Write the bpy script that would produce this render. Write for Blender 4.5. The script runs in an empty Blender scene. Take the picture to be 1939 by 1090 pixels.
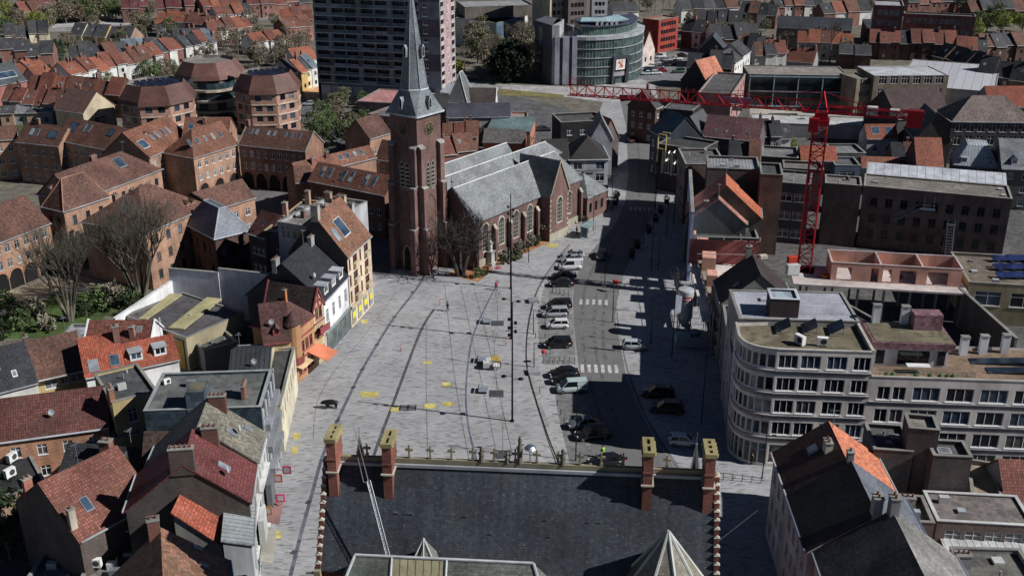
import bpy, bmesh, math, random
from mathutils import Vector, Matrix
R=random.Random(7); PI=math.pi; rad=math.radians
SC=bpy.context.scene; COL=SC.collection
# ---------------- camera ----------------
FP=2000.0; TH=rad(22.42); CH=70.0
cam=bpy.data.objects.new('camera',bpy.data.cameras.new('camera')); COL.objects.link(cam); SC.camera=cam
cam.location=(0,0,CH); cam.rotation_euler=(PI/2-TH,0,0)
cam.data.sensor_width=36; cam.data.lens=36*FP/1939; cam.data.clip_start=1; cam.data.clip_end=6000
# ---------------- sky, sun, exposure ----------------
SAZ=rad(-14.5); SEL=rad(38)
w=bpy.data.worlds.new('World'); SC.world=w; w.use_nodes=True
nt=w.node_tree; nt.nodes.clear()
sk=nt.nodes.new('ShaderNodeTexSky'); sk.sky_type='NISHITA'; sk.sun_disc=False; sk.sun_elevation=SEL
sk.sun_rotation=PI/2-SAZ; sk.air_density=0.5; sk.altitude=1500; sk.dust_density=0.0; sk.ozone_density=1.5
bg=nt.nodes.new('ShaderNodeBackground'); bg.inputs['Strength'].default_value=0.05
wo=nt.nodes.new('ShaderNodeOutputWorld'); nt.links.new(sk.outputs[0],bg.inputs[0]); nt.links.new(bg.outputs[0],wo.inputs[0])
sd=bpy.data.lights.new('sun','SUN'); sd.energy=5.0; sd.angle=rad(.5); sd.color=(1,.985,.96)
so=bpy.data.objects.new('sun',sd); COL.objects.link(so)
sv=Vector((math.cos(SEL)*math.cos(SAZ),math.cos(SEL)*math.sin(SAZ),math.sin(SEL)))
so.rotation_euler=sv.to_track_quat('Z','Y').to_euler(); so.location=(100,-50,150)
SC.view_settings.view_transform='Standard'; SC.view_settings.look='None'
SC.view_settings.exposure=0.0; SC.view_settings.gamma=1
SC.cycles.max_bounces=4; SC.cycles.diffuse_bounces=1
# ---------------- pixel -> world (photo pixels, at a height) ----------------
def W(px,py,z=0.0):
    x=(px-969.5)/FP; y=(545-py)/FP
    d=Vector((x, math.cos(TH)+y*math.sin(TH), -math.sin(TH)+y*math.cos(TH)))
    t=(z-CH)/d.z
    return Vector((d.x*t,d.y*t,z))
def V2(p): return Vector((p[0],p[1]))
# ---------------- materials ----------------
MC={}
def nodes(name,rough=.8,spec=.3,metal=0):
    m=bpy.data.materials.new(name); m.use_nodes=True; n=m.node_tree.nodes; l=m.node_tree.links
    b=n['Principled BSDF']; b.inputs['Roughness'].default_value=rough; b.inputs['Specular IOR Level'].default_value=spec
    b.inputs['Metallic'].default_value=metal
    return m,n,l,b
def mul(c,k): return (min(1,c[0]*k),min(1,c[1]*k),min(1,c[2]*k),1)
def M(kind,c,rough=None,var=1.0,s=1.0):
    key=(kind,tuple(round(x,3) for x in c),rough,var,s)
    if key in MC: return MC[key]
    rg={'plain':.85,'tile':.75,'pan':.7,'slate':.55,'hall':.6,'brick':.9,'seam':.45,'flat':.92,'glass':.12,'paint':.35,'pave':.85,'asph':.9,'grass':.95,'metal':.4,'leaf':.8}[kind] if rough is None else rough
    m,n,l,b=nodes(kind,rg,.5 if kind in('glass','paint') else .25,.9 if kind=='metal' else 0)
    tc=n.new('ShaderNodeTexCoord'); oi=n.new('ShaderNodeObjectInfo')
    def noise(scale,detail=3,src='Object',seed=True,stretch=None):
        t=n.new('ShaderNodeTexNoise'); t.inputs['Scale'].default_value=scale; t.inputs['Detail'].default_value=detail
        vec=tc.outputs[src]
        if seed or stretch:
            mp=n.new('ShaderNodeMapping'); l.new(vec,mp.inputs[0]); vec=mp.outputs[0]
            if stretch: mp.inputs['Scale'].default_value=stretch
            if seed:
                k=n.new('ShaderNodeVectorMath'); k.operation='SCALE'; k.inputs[0].default_value=(97,53,31)
                l.new(oi.outputs['Random'],k.inputs['Scale']); l.new(k.outputs[0],mp.inputs['Location'])
        l.new(vec,t.inputs['Vector']); return t.outputs['Fac']
    def rng(f,a,bb,lo=.3,hi=.7):
        r=n.new('ShaderNodeMapRange'); r.inputs[1].default_value=lo; r.inputs[2].default_value=hi
        r.inputs[3].default_value=a; r.inputs[4].default_value=bb; l.new(f,r.inputs[0]); return r.outputs[0]
    def scale(col,f):
        v=n.new('ShaderNodeVectorMath'); v.operation='SCALE'
        if isinstance(col,(tuple,list)): v.inputs[0].default_value=tuple(col)[:3]
        else: l.new(col,v.inputs[0])
        l.new(f,v.inputs['Scale']); return v.outputs[0]
    def mix(f,a,bb):
        x=n.new('ShaderNodeMix'); x.data_type='RGBA'
        if isinstance(f,float): x.inputs[0].default_value=f
        else: l.new(f,x.inputs[0])
        for q,i in ((a,6),(bb,7)):
            if isinstance(q,(tuple,list)): x.inputs[i].default_value=(*q[:3],1)
            else: l.new(q,x.inputs[i])
        return x.outputs[2]
    def bump(h,st=.3,d=.05):
        q=n.new('ShaderNodeBump'); q.inputs['Strength'].default_value=st; q.inputs['Distance'].default_value=d
        l.new(h,q.inputs['Height']); l.new(q.outputs[0],b.inputs['Normal'])
    def bricks(c1,c2,mo,bw,bh,mort,src='UV',off=.5,bias=0.):
        t=n.new('ShaderNodeTexBrick'); t.inputs['Color1'].default_value=(*c1[:3],1); t.inputs['Color2'].default_value=(*c2[:3],1)
        t.inputs['Mortar'].default_value=(*mo[:3],1); t.inputs['Scale'].default_value=1; t.inputs['Brick Width'].default_value=bw
        t.inputs['Row Height'].default_value=bh; t.inputs['Mortar Size'].default_value=mort; t.offset=off; t.inputs['Bias'].default_value=bias
        l.new(tc.outputs[src],t.inputs['Vector']); return t
    rv=n.new('ShaderNodeMapRange'); l.new(oi.outputs['Random'],rv.inputs[0]); rv.inputs[3].default_value=.80 if kind in('tile','pan','brick','slate') else .93; rv.inputs[4].default_value=1.16 if kind in('tile','pan','brick','slate') else 1.05
    bg0=rng(noise(.25*s,4),1-.28*var,1+.25*var); mm=n.new('ShaderNodeMath'); mm.operation='MULTIPLY'; l.new(bg0,mm.inputs[0]); l.new(rv.outputs[0],mm.inputs[1]); big=mm.outputs[0]; fine=rng(noise(3*s,4),1-.18*var,1+.18*var)
    if kind in('plain',):
        st=rng(noise(1.2,3,stretch=(1,1,.15)),1-.15*var,1+.1*var)
        l.new(scale(scale(c,big),st),b.inputs['Base Color'])
    elif kind in('flat','asph'):
        p=rng(noise(.9,6,seed=True),0.,1.,.45,.62); q=mix(p,scale(c,big),mul(c,1-.35*var))
        x=scale(q,fine); l.new(x,b.inputs['Base Color']); bump(noise(6,3),.25,.03)
    elif kind=='grass':
        p=rng(noise(.35,6,seed=False),0.,1.); q=mix(p,mul(c,1.5),(c[0]*.9,c[1]*.6,c[2]*.9)); l.new(scale(q,rng(noise(4,4),.6,1.35)),b.inputs['Base Color']); bump(noise(3,4),.8,.3)
    elif kind=='leaf':
        x=scale(c,rng(noise(.8,3),.55,1.5)); l.new(x,b.inputs['Base Color'])
    elif kind in('tile','pan','slate'):
        bw,bh,mo=((.32,.34,.02) if kind=='tile' else (.27,.36,.045) if kind=='pan' else (.35,.22,.012))
        a,bb=(mul(c,.62),mul(c,1.4)) if kind!='slate' else (mul(c,.8),mul(c,1.25))
        t=bricks(a,bb,mul(c,.52 if kind=='pan' else .6),bw*s,bh*s,mo,off=0. if kind=='pan' else .5)
        mossy=rng(noise(.5,6,stretch=(1,1,.4)),0.,.45*var,.5,.72); moss=(c[0]*.45+.035,c[1]*.6+.035,c[2]*.6+.025)
        q=mix(mossy,t.outputs['Color'],moss); x=scale(scale(q,big),fine); l.new(x,b.inputs['Base Color'])
        bump(t.outputs['Fac'],-.5 if kind!='slate' else -.2,.03)
    elif kind=='hall':
        t=bricks(mul(c,.82),mul(c,1.22),mul(c,.6),.3,.2,.012); sp=rng(noise(7,1),0.,.8,.70,.76); stk=rng(noise(.8,4,src='UV',stretch=(3.,.12,1)),.82,1.2)
        gm=rng(noise(.35,5),0.,.5,.58,.75); q=mix(gm,t.outputs['Color'],(.05,.055,.04)); q=mix(sp,q,(.22,.21,.20)); l.new(scale(scale(scale(q,stk),bg0),fine),b.inputs['Base Color']); bump(t.outputs['Fac'],-.3,.02)
    elif kind=='brick':
        t=bricks(mul(c,.7),mul(c,1.25),(c[0]*.55+.06,c[1]*.55+.06,c[2]*.55+.06),.24*s,.08*s,.008)
        st=rng(noise(1.0,4,stretch=(1,1,.3)),.82,1.15); x=scale(scale(t.outputs['Color'],big),st); l.new(x,b.inputs['Base Color']); bump(t.outputs['Fac'],-.2,.01)
    elif kind=='seam':
        t=bricks(mul(c,.92),mul(c,1.08),mul(c,.3),.62*s,40,.035,off=0.)
        x=scale(scale(t.outputs['Color'],big),fine); l.new(x,b.inputs['Base Color']); bump(t.outputs['Fac'],.6,.04)
    elif kind=='glass':
        f=rng(noise(.6,2),.5,1.5); l.new(scale(c,f),b.inputs['Base Color'])
    elif kind=='pave':
        mp=n.new('ShaderNodeMapping'); l.new(tc.outputs['Object'],mp.inputs[0]); mp.inputs['Rotation'].default_value=(0,0,rad(-3))
        t=bricks(mul(c,.94),mul(c,1.06),mul(c,.85),.7,.2,.01); l.new(mp.outputs[0],t.inputs['Vector'])
        t2=bricks((0,0,0),(1,1,1),(.6,.6,.6),.7,.2,.0,bias=-.0); l.new(mp.outputs[0],t2.inputs['Vector'])
        dk=rng(t2.outputs['Color'],.62,1.,.03,.2); dk2=rng(t2.outputs['Color'],1.,1.12,.75,.95)
        bl=rng(noise(.12,6,seed=False),.89,1.07,.36,.64); st=rng(noise(.5,4,seed=False,stretch=(.6,1,1)),.93,1.05)
        spot=rng(noise(.9,2,seed=False),1.,.84,.66,.74); x=scale(scale(scale(scale(scale(t.outputs['Color'],dk),dk2),bl),st),spot); l.new(x,b.inputs['Base Color']); bump(t.outputs['Fac'],-.15,.01)
    elif kind=='metal':
        l.new(scale(c,rng(noise(2,3),.85,1.1)),b.inputs['Base Color'])
    else:
        b.inputs['Base Color'].default_value=(*c[:3],1)
        if kind=='paint': b.inputs['Coat Weight'].default_value=.4; b.inputs['Coat Roughness'].default_value=.1
    MC[key]=m; return m
# colours
ORB=(.40,.235,.16); TERR=(.118,.060,.047); ORANGE=(.36,.105,.055); BRICK=(.25,.12,.095); DBR=(.12,.065,.05); BRN=(.15,.07,.052)
SLATE=(.075,.083,.095); DSL=(.035,.042,.055); WHITE=(.75,.75,.75); CREAM=(.62,.55,.40); YEL=(.62,.42,.17); GRY=(.26,.26,.27); CONC=(.38,.37,.35)
BLK=(.02,.02,.024); TAN=(.30,.25,.18); PINK=(.55,.30,.24); MAROON=(.15,.045,.045)
def mw(c): return M('paint',c,.5)
GL=[M('glass',(.010,.014,.020)),M('glass',(.045,.07,.105)),M('glass',(.022,.028,.032)),M('glass',(.16,.17,.18),.3),M('glass',(.34,.33,.31),.4),M('glass',(.09,.08,.075),.25)]
FRW=mw((.72,.72,.72)); FRD=mw((.05,.05,.055)); ZINC=M('plain',(.36,.38,.41),.5); LEAD=M('plain',(.2,.21,.23),.5); COPE=M('plain',(.25,.245,.225))
P2=M('plain',(.5,.5,.5))
# ---------------- mesh helpers ----------------
class MB:
    def __init__(s): s.v=[]; s.f=[]; s.m=[]; s.uv=[]
    def poly(s,pts,mi=0,uv=None):
        k=len(s.v); s.v+= [tuple(p) for p in pts]; s.f.append(tuple(range(k,k+len(pts)))); s.m.append(mi)
        if uv is None:
            a=Vector(pts[0]); u=(Vector(pts[1])-a)
            nrm=Vector((0,0,0))
            for i in range(len(pts)): nrm+= (Vector(pts[i])-a).cross(Vector(pts[(i+1)%len(pts)])-a)
            if nrm.length<1e-9: nrm=Vector((0,0,1))
            nrm.normalize()
            if abs(nrm.z)>.98: U=Vector((1,0,0)); V=Vector((0,1,0))
            else: U=Vector((0,0,1)).cross(nrm).normalized(); V=nrm.cross(U)
            uv=[(Vector(p).dot(U),Vector(p).dot(V)) for p in pts]
        s.uv+=uv
    def box(s,x0,y0,z0,x1,y1,z1,mi=0,skip=''):
        p=[(x0,y0,z0),(x1,y0,z0),(x1,y1,z0),(x0,y1,z0),(x0,y0,z1),(x1,y0,z1),(x1,y1,z1),(x0,y1,z1)]
        for nm,q in (('d',(0,3,2,1)),('t',(4,5,6,7)),('f',(0,1,5,4)),('r',(1,2,6,5)),('b',(2,3,7,6)),('l',(3,0,4,7))):
            if nm not in skip: s.poly([p[i] for i in q],mi)
    def bar(s,a,b,r,mi=0,n=4,r2=None,cap=True):
        a=Vector(a); b=Vector(b); d=(b-a)
        if d.length<1e-6: return
        d.normalize(); u=d.orthogonal().normalized() if abs(d.z)>.95 else Vector((0,0,1)).cross(d).normalized(); v=d.cross(u); r2=r if r2 is None else r2
        A=[];B=[]
        for i in range(n):
            t=2*PI*(i+.5)/n; o=u*math.cos(t)+v*math.sin(t); A.append(a+o*r); B.append(b+o*r2)
        for i in range(n):
            j=(i+1)%n; s.poly([A[i],A[j],B[j],B[i]],mi)
        if cap:
            s.poly(B,mi); s.poly(A[::-1],mi)
    def prism(s,pts,z0,z1,mi=0,mt=None,bot=False):
        n=len(pts)
        ar=sum(pts[i][0]*pts[(i+1)%n][1]-pts[(i+1)%n][0]*pts[i][1] for i in range(n))
        if ar<0: pts=pts[::-1]
        acc=0
        for i in range(n):
            a=pts[i]; b=pts[(i+1)%n]; L=math.hypot(b[0]-a[0],b[1]-a[1])
            s.poly([(a[0],a[1],z0),(b[0],b[1],z0),(b[0],b[1],z1),(a[0],a[1],z1)],mi,[(acc,z0),(acc+L,z0),(acc+L,z1),(acc,z1)]); acc+=L
        s.poly([(p[0],p[1],z1) for p in pts],mi if mt is None else mt)
        if bot: s.poly([(p[0],p[1],z0) for p in pts[::-1]],mi)
    def lathe(s,prof,cx,cy,n=12,mi=0):
        for (r0,z0),(r1,z1) in zip(prof,prof[1:]):
            for i in range(n):
                a=2*PI*i/n; b=2*PI*(i+1)/n
                q=[(cx+r0*math.cos(a),cy+r0*math.sin(a),z0),(cx+r0*math.cos(b),cy+r0*math.sin(b),z0),(cx+r1*math.cos(b),cy+r1*math.sin(b),z1),(cx+r1*math.cos(a),cy+r1*math.sin(a),z1)]
                if r0<1e-5: q=[q[0],q[2],q[3]]
                elif r1<1e-5: q=q[:3]
                s.poly(q,mi)
    def slab(s,polys,t,mi=0,ms=None):
        ms=mi if ms is None else ms
        E={}
        k=lambda p:(round(p[0],3),round(p[1],3),round(p[2],3))
        for P in polys:
            s.poly(P,mi); s.poly([(p[0],p[1],p[2]-t) for p in P[::-1]],ms)
            for i in range(len(P)):
                a,b=k(P[i]),k(P[(i+1)%len(P)])
                if (b,a) in E: del E[(b,a)]
                else: E[(a,b)]=1
        for a,b in E: s.poly([(a[0],a[1],a[2]-t),(b[0],b[1],b[2]-t),b,a],ms)
    def mesh(s,name,mats,smooth=False):
        me=bpy.data.meshes.new(name); me.from_pydata(s.v,[],s.f)
        for m in mats: me.materials.append(m)
        me.polygons.foreach_set('material_index',s.m)
        ul=me.uv_layers.new(name='UVMap'); ul.data.foreach_set('uv',[c for q in s.uv for c in q])
        if smooth:
            bm=bmesh.new(); bm.from_mesh(me); bmesh.ops.remove_doubles(bm,verts=bm.verts,dist=1e-4); bm.to_mesh(me); bm.free()
            me.polygons.foreach_set('use_smooth',[True]*len(me.polygons))
        me.update(); return me
    def obj(s,name,mats,parent=None,loc=None,rz=None,smooth=False):
        if not isinstance(mats,(list,tuple)): mats=[mats]
        o=bpy.data.objects.new(name,s.mesh(name,mats,smooth)); COL.objects.link(o)
        if parent: o.parent=parent
        if loc: o.location=loc
        if rz is not None: o.rotation_euler=(0,0,rz)
        return o
def tag(o,label=None,cat=None,group=None,kind=None):
    if label: o['label']=label
    if cat: o['category']=cat
    if group: o['group']=group
    if kind: o['kind']=kind
    return o
def thing(name,label,cat,loc=(0,0,0),rz=0,group=None):
    o=bpy.data.objects.new(name,None); COL.objects.link(o); o.location=loc; o.rotation_euler=(0,0,rz); o.empty_display_size=.5
    if len(label.split())>16: print('LONG',len(label.split()),label)
    return tag(o,label,cat,group)
def inst(name,me,parent,loc=(0,0,0),rz=0,sc=None):
    o=bpy.data.objects.new(name,me); COL.objects.link(o); o.parent=parent; o.location=loc; o.rotation_euler=(0,0,rz)
    if sc: o.scale=sc
    return o
KIDS={}
def ctree(o,parent=None):
    c=o.copy(); COL.objects.link(c)
    if parent: c.parent=parent
    for ch in o.children: ctree(ch,c)
    return c
ORD=['first','second','third','fourth','fifth','sixth','seventh','eighth','ninth','tenth','eleventh','twelfth','thirteenth','fourteenth','fifteenth','sixteenth','seventeenth','eighteenth','nineteenth','twentieth']
def ordn(i): return ORD[i] if i<20 else 'number %d'%(i+1)
# ---------------- windows ----------------
WC={}
def win_mesh(w,h,style,arch=False):
    key=(round(w,2),round(h,2),style,arch)
    if key in WC: return WC[key]
    pane=MB(); fr=MB(); y=.12
    pane.poly([(-w/2,y,0),(w/2,y,0),(w/2,y,h),(-w/2,y,h)])
    t=.09 if '3' in style else .07; fr.box(-w/2,y-.06,0,-w/2+t,y-.005,h); fr.box(w/2-t,y-.06,0,w/2,y-.005,h); fr.box(-w/2+t,y-.06,0,w/2-t,y-.005,t); fr.box(-w/2+t,y-.06,h-t,w/2-t,y-.005,h)
    if 'x' in style or 'd' in style: fr.box(-w/2+t,y-.05,h*.68,w/2-t,y-.008,h*.68+.06)
    n=3 if '3' in style else 2 if ('x' in style or '2' in style) else 1
    for i in range(1,n): fr.box(-w/2+w*i/n-.04,y-.055,t,-w/2+w*i/n+.04,y-.006,h-t)
    if 's' in style: fr.box(-w/2-.08,-.08,-.09,w/2+.08,.10,-.002)
    WC[key]=(pane.mesh('pane',[GL[0]]),fr.mesh('frame',[FRW]))
    WC[key]=([pane.mesh('pane',[g]) for g in GL], {})
    WC[key][1]['fr']=fr
    return WC[key]
def window(parent,w,h,loc,rz,style='xs',frame=FRW,detail=True,glass=None):
    P,F=win_mesh(w,h,style)
    g=R.choices((0,1,2,3,4,5),(30,22,16,10,8,14))[0] if glass is None else glass
    o=inst('window',P[g],parent,loc,rz)
    if detail:
        if frame.name not in F: F[frame.name]=F['fr'].mesh('frame',[frame])
        inst('frame',F[frame.name],o)
    return o
# ---------------- walls ----------------
def wallgrid(mb,F,Ln,z0,z1,ops,mi=0,rv=.14,rmi=None):
    """F(s,z,inw)->pt ; ops: (s0,s1,za,zb)"""
    xs=sorted({0,Ln,*[o[0] for o in ops],*[o[1] for o in ops]}); zs=sorted({z0,z1,*[o[2] for o in ops],*[o[3] for o in ops]})
    if len(ops)>0:
        for i in range(len(zs)-1):
            run=None
            for j in range(len(xs)-1):
                cx=(xs[j]+xs[j+1])/2; cz=(zs[i]+zs[i+1])/2
                hole=any(o[0]<cx<o[1] and o[2]<cz<o[3] for o in ops)
                if not hole and run is None: run=xs[j]
                if hole and run is not None:
                    a,b=run,xs[j]; mb.poly([F(a,zs[i],0),F(b,zs[i],0),F(b,zs[i+1],0),F(a,zs[i+1],0)],mi,[(a,zs[i]),(b,zs[i]),(b,zs[i+1]),(a,zs[i+1])]); run=None
            if run is not None:
                a,b=run,Ln; mb.poly([F(a,zs[i],0),F(b,zs[i],0),F(b,zs[i+1],0),F(a,zs[i+1],0)],mi,[(a,zs[i]),(b,zs[i]),(b,zs[i+1]),(a,zs[i+1])])
    else: mb.poly([F(0,z0,0),F(Ln,z0,0),F(Ln,z1,0),F(0,z1,0)],mi,[(0,z0),(Ln,z0),(Ln,z1),(0,z1)])
    r=mi if rmi is None else rmi
    for a,b,c,d in ops:
        mb.poly([F(a,c,0),F(a,d,0),F(a,d,rv),F(a,c,rv)],r); mb.poly([F(b,c,0),F(b,c,rv),F(b,d,rv),F(b,d,0)],r)
        mb.poly([F(a,c,0),F(a,c,rv),F(b,c,rv),F(b,c,0)],r); mb.poly([F(a,d,0),F(b,d,0),F(b,d,rv),F(a,d,rv)],r)
def sides(L,D):
    return {'f':(Vector((0,0)),Vector((1,0)),L,0),'r':(Vector((L,0)),Vector((0,1)),D,PI/2),'b':(Vector((L,D)),Vector((-1,0)),L,PI),'l':(Vector((0,D)),Vector((0,-1)),D,-PI/2)}
def SF(sd):
    o,d,_,_=sd; iw=Vector((-d.y,d.x))
    def F(s,z,i):
        q=o+d*s+iw*i; return (q.x,q.y,z)
    return F
def grid_ops(Ln,nc,nr,w,h,zf,dz,mg=.6,skip=()):
    ops=[]
    if nc<1: return ops
    st=(Ln-2*mg)/nc
    w=min(w,st*.85)
    for r in range(nr):
        for c in range(nc):
            if (c,r) in skip: continue
            x=mg+st*(c+.5); ops.append((x-w/2,x+w/2,zf+dz*r,zf+dz*r+h))
    return ops
# ---------------- generic house ----------------
def frame_of(e0,e1,ez,d,rz_,roof):
    a=W(e0[0],e0[1],ez); b=W(e1[0],e1[1],ez); dv=V2(b)-V2(a); L=dv.length; u=dv/L; n=Vector((-u.y,u.x))
    if isinstance(d,tuple):
        if d[0]=='r': D=2*(V2(W(d[1],d[2],rz_))-V2(a)).dot(n)
        else: D=(V2(W(d[1],d[2],ez))-V2(a)).dot(n)
    else: D=d
    if D<0: print('NEG DEPTH',e0,e1,D); D=8
    D=max(D,2.5)
    return V2(a),u,n,L,D,math.atan2(u.y,u.x)
def house(label,e0,e1,z,d,rh=4,roof='gable',wall=None,rm=None,name='house',cat='house',win='auto',ww=1.1,wh=1.4,st='xs',fr=FRW,ch=(),sky=(),dorm=(),
          ov=.25,ez=None,base=0,gut=ZINC,ridge=None,parapet=.45,group=None,detail=None,rm2=None,wall2=None,fh=2.9,zf=None,top=None,skipside='',glass=None,hipl=True,hipr=True,inset=None,door=True,raised=False,pitch=.85):
    wall=wall or M('brick',BRICK); rm=rm or M('tile',TERR)
    ez_=z if ez is None else ez
    if isinstance(d,tuple) and d[0]=='r' and roof in('gable','hip'):
        lo,hi=.5,14.
        for _ in range(30):
            mid=(lo+hi)/2; q=W(d[1],d[2],z+mid); A_=V2(W(*e0,ez_)); B2=V2(W(*e1,ez_)); uu=(B2-A_).normalized(); vr=(V2(q)-A_).dot(Vector((-uu.y,uu.x)))
            if mid>pitch*max(vr,.01): hi=mid
            else: lo=mid
        rh=lo
        if rh<1.2 or rh>8: print('RH',label[:50],round(rh,2))
    a,u,n,L,D,ang=frame_of(e0,e1,ez_,d,z+rh,roof)
    t=thing(name,label,cat,(a.x,a.y,0),ang,group)
    dist=(a+u*L/2).length; det=(dist<300) if detail is None else detail
    S=sides(L,D); wb=MB()
    camv=-(a+u*L/2+n*D/2)
    opsd={}
    for k,sdv in S.items():
        o,dr,Ln,_=sdv
        wd=u*dr.x+n*dr.y; nrm=Vector((wd.y,-wd.x)); vis=nrm.dot(camv)>0
        ops=[]
        if win=='auto':
            if (vis or k=='f') and k not in skipside:
                nr=max(1,int((z-base-.3)/fh)); nc=max(1,int(round(Ln/2.9))); 
                ops=grid_ops(Ln,nc,nr,ww,wh,base+(.9 if zf is None else zf),fh,.5,skip=({(R.randrange(nc),0)} if nc>1 else ()))
        elif win and k in win:
            q=win[k]; ops=grid_ops(Ln,*q) if not callable(q) else q(Ln)
        ops=[q for q in ops if q[3]<z-.1]
        opsd[k]=ops
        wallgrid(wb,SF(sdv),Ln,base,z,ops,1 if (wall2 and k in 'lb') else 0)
    sl=rh/(D/2)
    if roof=='gable':
        for k in ('r','l'):
            F=SF(S[k]); wb.poly([F(0,z,0),F(D,z,0),F(D/2,z+rh,0)],1 if wall2 and k=='l' else 0,[(0,z),(D,z),(D/2,z+rh)])
    elif roof=='gablex':
        for k in ('f','b'):
            F=SF(S[k]); wb.poly([F(0,z,0),F(L,z,0),F(L/2,z+rh,0)],0,[(0,z),(L,z),(L/2,z+rh)])
        sl=rh/(L/2)
    elif roof=='shed':
        sl=rh/D
        F=SF(S['r']); wb.poly([F(0,z,0),F(D,z,0),F(D,z+rh,0)]); F=SF(S['l']); wb.poly([F(0,z+rh,0),F(0,z,0),F(D,z,0)]); F=SF(S['b']); wb.poly([F(0,z,0),F(L,z,0),F(L,z+rh,0),F(0,z+rh,0)])
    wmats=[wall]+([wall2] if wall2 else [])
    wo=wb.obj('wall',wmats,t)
    for k,ops in opsd.items():
        F=SF(S[k])
        for q in ops:
            p=F((q[0]+q[1])/2,q[2],0); window(t,q[1]-q[0],q[3]-q[2],p,S[k][3],st,fr,det,glass)
    rb=MB(); rl=[]  # ridge lines
    T=.16; zr=z+.06
    def zin(i): return zr+sl*i
    if roof=='gable':
        gz=zr-sl*ov; og=.18
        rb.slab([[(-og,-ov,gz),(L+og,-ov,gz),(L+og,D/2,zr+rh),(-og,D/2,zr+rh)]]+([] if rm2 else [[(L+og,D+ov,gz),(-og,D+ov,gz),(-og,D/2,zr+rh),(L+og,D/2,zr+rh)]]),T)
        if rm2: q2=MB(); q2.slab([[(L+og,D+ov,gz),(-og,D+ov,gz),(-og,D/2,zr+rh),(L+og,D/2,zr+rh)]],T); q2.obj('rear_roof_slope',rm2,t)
        rl=[((-og,D/2,zr+rh),(L+og,D/2,zr+rh))]
    elif roof=='gablex':
        gz=zr-sl*ov; og=.18
        rb.slab([[(-ov,D+og,gz),(-ov,-og,gz),(L/2,-og,zr+rh),(L/2,D+og,zr+rh)],[(L+ov,-og,gz),(L+ov,D+og,gz),(L/2,D+og,zr+rh),(L/2,-og,zr+rh)]],T)
        rl=[((L/2,-og,zr+rh),(L/2,D+og,zr+rh))]
    elif roof=='hip':
        gz=zr-sl*ov
        if L>=D:
            h=D/2 if inset is None else inset
            A=(h if hipl else -.18,D/2,zr+rh); B=(L-h if hipr else L+.18,D/2,zr+rh)
            if A[0]>B[0]: A=B=((A[0]+B[0])/2,D/2,zr+rh)
        else:
            sl=rh/(L/2); gz=zr-sl*ov; A=(L/2,L/2,zr+rh); B=(L/2,D-L/2,zr+rh)
        xl=-ov if (hipl or L<D) else -.18; xr=L+ov if (hipr or L<D) else L+.18
        c=[(xl,-ov,gz),(xr,-ov,gz),(xr,D+ov,gz),(xl,D+ov,gz)]
        if L>=D:
            P=[[c[0],c[1],B,A],[c[2],c[3],A,B]]
            if A==B: P=[[c[0],c[1],A],[c[2],c[3],A]]
            if hipr: P.append([c[1],c[2],B])
            else: wb2=MB(); F=SF(S['r']); wb2.poly([F(0,z,0),F(D,z,0),F(D/2,z+rh,0)]); wb2.obj('gable_wall',[wall],t)
            if hipl: P.append([c[3],c[0],A])
            else: wb2=MB(); F=SF(S['l']); wb2.poly([F(0,z,0),F(D,z,0),F(D/2,z+rh,0)]); wb2.obj('gable_wall',[wall],t)
        else: P=[[c[0],c[1],A],[c[1],c[2],B,A],[c[2],c[3],B],[c[3],c[0],A,B]]
        rb.slab(P,T); rl=[(A,B)] if A!=B else []
        for q,e,ok in ((c[0],A,1),(c[1],A if L<D else B,1),(c[2],B,1),(c[3],B if L<D else A,1)): rl.append((q,e))
    elif roof=='trunc':
        i=inset or D*.3; gz=zr-.05; sl=rh/i
        c=[(-ov,-ov,gz),(L+ov,-ov,gz),(L+ov,D+ov,gz),(-ov,D+ov,gz)]; e=[(i,i,zr+rh),(L-i,i,zr+rh),(L-i,D-i,zr+rh),(i,D-i,zr+rh)]
        rb.slab([[c[0],c[1],e[1],e[0]],[c[1],c[2],e[2],e[1]],[c[2],c[3],e[3],e[2]],[c[3],c[0],e[0],e[3]],[e[0],e[1],e[2],e[3]]],T)
        rl=[(c[k],e[k]) for k in range(4)]+[(e[k],e[(k+1)%4]) for k in range(4)]
    elif roof=='shed':
        gz=zr-sl*ov; rb.slab([[(-.15,-ov,gz),(L+.15,-ov,gz),(L+.15,D+.15,zr+rh+sl*.15),(-.15,D+.15,zr+rh+sl*.15)]],T)
    elif roof=='flat':
        sl=0; p=parapet; th=.25
        rb.box(th,th,z-p-.2,L-th,D-th,z-p,0); zr=z-p
        ib=MB()
        for k,sdv in S.items():
            F=SF(sdv); Ln=sdv[2]; ib.poly([F(th,z-p,th),F(Ln-th,z-p,th),F(Ln-th,z,th),F(th,z,th)][::-1])
        ib.obj('parapet',[wall],t)
        cb=MB(); g=.06; zt=z+.09
        cb.box(-g,-g,z+.004,L+g,th+g,zt); cb.box(-g,D-th-g,z+.004,L+g,D+g,zt); cb.box(-g,th+g,z+.004,th+g,D-th-g,zt); cb.box(L-th-g,th+g,z+.004,L+g,D-th-g,zt)
        cb.obj('coping',[top or COPE],t)
    mats=[rm]
    if ridge is not None and rl:
        mats.append(ridge)
        for A,B in rl: rb.bar(Vector(A)+Vector((0,0,.02)),Vector(B)+Vector((0,0,.02)),.11,1)
    ro=rb.obj('roof',mats,t)
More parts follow.
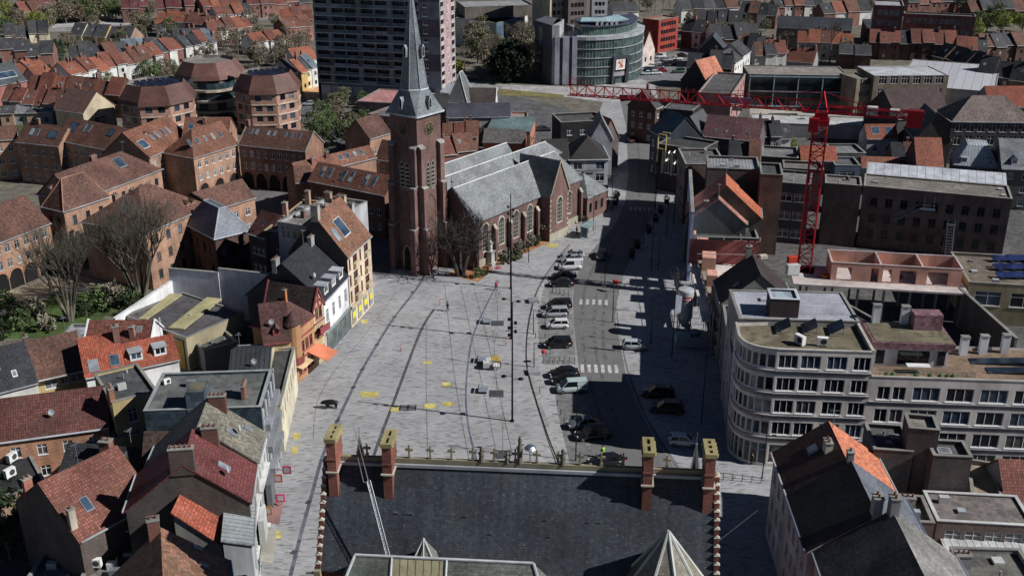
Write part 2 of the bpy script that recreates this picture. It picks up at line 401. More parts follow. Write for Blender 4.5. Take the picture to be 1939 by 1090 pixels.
    if gut is not None and roof in('gable','hip','trunc','gablex','shed') and dist<560:
        q=.14; g2=gz-.1; G_=[]
        class _G:
            def box(s_,*a): m_=MB(); m_.box(*a); m_.obj('gutter',[gut],t)
        gb=_G()
        if roof in('gable','shed'): gb.box(-.1,-ov-q,g2,L+.1,-ov-.005,g2+.16)
        if roof=='gable': gb.box(-.1,D+ov+.005,g2,L+.1,D+ov+q,g2+.16)
        if roof=='gablex':
            gb.box(-ov-q,0,g2,-ov-.005,D,g2+.16); gb.box(L+ov+.005,0,g2,L+ov+q,D,g2+.16)
        if roof in('hip','trunc'):
            gb.box(-ov-q,-ov-q,g2,L+ov+q,-ov-.005,g2+.16); gb.box(-ov-q,D+ov+.005,g2,L+ov+q,D+ov+q,g2+.16)
            gb.box(-ov-q,-ov,g2,-ov-.005,D+ov,g2+.16); gb.box(L+ov+.005,-ov,g2,L+ov+q,D+ov,g2+.16)
    if raised and roof in('gable','gablex'):
        cp=MB()
        if roof=='gable':
            for x in (-.22,L+.02):
                for (y0,y1) in ((-ov,D/2),(D+ov,D/2)): cp.slab([[(x,y0,gz+.2),(x+.2,y0,gz+.2),(x+.2,y1,zr+rh+.2),(x,y1,zr+rh+.2)][::(1 if y1>y0 else -1)]],.3)
        else:
            for y in (-.22,D+.02):
                for (x0,x1) in ((-ov,L/2),(L+ov,L/2)): cp.slab([[(x0,y,gz+.2),(x1,y,zr+rh+.2),(x1,y+.2,zr+rh+.2),(x0,y+.2,gz+.2)][::(1 if x1>x0 else -1)]],.3)
        cp.obj('coping',[top or COPE],t)
    def zroof(x,y):
        if roof=='gable': return zr+sl*min(y,D-y)
        if roof=='gablex': return zr+sl*min(x,L-x)
        if roof=='hip':
            m=[y,D-y]+([x] if (hipl or L<D) else [])+([L-x] if (hipr or L<D) else []); return zr+sl*min(m)
        if roof=='trunc': return zr+min(rh,sl*min(x,y,L-x,D-y))
        if roof=='shed': return zr+sl*y
        return zr
    for cc in ch:
        x,y,w_,d_,h_=cc[:5]; cm=cc[5] if len(cc)>5 else M('brick',BRICK)
        if abs(x)<=1 : x*=L
        if abs(y)<=1 : y*=D
        zb=zroof(x,y); cb=MB(); zb0=min(zroof(x-w_/2,y-d_/2),zroof(x+w_/2,y+d_/2),zb)-.3
        cb.box(x-w_/2,y-d_/2,zb0,x+w_/2,y+d_/2,zb+h_,0); cb.box(x-w_/2-.07,y-d_/2-.07,zb+h_+.003,x+w_/2+.07,y+d_/2+.07,zb+h_+.12,1)
        npot=max(1,int(max(w_,d_)/.45))
        for i in range(npot):
            tt=(i+.5)/npot-.5; px_=x+(tt*w_ if w_>=d_ else 0); py_=y+(tt*d_ if d_>w_ else 0)
            cb.lathe([(.13,zb+h_+.12),(.11,zb+h_+.45),(.07,zb+h_+.45),(.07,zb+h_+.2),(0,zb+h_+.2)],px_,py_,8,2)
        cb.obj('chimney',[cm,COPE,M('plain',(.2,.10,.07))],ro)
    if dist<215 and base==0:
        if roof=='flat' and L>4 and D>4:
            for _ in range(R.choice((2,3,4))):
                x=R.uniform(1.2,L-1.2); y=R.uniform(1.2,D-1.2); vb=MB(); kk=R.random()
                if kk<.45: vb.bar((x,y,zr-.1),(x,y,zr+R.uniform(.35,.9)),.11,0,8)
                elif kk<.8: s5=R.uniform(.3,.55); vb.box(x-s5,y-s5,zr-.05,x+s5,y+s5,zr+.28)
                else: vb.box(x-.5,y-.3,zr-.05,x+.5,y+.3,zr+.75)
                vb.obj('roof_vent',[R.choice((P2,LEAD,ZINC))],ro)
        if roof in('gable','gablex','hip') and R.random()<.55 and L>4:
            x=L*R.choice((.2,.8)); y=D/2 if roof!='gablex' else D*.5; x=x if roof!='gablex' else L/2; zb=zroof(x,y); vb=MB(); vb.bar((x,y,zb-.1),(x,y,zb+2.3),.03,0,4)
            for k5 in range(5): vb.bar((x-.15*(5-k5)*.6,y-.4+k5*.2,zb+2.2),(x+.15*(5-k5)*.6,y-.4+k5*.2,zb+2.2),.018,0,3)
            vb.bar((x,y-.5,zb+2.2),(x,y+.5,zb+2.2),.02,0,3); vb.obj('aerial',[LEAD],ro)
        if roof=='gable' and R.random()<.3 and D>6:
            y=D*.2; x=R.uniform(.2,.8)*L; zb=zroof(x,y); vb=MB(); c5=(x,y-.25,zb+.75); n5=10
            ring=[(x+.38*math.cos(2*PI*i/n5),y-.35+.1*math.sin(2*PI*i/n5),zb+.75+.38*math.sin(2*PI*i/n5)) for i in range(n5)]
            for i in range(n5): vb.poly([ring[i],ring[(i+1)%n5],c5]); vb.poly([ring[(i+1)%n5],ring[i],(x,y-.23,zb+.75)])
            vb.bar((x,y-.2,zb),(x,y-.2,zb+.75),.03,0,4); vb.obj('satellite_dish',[ZINC],ro)
    for q in sky:
        k,s_,i_,w_,h_=q[:5]; F=SF(S[k]); Ln=S[k][2]
        if s_<=1: s_*=Ln
        if roof in('gable','hip'): i_=max(.2,min(i_,D/2-h_-.3))
        ca=1/math.hypot(1,sl); 
        sb=MB()
        def P(ds,di,up):
            x=s_+ds; ii=i_+di*ca; zz=zr+sl*ii+up; f=F(x,0,ii-0); return (f[0],f[1],zz)
        pts=[P(-w_/2,0,.12),P(w_/2,0,.12),P(w_/2,h_,.12),P(-w_/2,h_,.12)]
        sb.slab([pts],.2,0)
        g=.09; sb.poly([P(-w_/2+g,g,.126),P(w_/2-g,g,.126),P(w_/2-g,h_-g,.126),P(-w_/2+g,h_-g,.126)],1)
        sb.obj('skylight',[q[5] if len(q)>5 else LEAD,GL[1] if R.random()<.6 else M('glass',(.2,.22,.24),.2)],ro)
    for q in dorm:
        k,s_,i_,w_,h_,kd=q[:6]; F=SF(S[k]); Ln=S[k][2]
        if s_<=1: s_*=Ln
        dm=q[6] if len(q)>6 else M('plain',WHITE); drm=q[7] if len(q)>7 else ZINC
        zb=zr+sl*i_; dep=(h_+.2)/max(sl,.3)
        db=MB()
        def PP(ds,di,zz): f=F(s_+ds,0,i_+di); return (f[0],f[1],zz)
        h2=w_/2
        wallgrid(db,lambda s2,z2,i2:PP(s2-h2,i2,z2),w_,zb-.1,zb+h_,[(.15,w_-.15,zb+.2,zb+h_-.12)],0,.1)
        db.poly([PP(-h2,0,zb-.1),PP(-h2,0,zb+h_),PP(-h2,dep,zb+h_)],0); db.poly([PP(h2,0,zb-.1),PP(h2,dep,zb+h_),PP(h2,0,zb+h_)],0)
        if kd=='flat': db.slab([[PP(-h2-.12,-.2,zb+h_+.1),PP(h2+.12,-.2,zb+h_+.1),PP(h2+.12,dep+.3,zb+h_+.14),PP(-h2-.12,dep+.3,zb+h_+.14)]],.12,1)
        else:
            rr=w_*.45; zt=zb+h_; d2=dep+rr/max(sl,.3)+.1
            db.poly([PP(-h2,0,zt),PP(h2,0,zt),PP(0,0,zt+rr)],0)
            db.slab([[PP(-h2-.12,-.2,zt-.05),PP(0,-.2,zt+rr+.05),PP(0,d2,zt+rr+.05),PP(-h2-.12,d2-rr/max(sl,.3),zt-.05)][::-1],[PP(h2+.12,-.2,zt-.05),PP(0,-.2,zt+rr+.05),PP(0,d2,zt+rr+.05),PP(h2+.12,d2-rr/max(sl,.3),zt-.05)]],.1,1)
        do=db.obj('dormer',[dm,drm],t)
        p=PP(0,-.04,zb+.2); window(do,w_-.3,h_-.32,p,S[k][3],'2',fr,det)
    return t
GUTW=M('plain',(.5,.5,.5))
CN={'b':('brown',M('tile',BRN)),'o':('orange',M('pan',(.30,.105,.065))),'r':('red',M('pan',(.21,.078,.058))),'g':('charcoal',M('tile',(.06,.06,.065))),'k':('black',M('tile',(.03,.032,.038))),
    't':('terracotta',M('tile',TERR)),'l':('grey',M('tile',(.22,.22,.23))),'m':('maroon',M('pan',(.15,.05,.05))),'u':('bluish',M('slate',(.12,.15,.18)))}
WL={'r':('brick',M('brick',BRICK)),'w':('white',M('plain',(.66,.65,.62))),'c':('cream',M('plain',CREAM)),'d':('dark brick',M('brick',DBR)),'p':('pale brick',M('brick',(.42,.28,.2))),'g':('grey',M('plain',GRY)),'y':('yellow',M('plain',YEL))}
def row(phrase,e0,e1,z,d,rh,cols,walls='r',**kw):
    """terrace: one house per letter of cols, left to right"""
    n=len(cols); a=W(*e0,z); b=W(*e1,z); dv=V2(b)-V2(a); u=dv.normalized(); nn=Vector((-u.y,u.x)); ang=math.atan2(u.y,u.x); 
    if isinstance(d,tuple): D=2*(V2(W(d[1],d[2],z+rh))-V2(a)).dot(nn)
    else: D=d
    if D<2: print('ROW DEPTH',phrase,D); D=7
    for i,c in enumerate(cols):
        wl=walls[i%len(walls)]
        # inverse of W: pass points through a tiny trick: use world corner directly
        of=nn*R.uniform(-.7,.9); p0=V2(a)+dv*(i/n)+of; p1=V2(a)+dv*((i+1)/n)-u*.02+of
        zz=z+R.uniform(-.6,.6); r2=rh+R.uniform(-.6,.5); L=(p1-p0).length
        lab='%s roofed house, %s from left in %s'%(CN[c][0],ordn(i),phrase)
        if n==1: lab='%s roofed house, namely %s'%(CN[c][0],phrase)
        chs=[(R.choice((.12,.88))*L,D/2+R.uniform(-.6,.6),.55,R.choice((.6,.9)),1.2)] if R.random()<.5 else []
        sk_=[('f',R.uniform(.25,.75),D*.2,.8,1.1)] if R.random()<.35 else []
        k2=dict(wall=WL[wl][1],rm=CN[c][1],ch=chs,sky=sk_,ww=1.0,wh=1.25,detail=None,gut=GUTW); k2.update(kw)
        houseP(lab,p0,p1,zz,D,r2,**k2)
def PX(p,z):
    """world point -> photo pixel"""
    dx,dy,dz=p[0],p[1],z-CH
    f=dy*math.cos(TH)-dz*math.sin(TH); up=dy*math.sin(TH)+dz*math.cos(TH)
    return (969.5+FP*dx/f,545-FP*up/f)
def houseP(label,p0,p1,z,D,rh,**kw):
    return house(label,PX(p0,z),PX(p1,z),z,D,rh,**kw)
# ================= GROUND =================
def flat(name,pts,z,m,px=True):
    mb=MB(); P=[W(p[0],p[1],0) for p in pts] if px else [Vector((p[0],p[1],0)) for p in pts]
    ar=sum(P[i].x*P[(i+1)%len(P)].y-P[(i+1)%len(P)].x*P[i].y for i in range(len(P)))
    if ar<0: P=P[::-1]
    mb.poly([(p.x,p.y,z) for p in P]); return tag(mb.obj(name,m),kind='structure')
def strip(name,pts,w_,z,m,h=0):
    P=[V2(W(*p)) for p in pts]; Q=[]
    for i in range(len(P)-1):   # subdivide (catmull)
        p0=P[max(0,i-1)];p1=P[i];p2=P[i+1];p3=P[min(len(P)-1,i+2)]
        for k in range(4 if len(P)>3 else 1):
            t=k/(4 if len(P)>3 else 1); Q.append(.5*((2*p1)+(p2-p0)*t+(2*p0-5*p1+4*p2-p3)*t*t+(3*p1-p0-3*p2+p3)*t**3))
    Q.append(P[-1]); mb=MB(); Ls=[];Rs=[]
    for i,q in enumerate(Q):
        d=(Q[min(i+1,len(Q)-1)]-Q[max(i-1,0)]).normalized(); n=Vector((-d.y,d.x))*w_/2; Ls.append(q+n); Rs.append(q-n)
    for i in range(len(Q)-1):
        mb.poly([(*Rs[i],z+h),(*Rs[i+1],z+h),(*Ls[i+1],z+h),(*Ls[i],z+h)])
        if h:
            mb.poly([(*Rs[i],z),(*Rs[i+1],z),(*Rs[i+1],z+h),(*Rs[i],z+h)]); mb.poly([(*Ls[i+1],z),(*Ls[i],z),(*Ls[i],z+h),(*Ls[i+1],z+h)])
    return tag(mb.obj(name,m),kind='structure')
flat('ground',[(-2500,-600),(2500,-600),(2500,4500),(-2500,4500)],-.03,M('grass',(.13,.135,.095)),False)
ASPH=M('asph',(.17,.17,.175)); PAVE=M('pave',(.335,.333,.342)); DASH=M('asph',(.07,.075,.085)); YELP=M('asph',(.55,.47,.16)); LIGHTP=M('asph',(.36,.35,.34))
flat('plaza_paving',[(250,1400),(430,1090),(480,900),(505,700),(640,560),(700,490),(730,430),(830,440),(1040,430),(1110,340),(1120,250),(1150,170),(1215,170),(1250,240),(1320,290),(1330,420),(1420,560),(1450,700),(1480,880),(1620,1090),(1900,1400)],.0,PAVE)
flat('road',[(1140,1000),(1113,800),(1097,700),(1087,620),(1085,560),(1097,505),(1125,470),(1165,425),(1183,385),(1190,330),(1186,240),(1172,180),(1225,180),(1240,280),(1247,345),(1240,395),(1215,450),(1180,520),(1168,580),(1175,640),(1190,700),(1225,790),(1290,890),(1350,1000)],.012,M('asph',(.175,.172,.172),None,.5))
flat('parking_bay',[(1080,880),(1058,790),(1050,735),(1110,728),(1125,800),(1150,880)],.008,M('asph',(.2,.2,.2)))
flat('parking_bay',[(1030,690),(1020,640),(1018,590),(1036,530),(1062,478),(1135,478),(1096,520),(1083,560),(1090,690)],.008,M('asph',(.25,.245,.245)))
strip('kerb',[(1085,462),(1045,512),(1020,556),(1006,610),(1001,660),(1004,700),(1022,765),(1048,840),(1075,905)],.55,.0,LIGHTP,.12)
strip('drain_line',[(1078,462),(1040,510),(1015,554),(1000,612),(996,665),(999,705),(1016,765),(1040,840),(1062,900)],.14,.016,DASH)
strip('road_edge_line',[(1172,560),(1166,600),(1175,650),(1190,720),(1225,800),(1280,890)],.2,.03,LIGHTP)
strip('road_edge_line',[(1248,350),(1243,395),(1218,450),(1186,515),(1172,560)],.25,.03,LIGHTP)
strip('drainage_channel',[(812,505),(789,546),(747,600),(714,652),(686,699),(669,733),(639,796),(612,860),(592,930),(570,1010),(545,1110)],.42,.012,M('asph',(.13,.14,.17)))
for q in ((781,553),(747,600),(714,652),(686,699),(669,733),(639,796),(584,950),(556,1045)):
    a=V2(W(*q)); mb=MB(); mb.box(-.3,-.35,.0,.3,.35,.018); tag(mb.obj('drain_cover',DASH,loc=(a.x,a.y,0),rz=rad(-25)),kind='structure')
strip('drainage_channel',[(822,585),(795,630),(742,770),(722,822),(705,870)],.42,.012,M('asph',(.10,.10,.105)))
strip('drainage_channel',[(945,530),(915,590),(895,638),(886,690),(882,750),(886,800),(893,835),(905,880)],.24,.012,M('asph',(.12,.14,.2)))
for L_ in ([(842,540),(858,690),(871,776),(890,880)],[(807,600),(807,740),(810,880)],[(750,552),(690,635),(635,700),(601,760),(593,830)],[(872,540),(905,690),(945,880)],[(898,545),(925,650),(970,860)],[(770,520),(760,545)]):
    strip('paving_joint',L_,.07,.014,M('asph',(.14,.14,.15)))
for L_ in ([(1112,700),(1103,640),(1103,590),(1110,540),(1140,475),(1180,420)],[(1135,700),(1126,640),(1126,590),(1133,545),(1160,478),(1196,425)],[(1148,690),(1142,640),(1143,590),(1150,550)],[(1205,400),(1212,360),(1210,300),(1205,250)],[(1140,800),(1122,740),(1115,705)],[(1175,820),(1150,750),(1138,705)]):
    strip('tyre_track',L_,.5,.018,M('asph',(.145,.144,.144)))
# crosswalks
def cross(a,b,n,ln):
    A=V2(W(*a)); B=V2(W(*b)); u=(B-A).normalized(); L=(B-A).length; v=Vector((-u.y,u.x)); mb=MB()
    for i in range(n):
        s=L*i/n; w_=L/n*.5; q=[A+u*s,A+u*(s+w_),A+u*(s+w_)+v*ln,A+u*s+v*ln]; mb.poly([(*p,.024) for p in q])
    tag(mb.obj('zebra_crossing',M('asph',(.55,.54,.52))),kind='structure')
cross((1097,576),(1157,578),5,2.2); cross((1100,705),(1178,706),6,2.6); cross((1192,398),(1245,400),6,2.0)
for i,q in enumerate([((681,741),(717,741),(716,752),(684,752)),((801,683),(818,683),(817,689),(801,689)),((837,724),(854,724),(853,731),(837,731)),((804,764),(826,764),(825,773),(803,773)),((837,761),(860,761),(858,769),(838,769)),((741,770),(758,770),(756,779),(739,779)),((683,605),(697,605),(696,612),(684,612)),((1036,461),(1057,461),(1056,468),(1033,468)),
     ((553,845),(565,845),(563,859),(551,859)),((556,819),(570,819),(568,830),(554,832)),((520,1005),(533,1005),(532,1019),(518,1019)),((635,815),(650,815),(648,822),(634,822))]): flat('yellow_marking',q,.02,YELP)
flat('planting_bed',[(850,520),(905,534),(935,510),(925,500),(895,508),(860,510)],.02,M('grass',(.33,.19,.08)))
flat('planting_bed',[(940,505),(1046,456),(1046,446),(1010,446),(945,480)],.02,M('grass',(.33,.19,.08)))
flat('planting_bed',[(1080,428),(1150,392),(1140,380),(1105,380),(1078,412)],.02,M('grass',(.36,.22,.10)))
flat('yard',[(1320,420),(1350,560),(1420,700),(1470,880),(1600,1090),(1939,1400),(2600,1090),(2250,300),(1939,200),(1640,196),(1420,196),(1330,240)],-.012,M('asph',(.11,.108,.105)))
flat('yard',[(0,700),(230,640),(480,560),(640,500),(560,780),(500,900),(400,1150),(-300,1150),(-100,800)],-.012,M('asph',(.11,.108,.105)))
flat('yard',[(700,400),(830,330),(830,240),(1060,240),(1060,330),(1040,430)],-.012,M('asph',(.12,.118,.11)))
# areas further off
flat('car_park',[(945,175),(1075,205),(1110,270),(1000,262),(900,215)],.004,M('asph',(.12,.12,.125)))
flat('grass_verge',[(945,168),(1070,180),(1062,186),(940,180)],.03,M('grass',(.16,.16,.06)))
flat('forecourt',[(945,160),(1100,165),(1215,150),(1240,160),(1245,185),(1150,195),(1060,182),(950,170)],.012,M('asph',(.42,.40,.40)))
flat('car_park',[(1205,150),(1212,120),(1290,95),(1420,95),(1380,110),(1300,150),(1240,165)],.008,M('asph',(.2,.2,.205)))
flat('road',[(860,150),(960,160),(945,172),(860,165)],.016,M('asph',(.33,.32,.31)))
flat('road',[(572,168),(612,150),(612,140),(570,158)],.016,ASPH); flat('bare_earth',[(575,172),(613,150),(613,195),(582,198)],.004,M('grass',(.5,.34,.16)))
flat('car_park',[(570,198),(735,205),(735,265),(640,280),(570,225)],.006,M('asph',(.13,.13,.14)))
flat('road',[(40,50),(290,32),(290,45),(120,52),(50,58)],.02,M('asph',(.45,.44,.44)))
flat('railway_yard',[(60,48),(300,38),(600,22),(600,30),(300,55),(60,62)],.016,M('asph',(.26,.26,.26)))
flat('lawn',[(70,82),(250,78),(250,90),(200,100),(80,98)],.01,M('grass',(.13,.16,.07)))
flat('lawn',[(0,225),(50,225),(45,260),(0,290)],.01,M('grass',(.06,.09,.03))); flat('lawn',[(0,500),(250,500),(250,570),(150,640),(0,640)],.004,M('grass',(.055,.10,.025)))
flat('garden_path',[(0,548),(140,520),(265,545),(265,560),(140,540),(20,575),(0,580)],.012,M('asph',(.36,.3,.22))); flat('courtyard',[(0,540),(60,500),(180,510),(240,545),(100,560),(0,600)],.008,M('asph',(.2,.18,.16)))
flat('courtyard',[(360,345),(560,345),(735,380),(740,520),(690,520),(640,420),(360,400)],.006,M('pave',(.16,.15,.15)))
flat('lawn',[(862,148),(1010,150),(960,160),(862,152)],.004,M('grass',(.11,.17,.04))); flat('lawn',[(1455,215),(1510,215),(1510,255),(1455,255)],.004,M('grass',(.10,.14,.03)))
flat('yard',[(1420,200),(1640,200),(1660,225),(1420,225)],.004,M('asph',(.45,.42,.38)))
# ================= TOWN HALL (foreground) =================
def town_hall():
    a=V2(W(623,868,24)); b=V2(W(1352,898,24)); u=(b-a).normalized(); L=(b-a).length; ang=math.atan2(u.y,u.x); n=Vector((-u.y,u.x)); H=4.6; rh=7.2; z=16.8
    o=a-n*H
    t=thing('town_hall','long town hall in the foreground with steep slate roof, stepped gables and tall brick chimneys','town hall',(o.x,o.y,0),ang)
    br=M('brick',(.25,.09,.065)); sl=rh/H; S=sides(L,2*H); wb=MB()
    for k,sdv in S.items(): wallgrid(wb,SF(sdv),sdv[2],0,z,grid_ops(sdv[2],10 if k in 'fb' else 3,3,1.5,2.6,1.2,5.2,1.) if k!='f' else [])
    for k in 'rl': F=SF(S[k]); wb.poly([F(0,z,0),F(2*H,z,0),F(H,z+rh,0)])
    wb.obj('wall',br,t)
    for k in 'brl':
        for q in grid_ops(S[k][2],10 if k=='b' else 3,3,1.5,2.6,1.2,5.2,1.): window(t,q[1]-q[0],q[3]-q[2],SF(S[k])((q[0]+q[1])/2,q[2],0),S[k][3],'xs')
    rb=MB(); zr=z+.05
    rb.slab([[(.0,-.2,zr-.26),(L,-.2,zr-.26),(L,H,zr+rh),(0,H,zr+rh)],[(L,2*H+.2,zr-.26),(0,2*H+.2,zr-.26),(0,H,zr+rh),(L,H,zr+rh)]],.2)
    ro=rb.obj('roof',M('hall',(.045,.052,.063)),t)
    st=M('plain',(.27,.24,.16)); cr=MB(); cr.box(.2,H-.16,zr+rh-.1,L-.2,H+.16,zr+rh+.36); cr.box(.2,H-.42,zr+rh-.32,L-.2,H-.23,zr+rh-.05,1)
    cr.obj('ridge_crest',[st,ZINC],ro)
    for i in range(15):   # stone crosses on the ridge
        x=3.2+i*(L-7)/14+(.0); zt=zr+rh+.42
        if any(abs(x-c)<.8 for c in (4.9,L-5.2)): continue
        mb=MB(); mb.box(x-.07,H-.07,zt,x+.07,H+.07,zt+1.15); mb.box(x-.32,H-.069,zt+.62,x-.071,H+.069,zt+.80); mb.box(x+.071,H-.069,zt+.62,x+.32,H+.069,zt+.80); mb.box(x-.12,H-.12,zt+.0,x+.12,H+.12,zt+.18); mb.obj('ridge_cross',st,ro)
    # chimneys
    for i,(cx,hh) in enumerate(((.65,2.75),(5.15,2.5),(L-5.35,2.7),(L-.55,2.75))):
        w_=.37; d_=1.12; zt=zr+rh+hh; mb=MB(); zb=zr+rh-sl*d_-.8
        y0=H-d_-.55; y1=H+d_-.55; mb.box(cx-w_,y0,zb-.9,cx+w_,y1,zt-.35,0); mb.box(cx-w_-.05,y0-.05,zt-1.9,cx+w_+.05,y1+.05,zt-1.75,0)
        o_=mb.obj('chimney',[br],ro)
        c2=MB(); c2.box(cx-w_-.1,y0-.1,zt-.28,cx+w_+.1,y1+.1,zt-.06,0)
        for k in range(4):
            yy=y0+.3+k*(y1-y0-.6)/3
            for sx in(-1,1): c2.prism([(cx+sx*(w_+.1),yy-.16),(cx+sx*(w_+.22),yy),(cx+sx*(w_+.1),yy+.16)],zt-.34,zt-.06)
        c2.box(cx-w_-.1,y0-.1,zt-.06,cx-w_*.35,y1+.1,zt+.08,0); c2.box(cx+w_*.35,y0-.1,zt-.06,cx+w_+.1,y1+.1,zt+.08,0)
        nn=3 if i in(0,3) else 2
        for k in range(nn+1):
            yy=y0-.1+(y1-y0+.2-.28)*k/nn; c2.box(cx-w_*.35+.002,yy,zt-.06,cx+w_*.35-.002,yy+.28,zt+.078,0)
        c2.box(cx-w_*.34,y0+.2,zt-.058,cx+w_*.34,y1-.2,zt-.05,1)
        c2.obj('chimney_cap',[M('plain',(.31,.26,.13)),M('plain',BLK)],o_)
        l=MB(); l.box(cx-w_-.14,y0-.14,zr+rh-sl*.2,cx+w_+.14,y1+.14,zr+rh-sl*.2+.12); l.obj('flashing',M('plain',(.5,.45,.38)),o_)
    # stepped gables
    for sx,xx in ((0,-.42),(1,L+.02)):
        g=MB(); NS=13
        for s_ in(-1,1):
            for k in range(NS):
                v0=H+s_*(H+.25)*(k/NS); v1=H+s_*(H+.25)*((k+1)/NS); zt=zr+rh-(rh+.2)*(k/NS)-.05
                ya,yb=min(v0,v1),max(v0,v1)
                g.box(xx,ya,zt-1.6,xx+.4,yb-.003,zt,0)
                yc=(ya+yb)/2; w3=(yb-ya)/2
                A=[(xx-.06,ya-.02,zt+.004),(xx+.46,ya-.02,zt+.004),(xx+.46,yb-.02,zt+.004),(xx-.06,yb-.02,zt+.004)]; B=[(xx+.2,yc-.05,zt+.2),(xx+.2,yc+.05,zt+.2)]
                g.poly([A[0],A[1],B[0]],1); g.poly([A[1],A[2],B[1],B[0]],1); g.poly([A[2],A[3],B[1]],1); g.poly([A[3],A[0],B[0],B[1]],1)
        g.obj('stepped_gable',[br,M('plain',(.45,.41,.34))],t)
    # kneeler gargoyle
    g=MB(); g.box(-.55,-.6,z-1.0,-.0,.1,z-.1); g.bar((-.3,-.3,z-.4),(-1.1,-.7,z-.2),.14,1,6,.08); g.obj('gargoyle',[st,M('plain',(.06,.06,.06))],t)
    # statues of the ridge middle
    for (px,py,h) in ((913,868,1.4),(962,868,1.),(985,872,2.5),(1066,872,1.5)):
        q=W(px,py,24.3); d=V2(q)-o; x=d.dot(u); y=H; mb=MB(); zt=zr+rh+.3
        mb.lathe([(.26,zt),(.2,zt+.3*h),(.24,zt+.5*h),(.13,zt+.72*h),(.17,zt+.82*h),(.12,zt+.93*h),(.02,zt+h)],x,y,8); mb.bar((x-.3,y,zt+.55*h),(x+.3,y,zt+.7*h),.06,0,5); mb.obj('finial_statue',M('plain',(.16,.14,.11)),ro)
    mb=MB(); q=W(1003,860,25.5); d=V2(q)-o; x=d.dot(u); zt=zr+rh+.42; mb.bar((x,H,zt),(x,H,zt+1.3),.05,0,6); mb.lathe([(0,zt+1.55),(.3,zt+1.5),(.5,zt+1.3),(.46,zt+1.26),(.02,zt+1.3)],x,H,12,1); mb.obj('ventilation_cap',[LEAD,M('metal',(.45,.5,.55))],ro)
    for px in (672,1440): # turret pinnacles behind ridge
        pass
    for f,hh in ((.075,1.9),(.955,2.6)):
        x=f*L; mb=MB(); mb.lathe([(.36,zr+rh-.2),(.06,zr+rh+hh*.7),(0,zr+rh+hh*.75)],x,H+1.2,8); mb.lathe([(.0,zr+rh+hh*.7),(.1,zr+rh+hh*.76),(0,zr+rh+hh*.83)],x,H+1.2,8); mb.bar((x,H+1.2,zr+rh+hh*.7),(x,H+1.2,zr+rh+hh+.5),.025,0,4); mb.obj('pinnacle',M('metal',(.35,.37,.4)),ro)
    for i in range(9): # roof hooks
        x=3+R.uniform(0,L-6); y=H*R.choice((.35,.5)); mb=MB(); z0=zr+sl*y; mb.bar((x,y,z0),(x,y-.08,z0+.35),.03,0,4); mb.obj('roof_hook',M('metal',(.6,.6,.6)),ro)
    def loc(p): d=V2(p)-o; return (d.dot(u),d.dot(n),p[2])
    # front wing hipped roof
    A=loc(W(672,1050,19.3)); B=loc(W(1010,1066,19.3)); zl=13.
    fw=MB(); yF=A[1]-4.0; yB=1.5
    fw.slab([[(A[0]-2.6,yF,zl),(A[0]+2.9,yF,zl),(A[0]+2.9,A[1],A[2]),A],[(A[0]+7.2,yF,zl),(B[0]+2.6,yF,zl),B,(A[0]+7.2,A[1],A[2])],[B,(B[0]+2.6,yF,zl),(B[0]+2.6,yB,zl+1),],[A,(A[0]-2.6,yB,zl+1),(A[0]-2.6,yF,zl)]],.2,0)
    fw.slab([[(A[0]+2.9,yF,zl),(A[0]+7.2,yF,zl),(A[0]+7.2,A[1],A[2]),(A[0]+2.9,A[1],A[2])]],.2,1)
    fw.slab([[B,(B[0]+.5,H*.6,zl+1.5),(A[0]-.5,H*.6,zl+1.5),A]],.2,0)
    fo=fw.obj('wing_roof',[M('slate',(.13,.135,.12),.6,1.6),M('seam',(.30,.27,.17))],t)
    fl=MB()
    for p,q in ((A,B),(A,(A[0]-2.6,yF,zl)),(B,(B[0]+2.6,yF,zl)),((A[0]+2.9,A[1],A[2]),(A[0]+2.9,yF,zl)),((A[0]+7.2,A[1],A[2]),(A[0]+7.2,yF,zl))): fl.bar(Vector(p)+Vector((0,0,.03)),Vector(q)+Vector((0,0,.03)),.12,0,6)
    fl.obj('lead_ridge',M('plain',(.5,.52,.53)),fo)
    ww=MB(); ww.box(A[0]-2.3,yF+.3,0,B[0]+2.3,-.003,zl-.2); ww.obj('wing_wall',br,t)
    # small gablet
    P=loc(W(802,1018,20.3)); d=MB(); zb=17.6; X0,Y0=P[0],P[1]
    d.slab([[(X0,Y0,P[2]),(X0-1.3,Y0-.9,zb),(X0-1.0,Y0+1.5,zb)],[(X0,Y0,P[2]),(X0+1.15,Y0-.6,zb),(X0+1.0,Y0+1.6,zb)][::-1]],.08); d.poly([(X0-1.3,Y0-.9,zb),(X0+1.15,Y0-.6,zb),P],0); 
    for q in ((X0-1.3,Y0-.9,zb),(X0+1.15,Y0-.6,zb),(X0+.1,Y0-1.2,zb)): d.bar(P,q,.07,1,5)
    d.obj('dormer_gablet',[M('slate',(.2,.21,.2)),M('plain',(.55,.56,.52))],t)
    # octagonal turret roof
    P=loc(W(1266,1005,22.2)); d=MB(); n8=8; z8=15.2; r8=4.6; e=MB()
    for i in range(n8):
        a0=2*PI*(i+.35)/n8; a1=2*PI*(i+1.35)/n8; p=(P[0]+r8*math.cos(a0),P[1]+r8*math.sin(a0),z8); q=(P[0]+r8*math.cos(a1),P[1]+r8*math.sin(a1),z8); d.poly([p,q,P],0); e.bar(P,p,.13,0,5)
        d.poly([(p[0],p[1],8),(q[0],q[1],8),(q[0],q[1],z8),(p[0],p[1],z8)],1)
    to=d.obj('turret_roof',[M('slate',(.26,.24,.19)),br],t); e.obj('lead_hip',M('plain',(.5,.51,.48)),to)
    return t
town_hall()
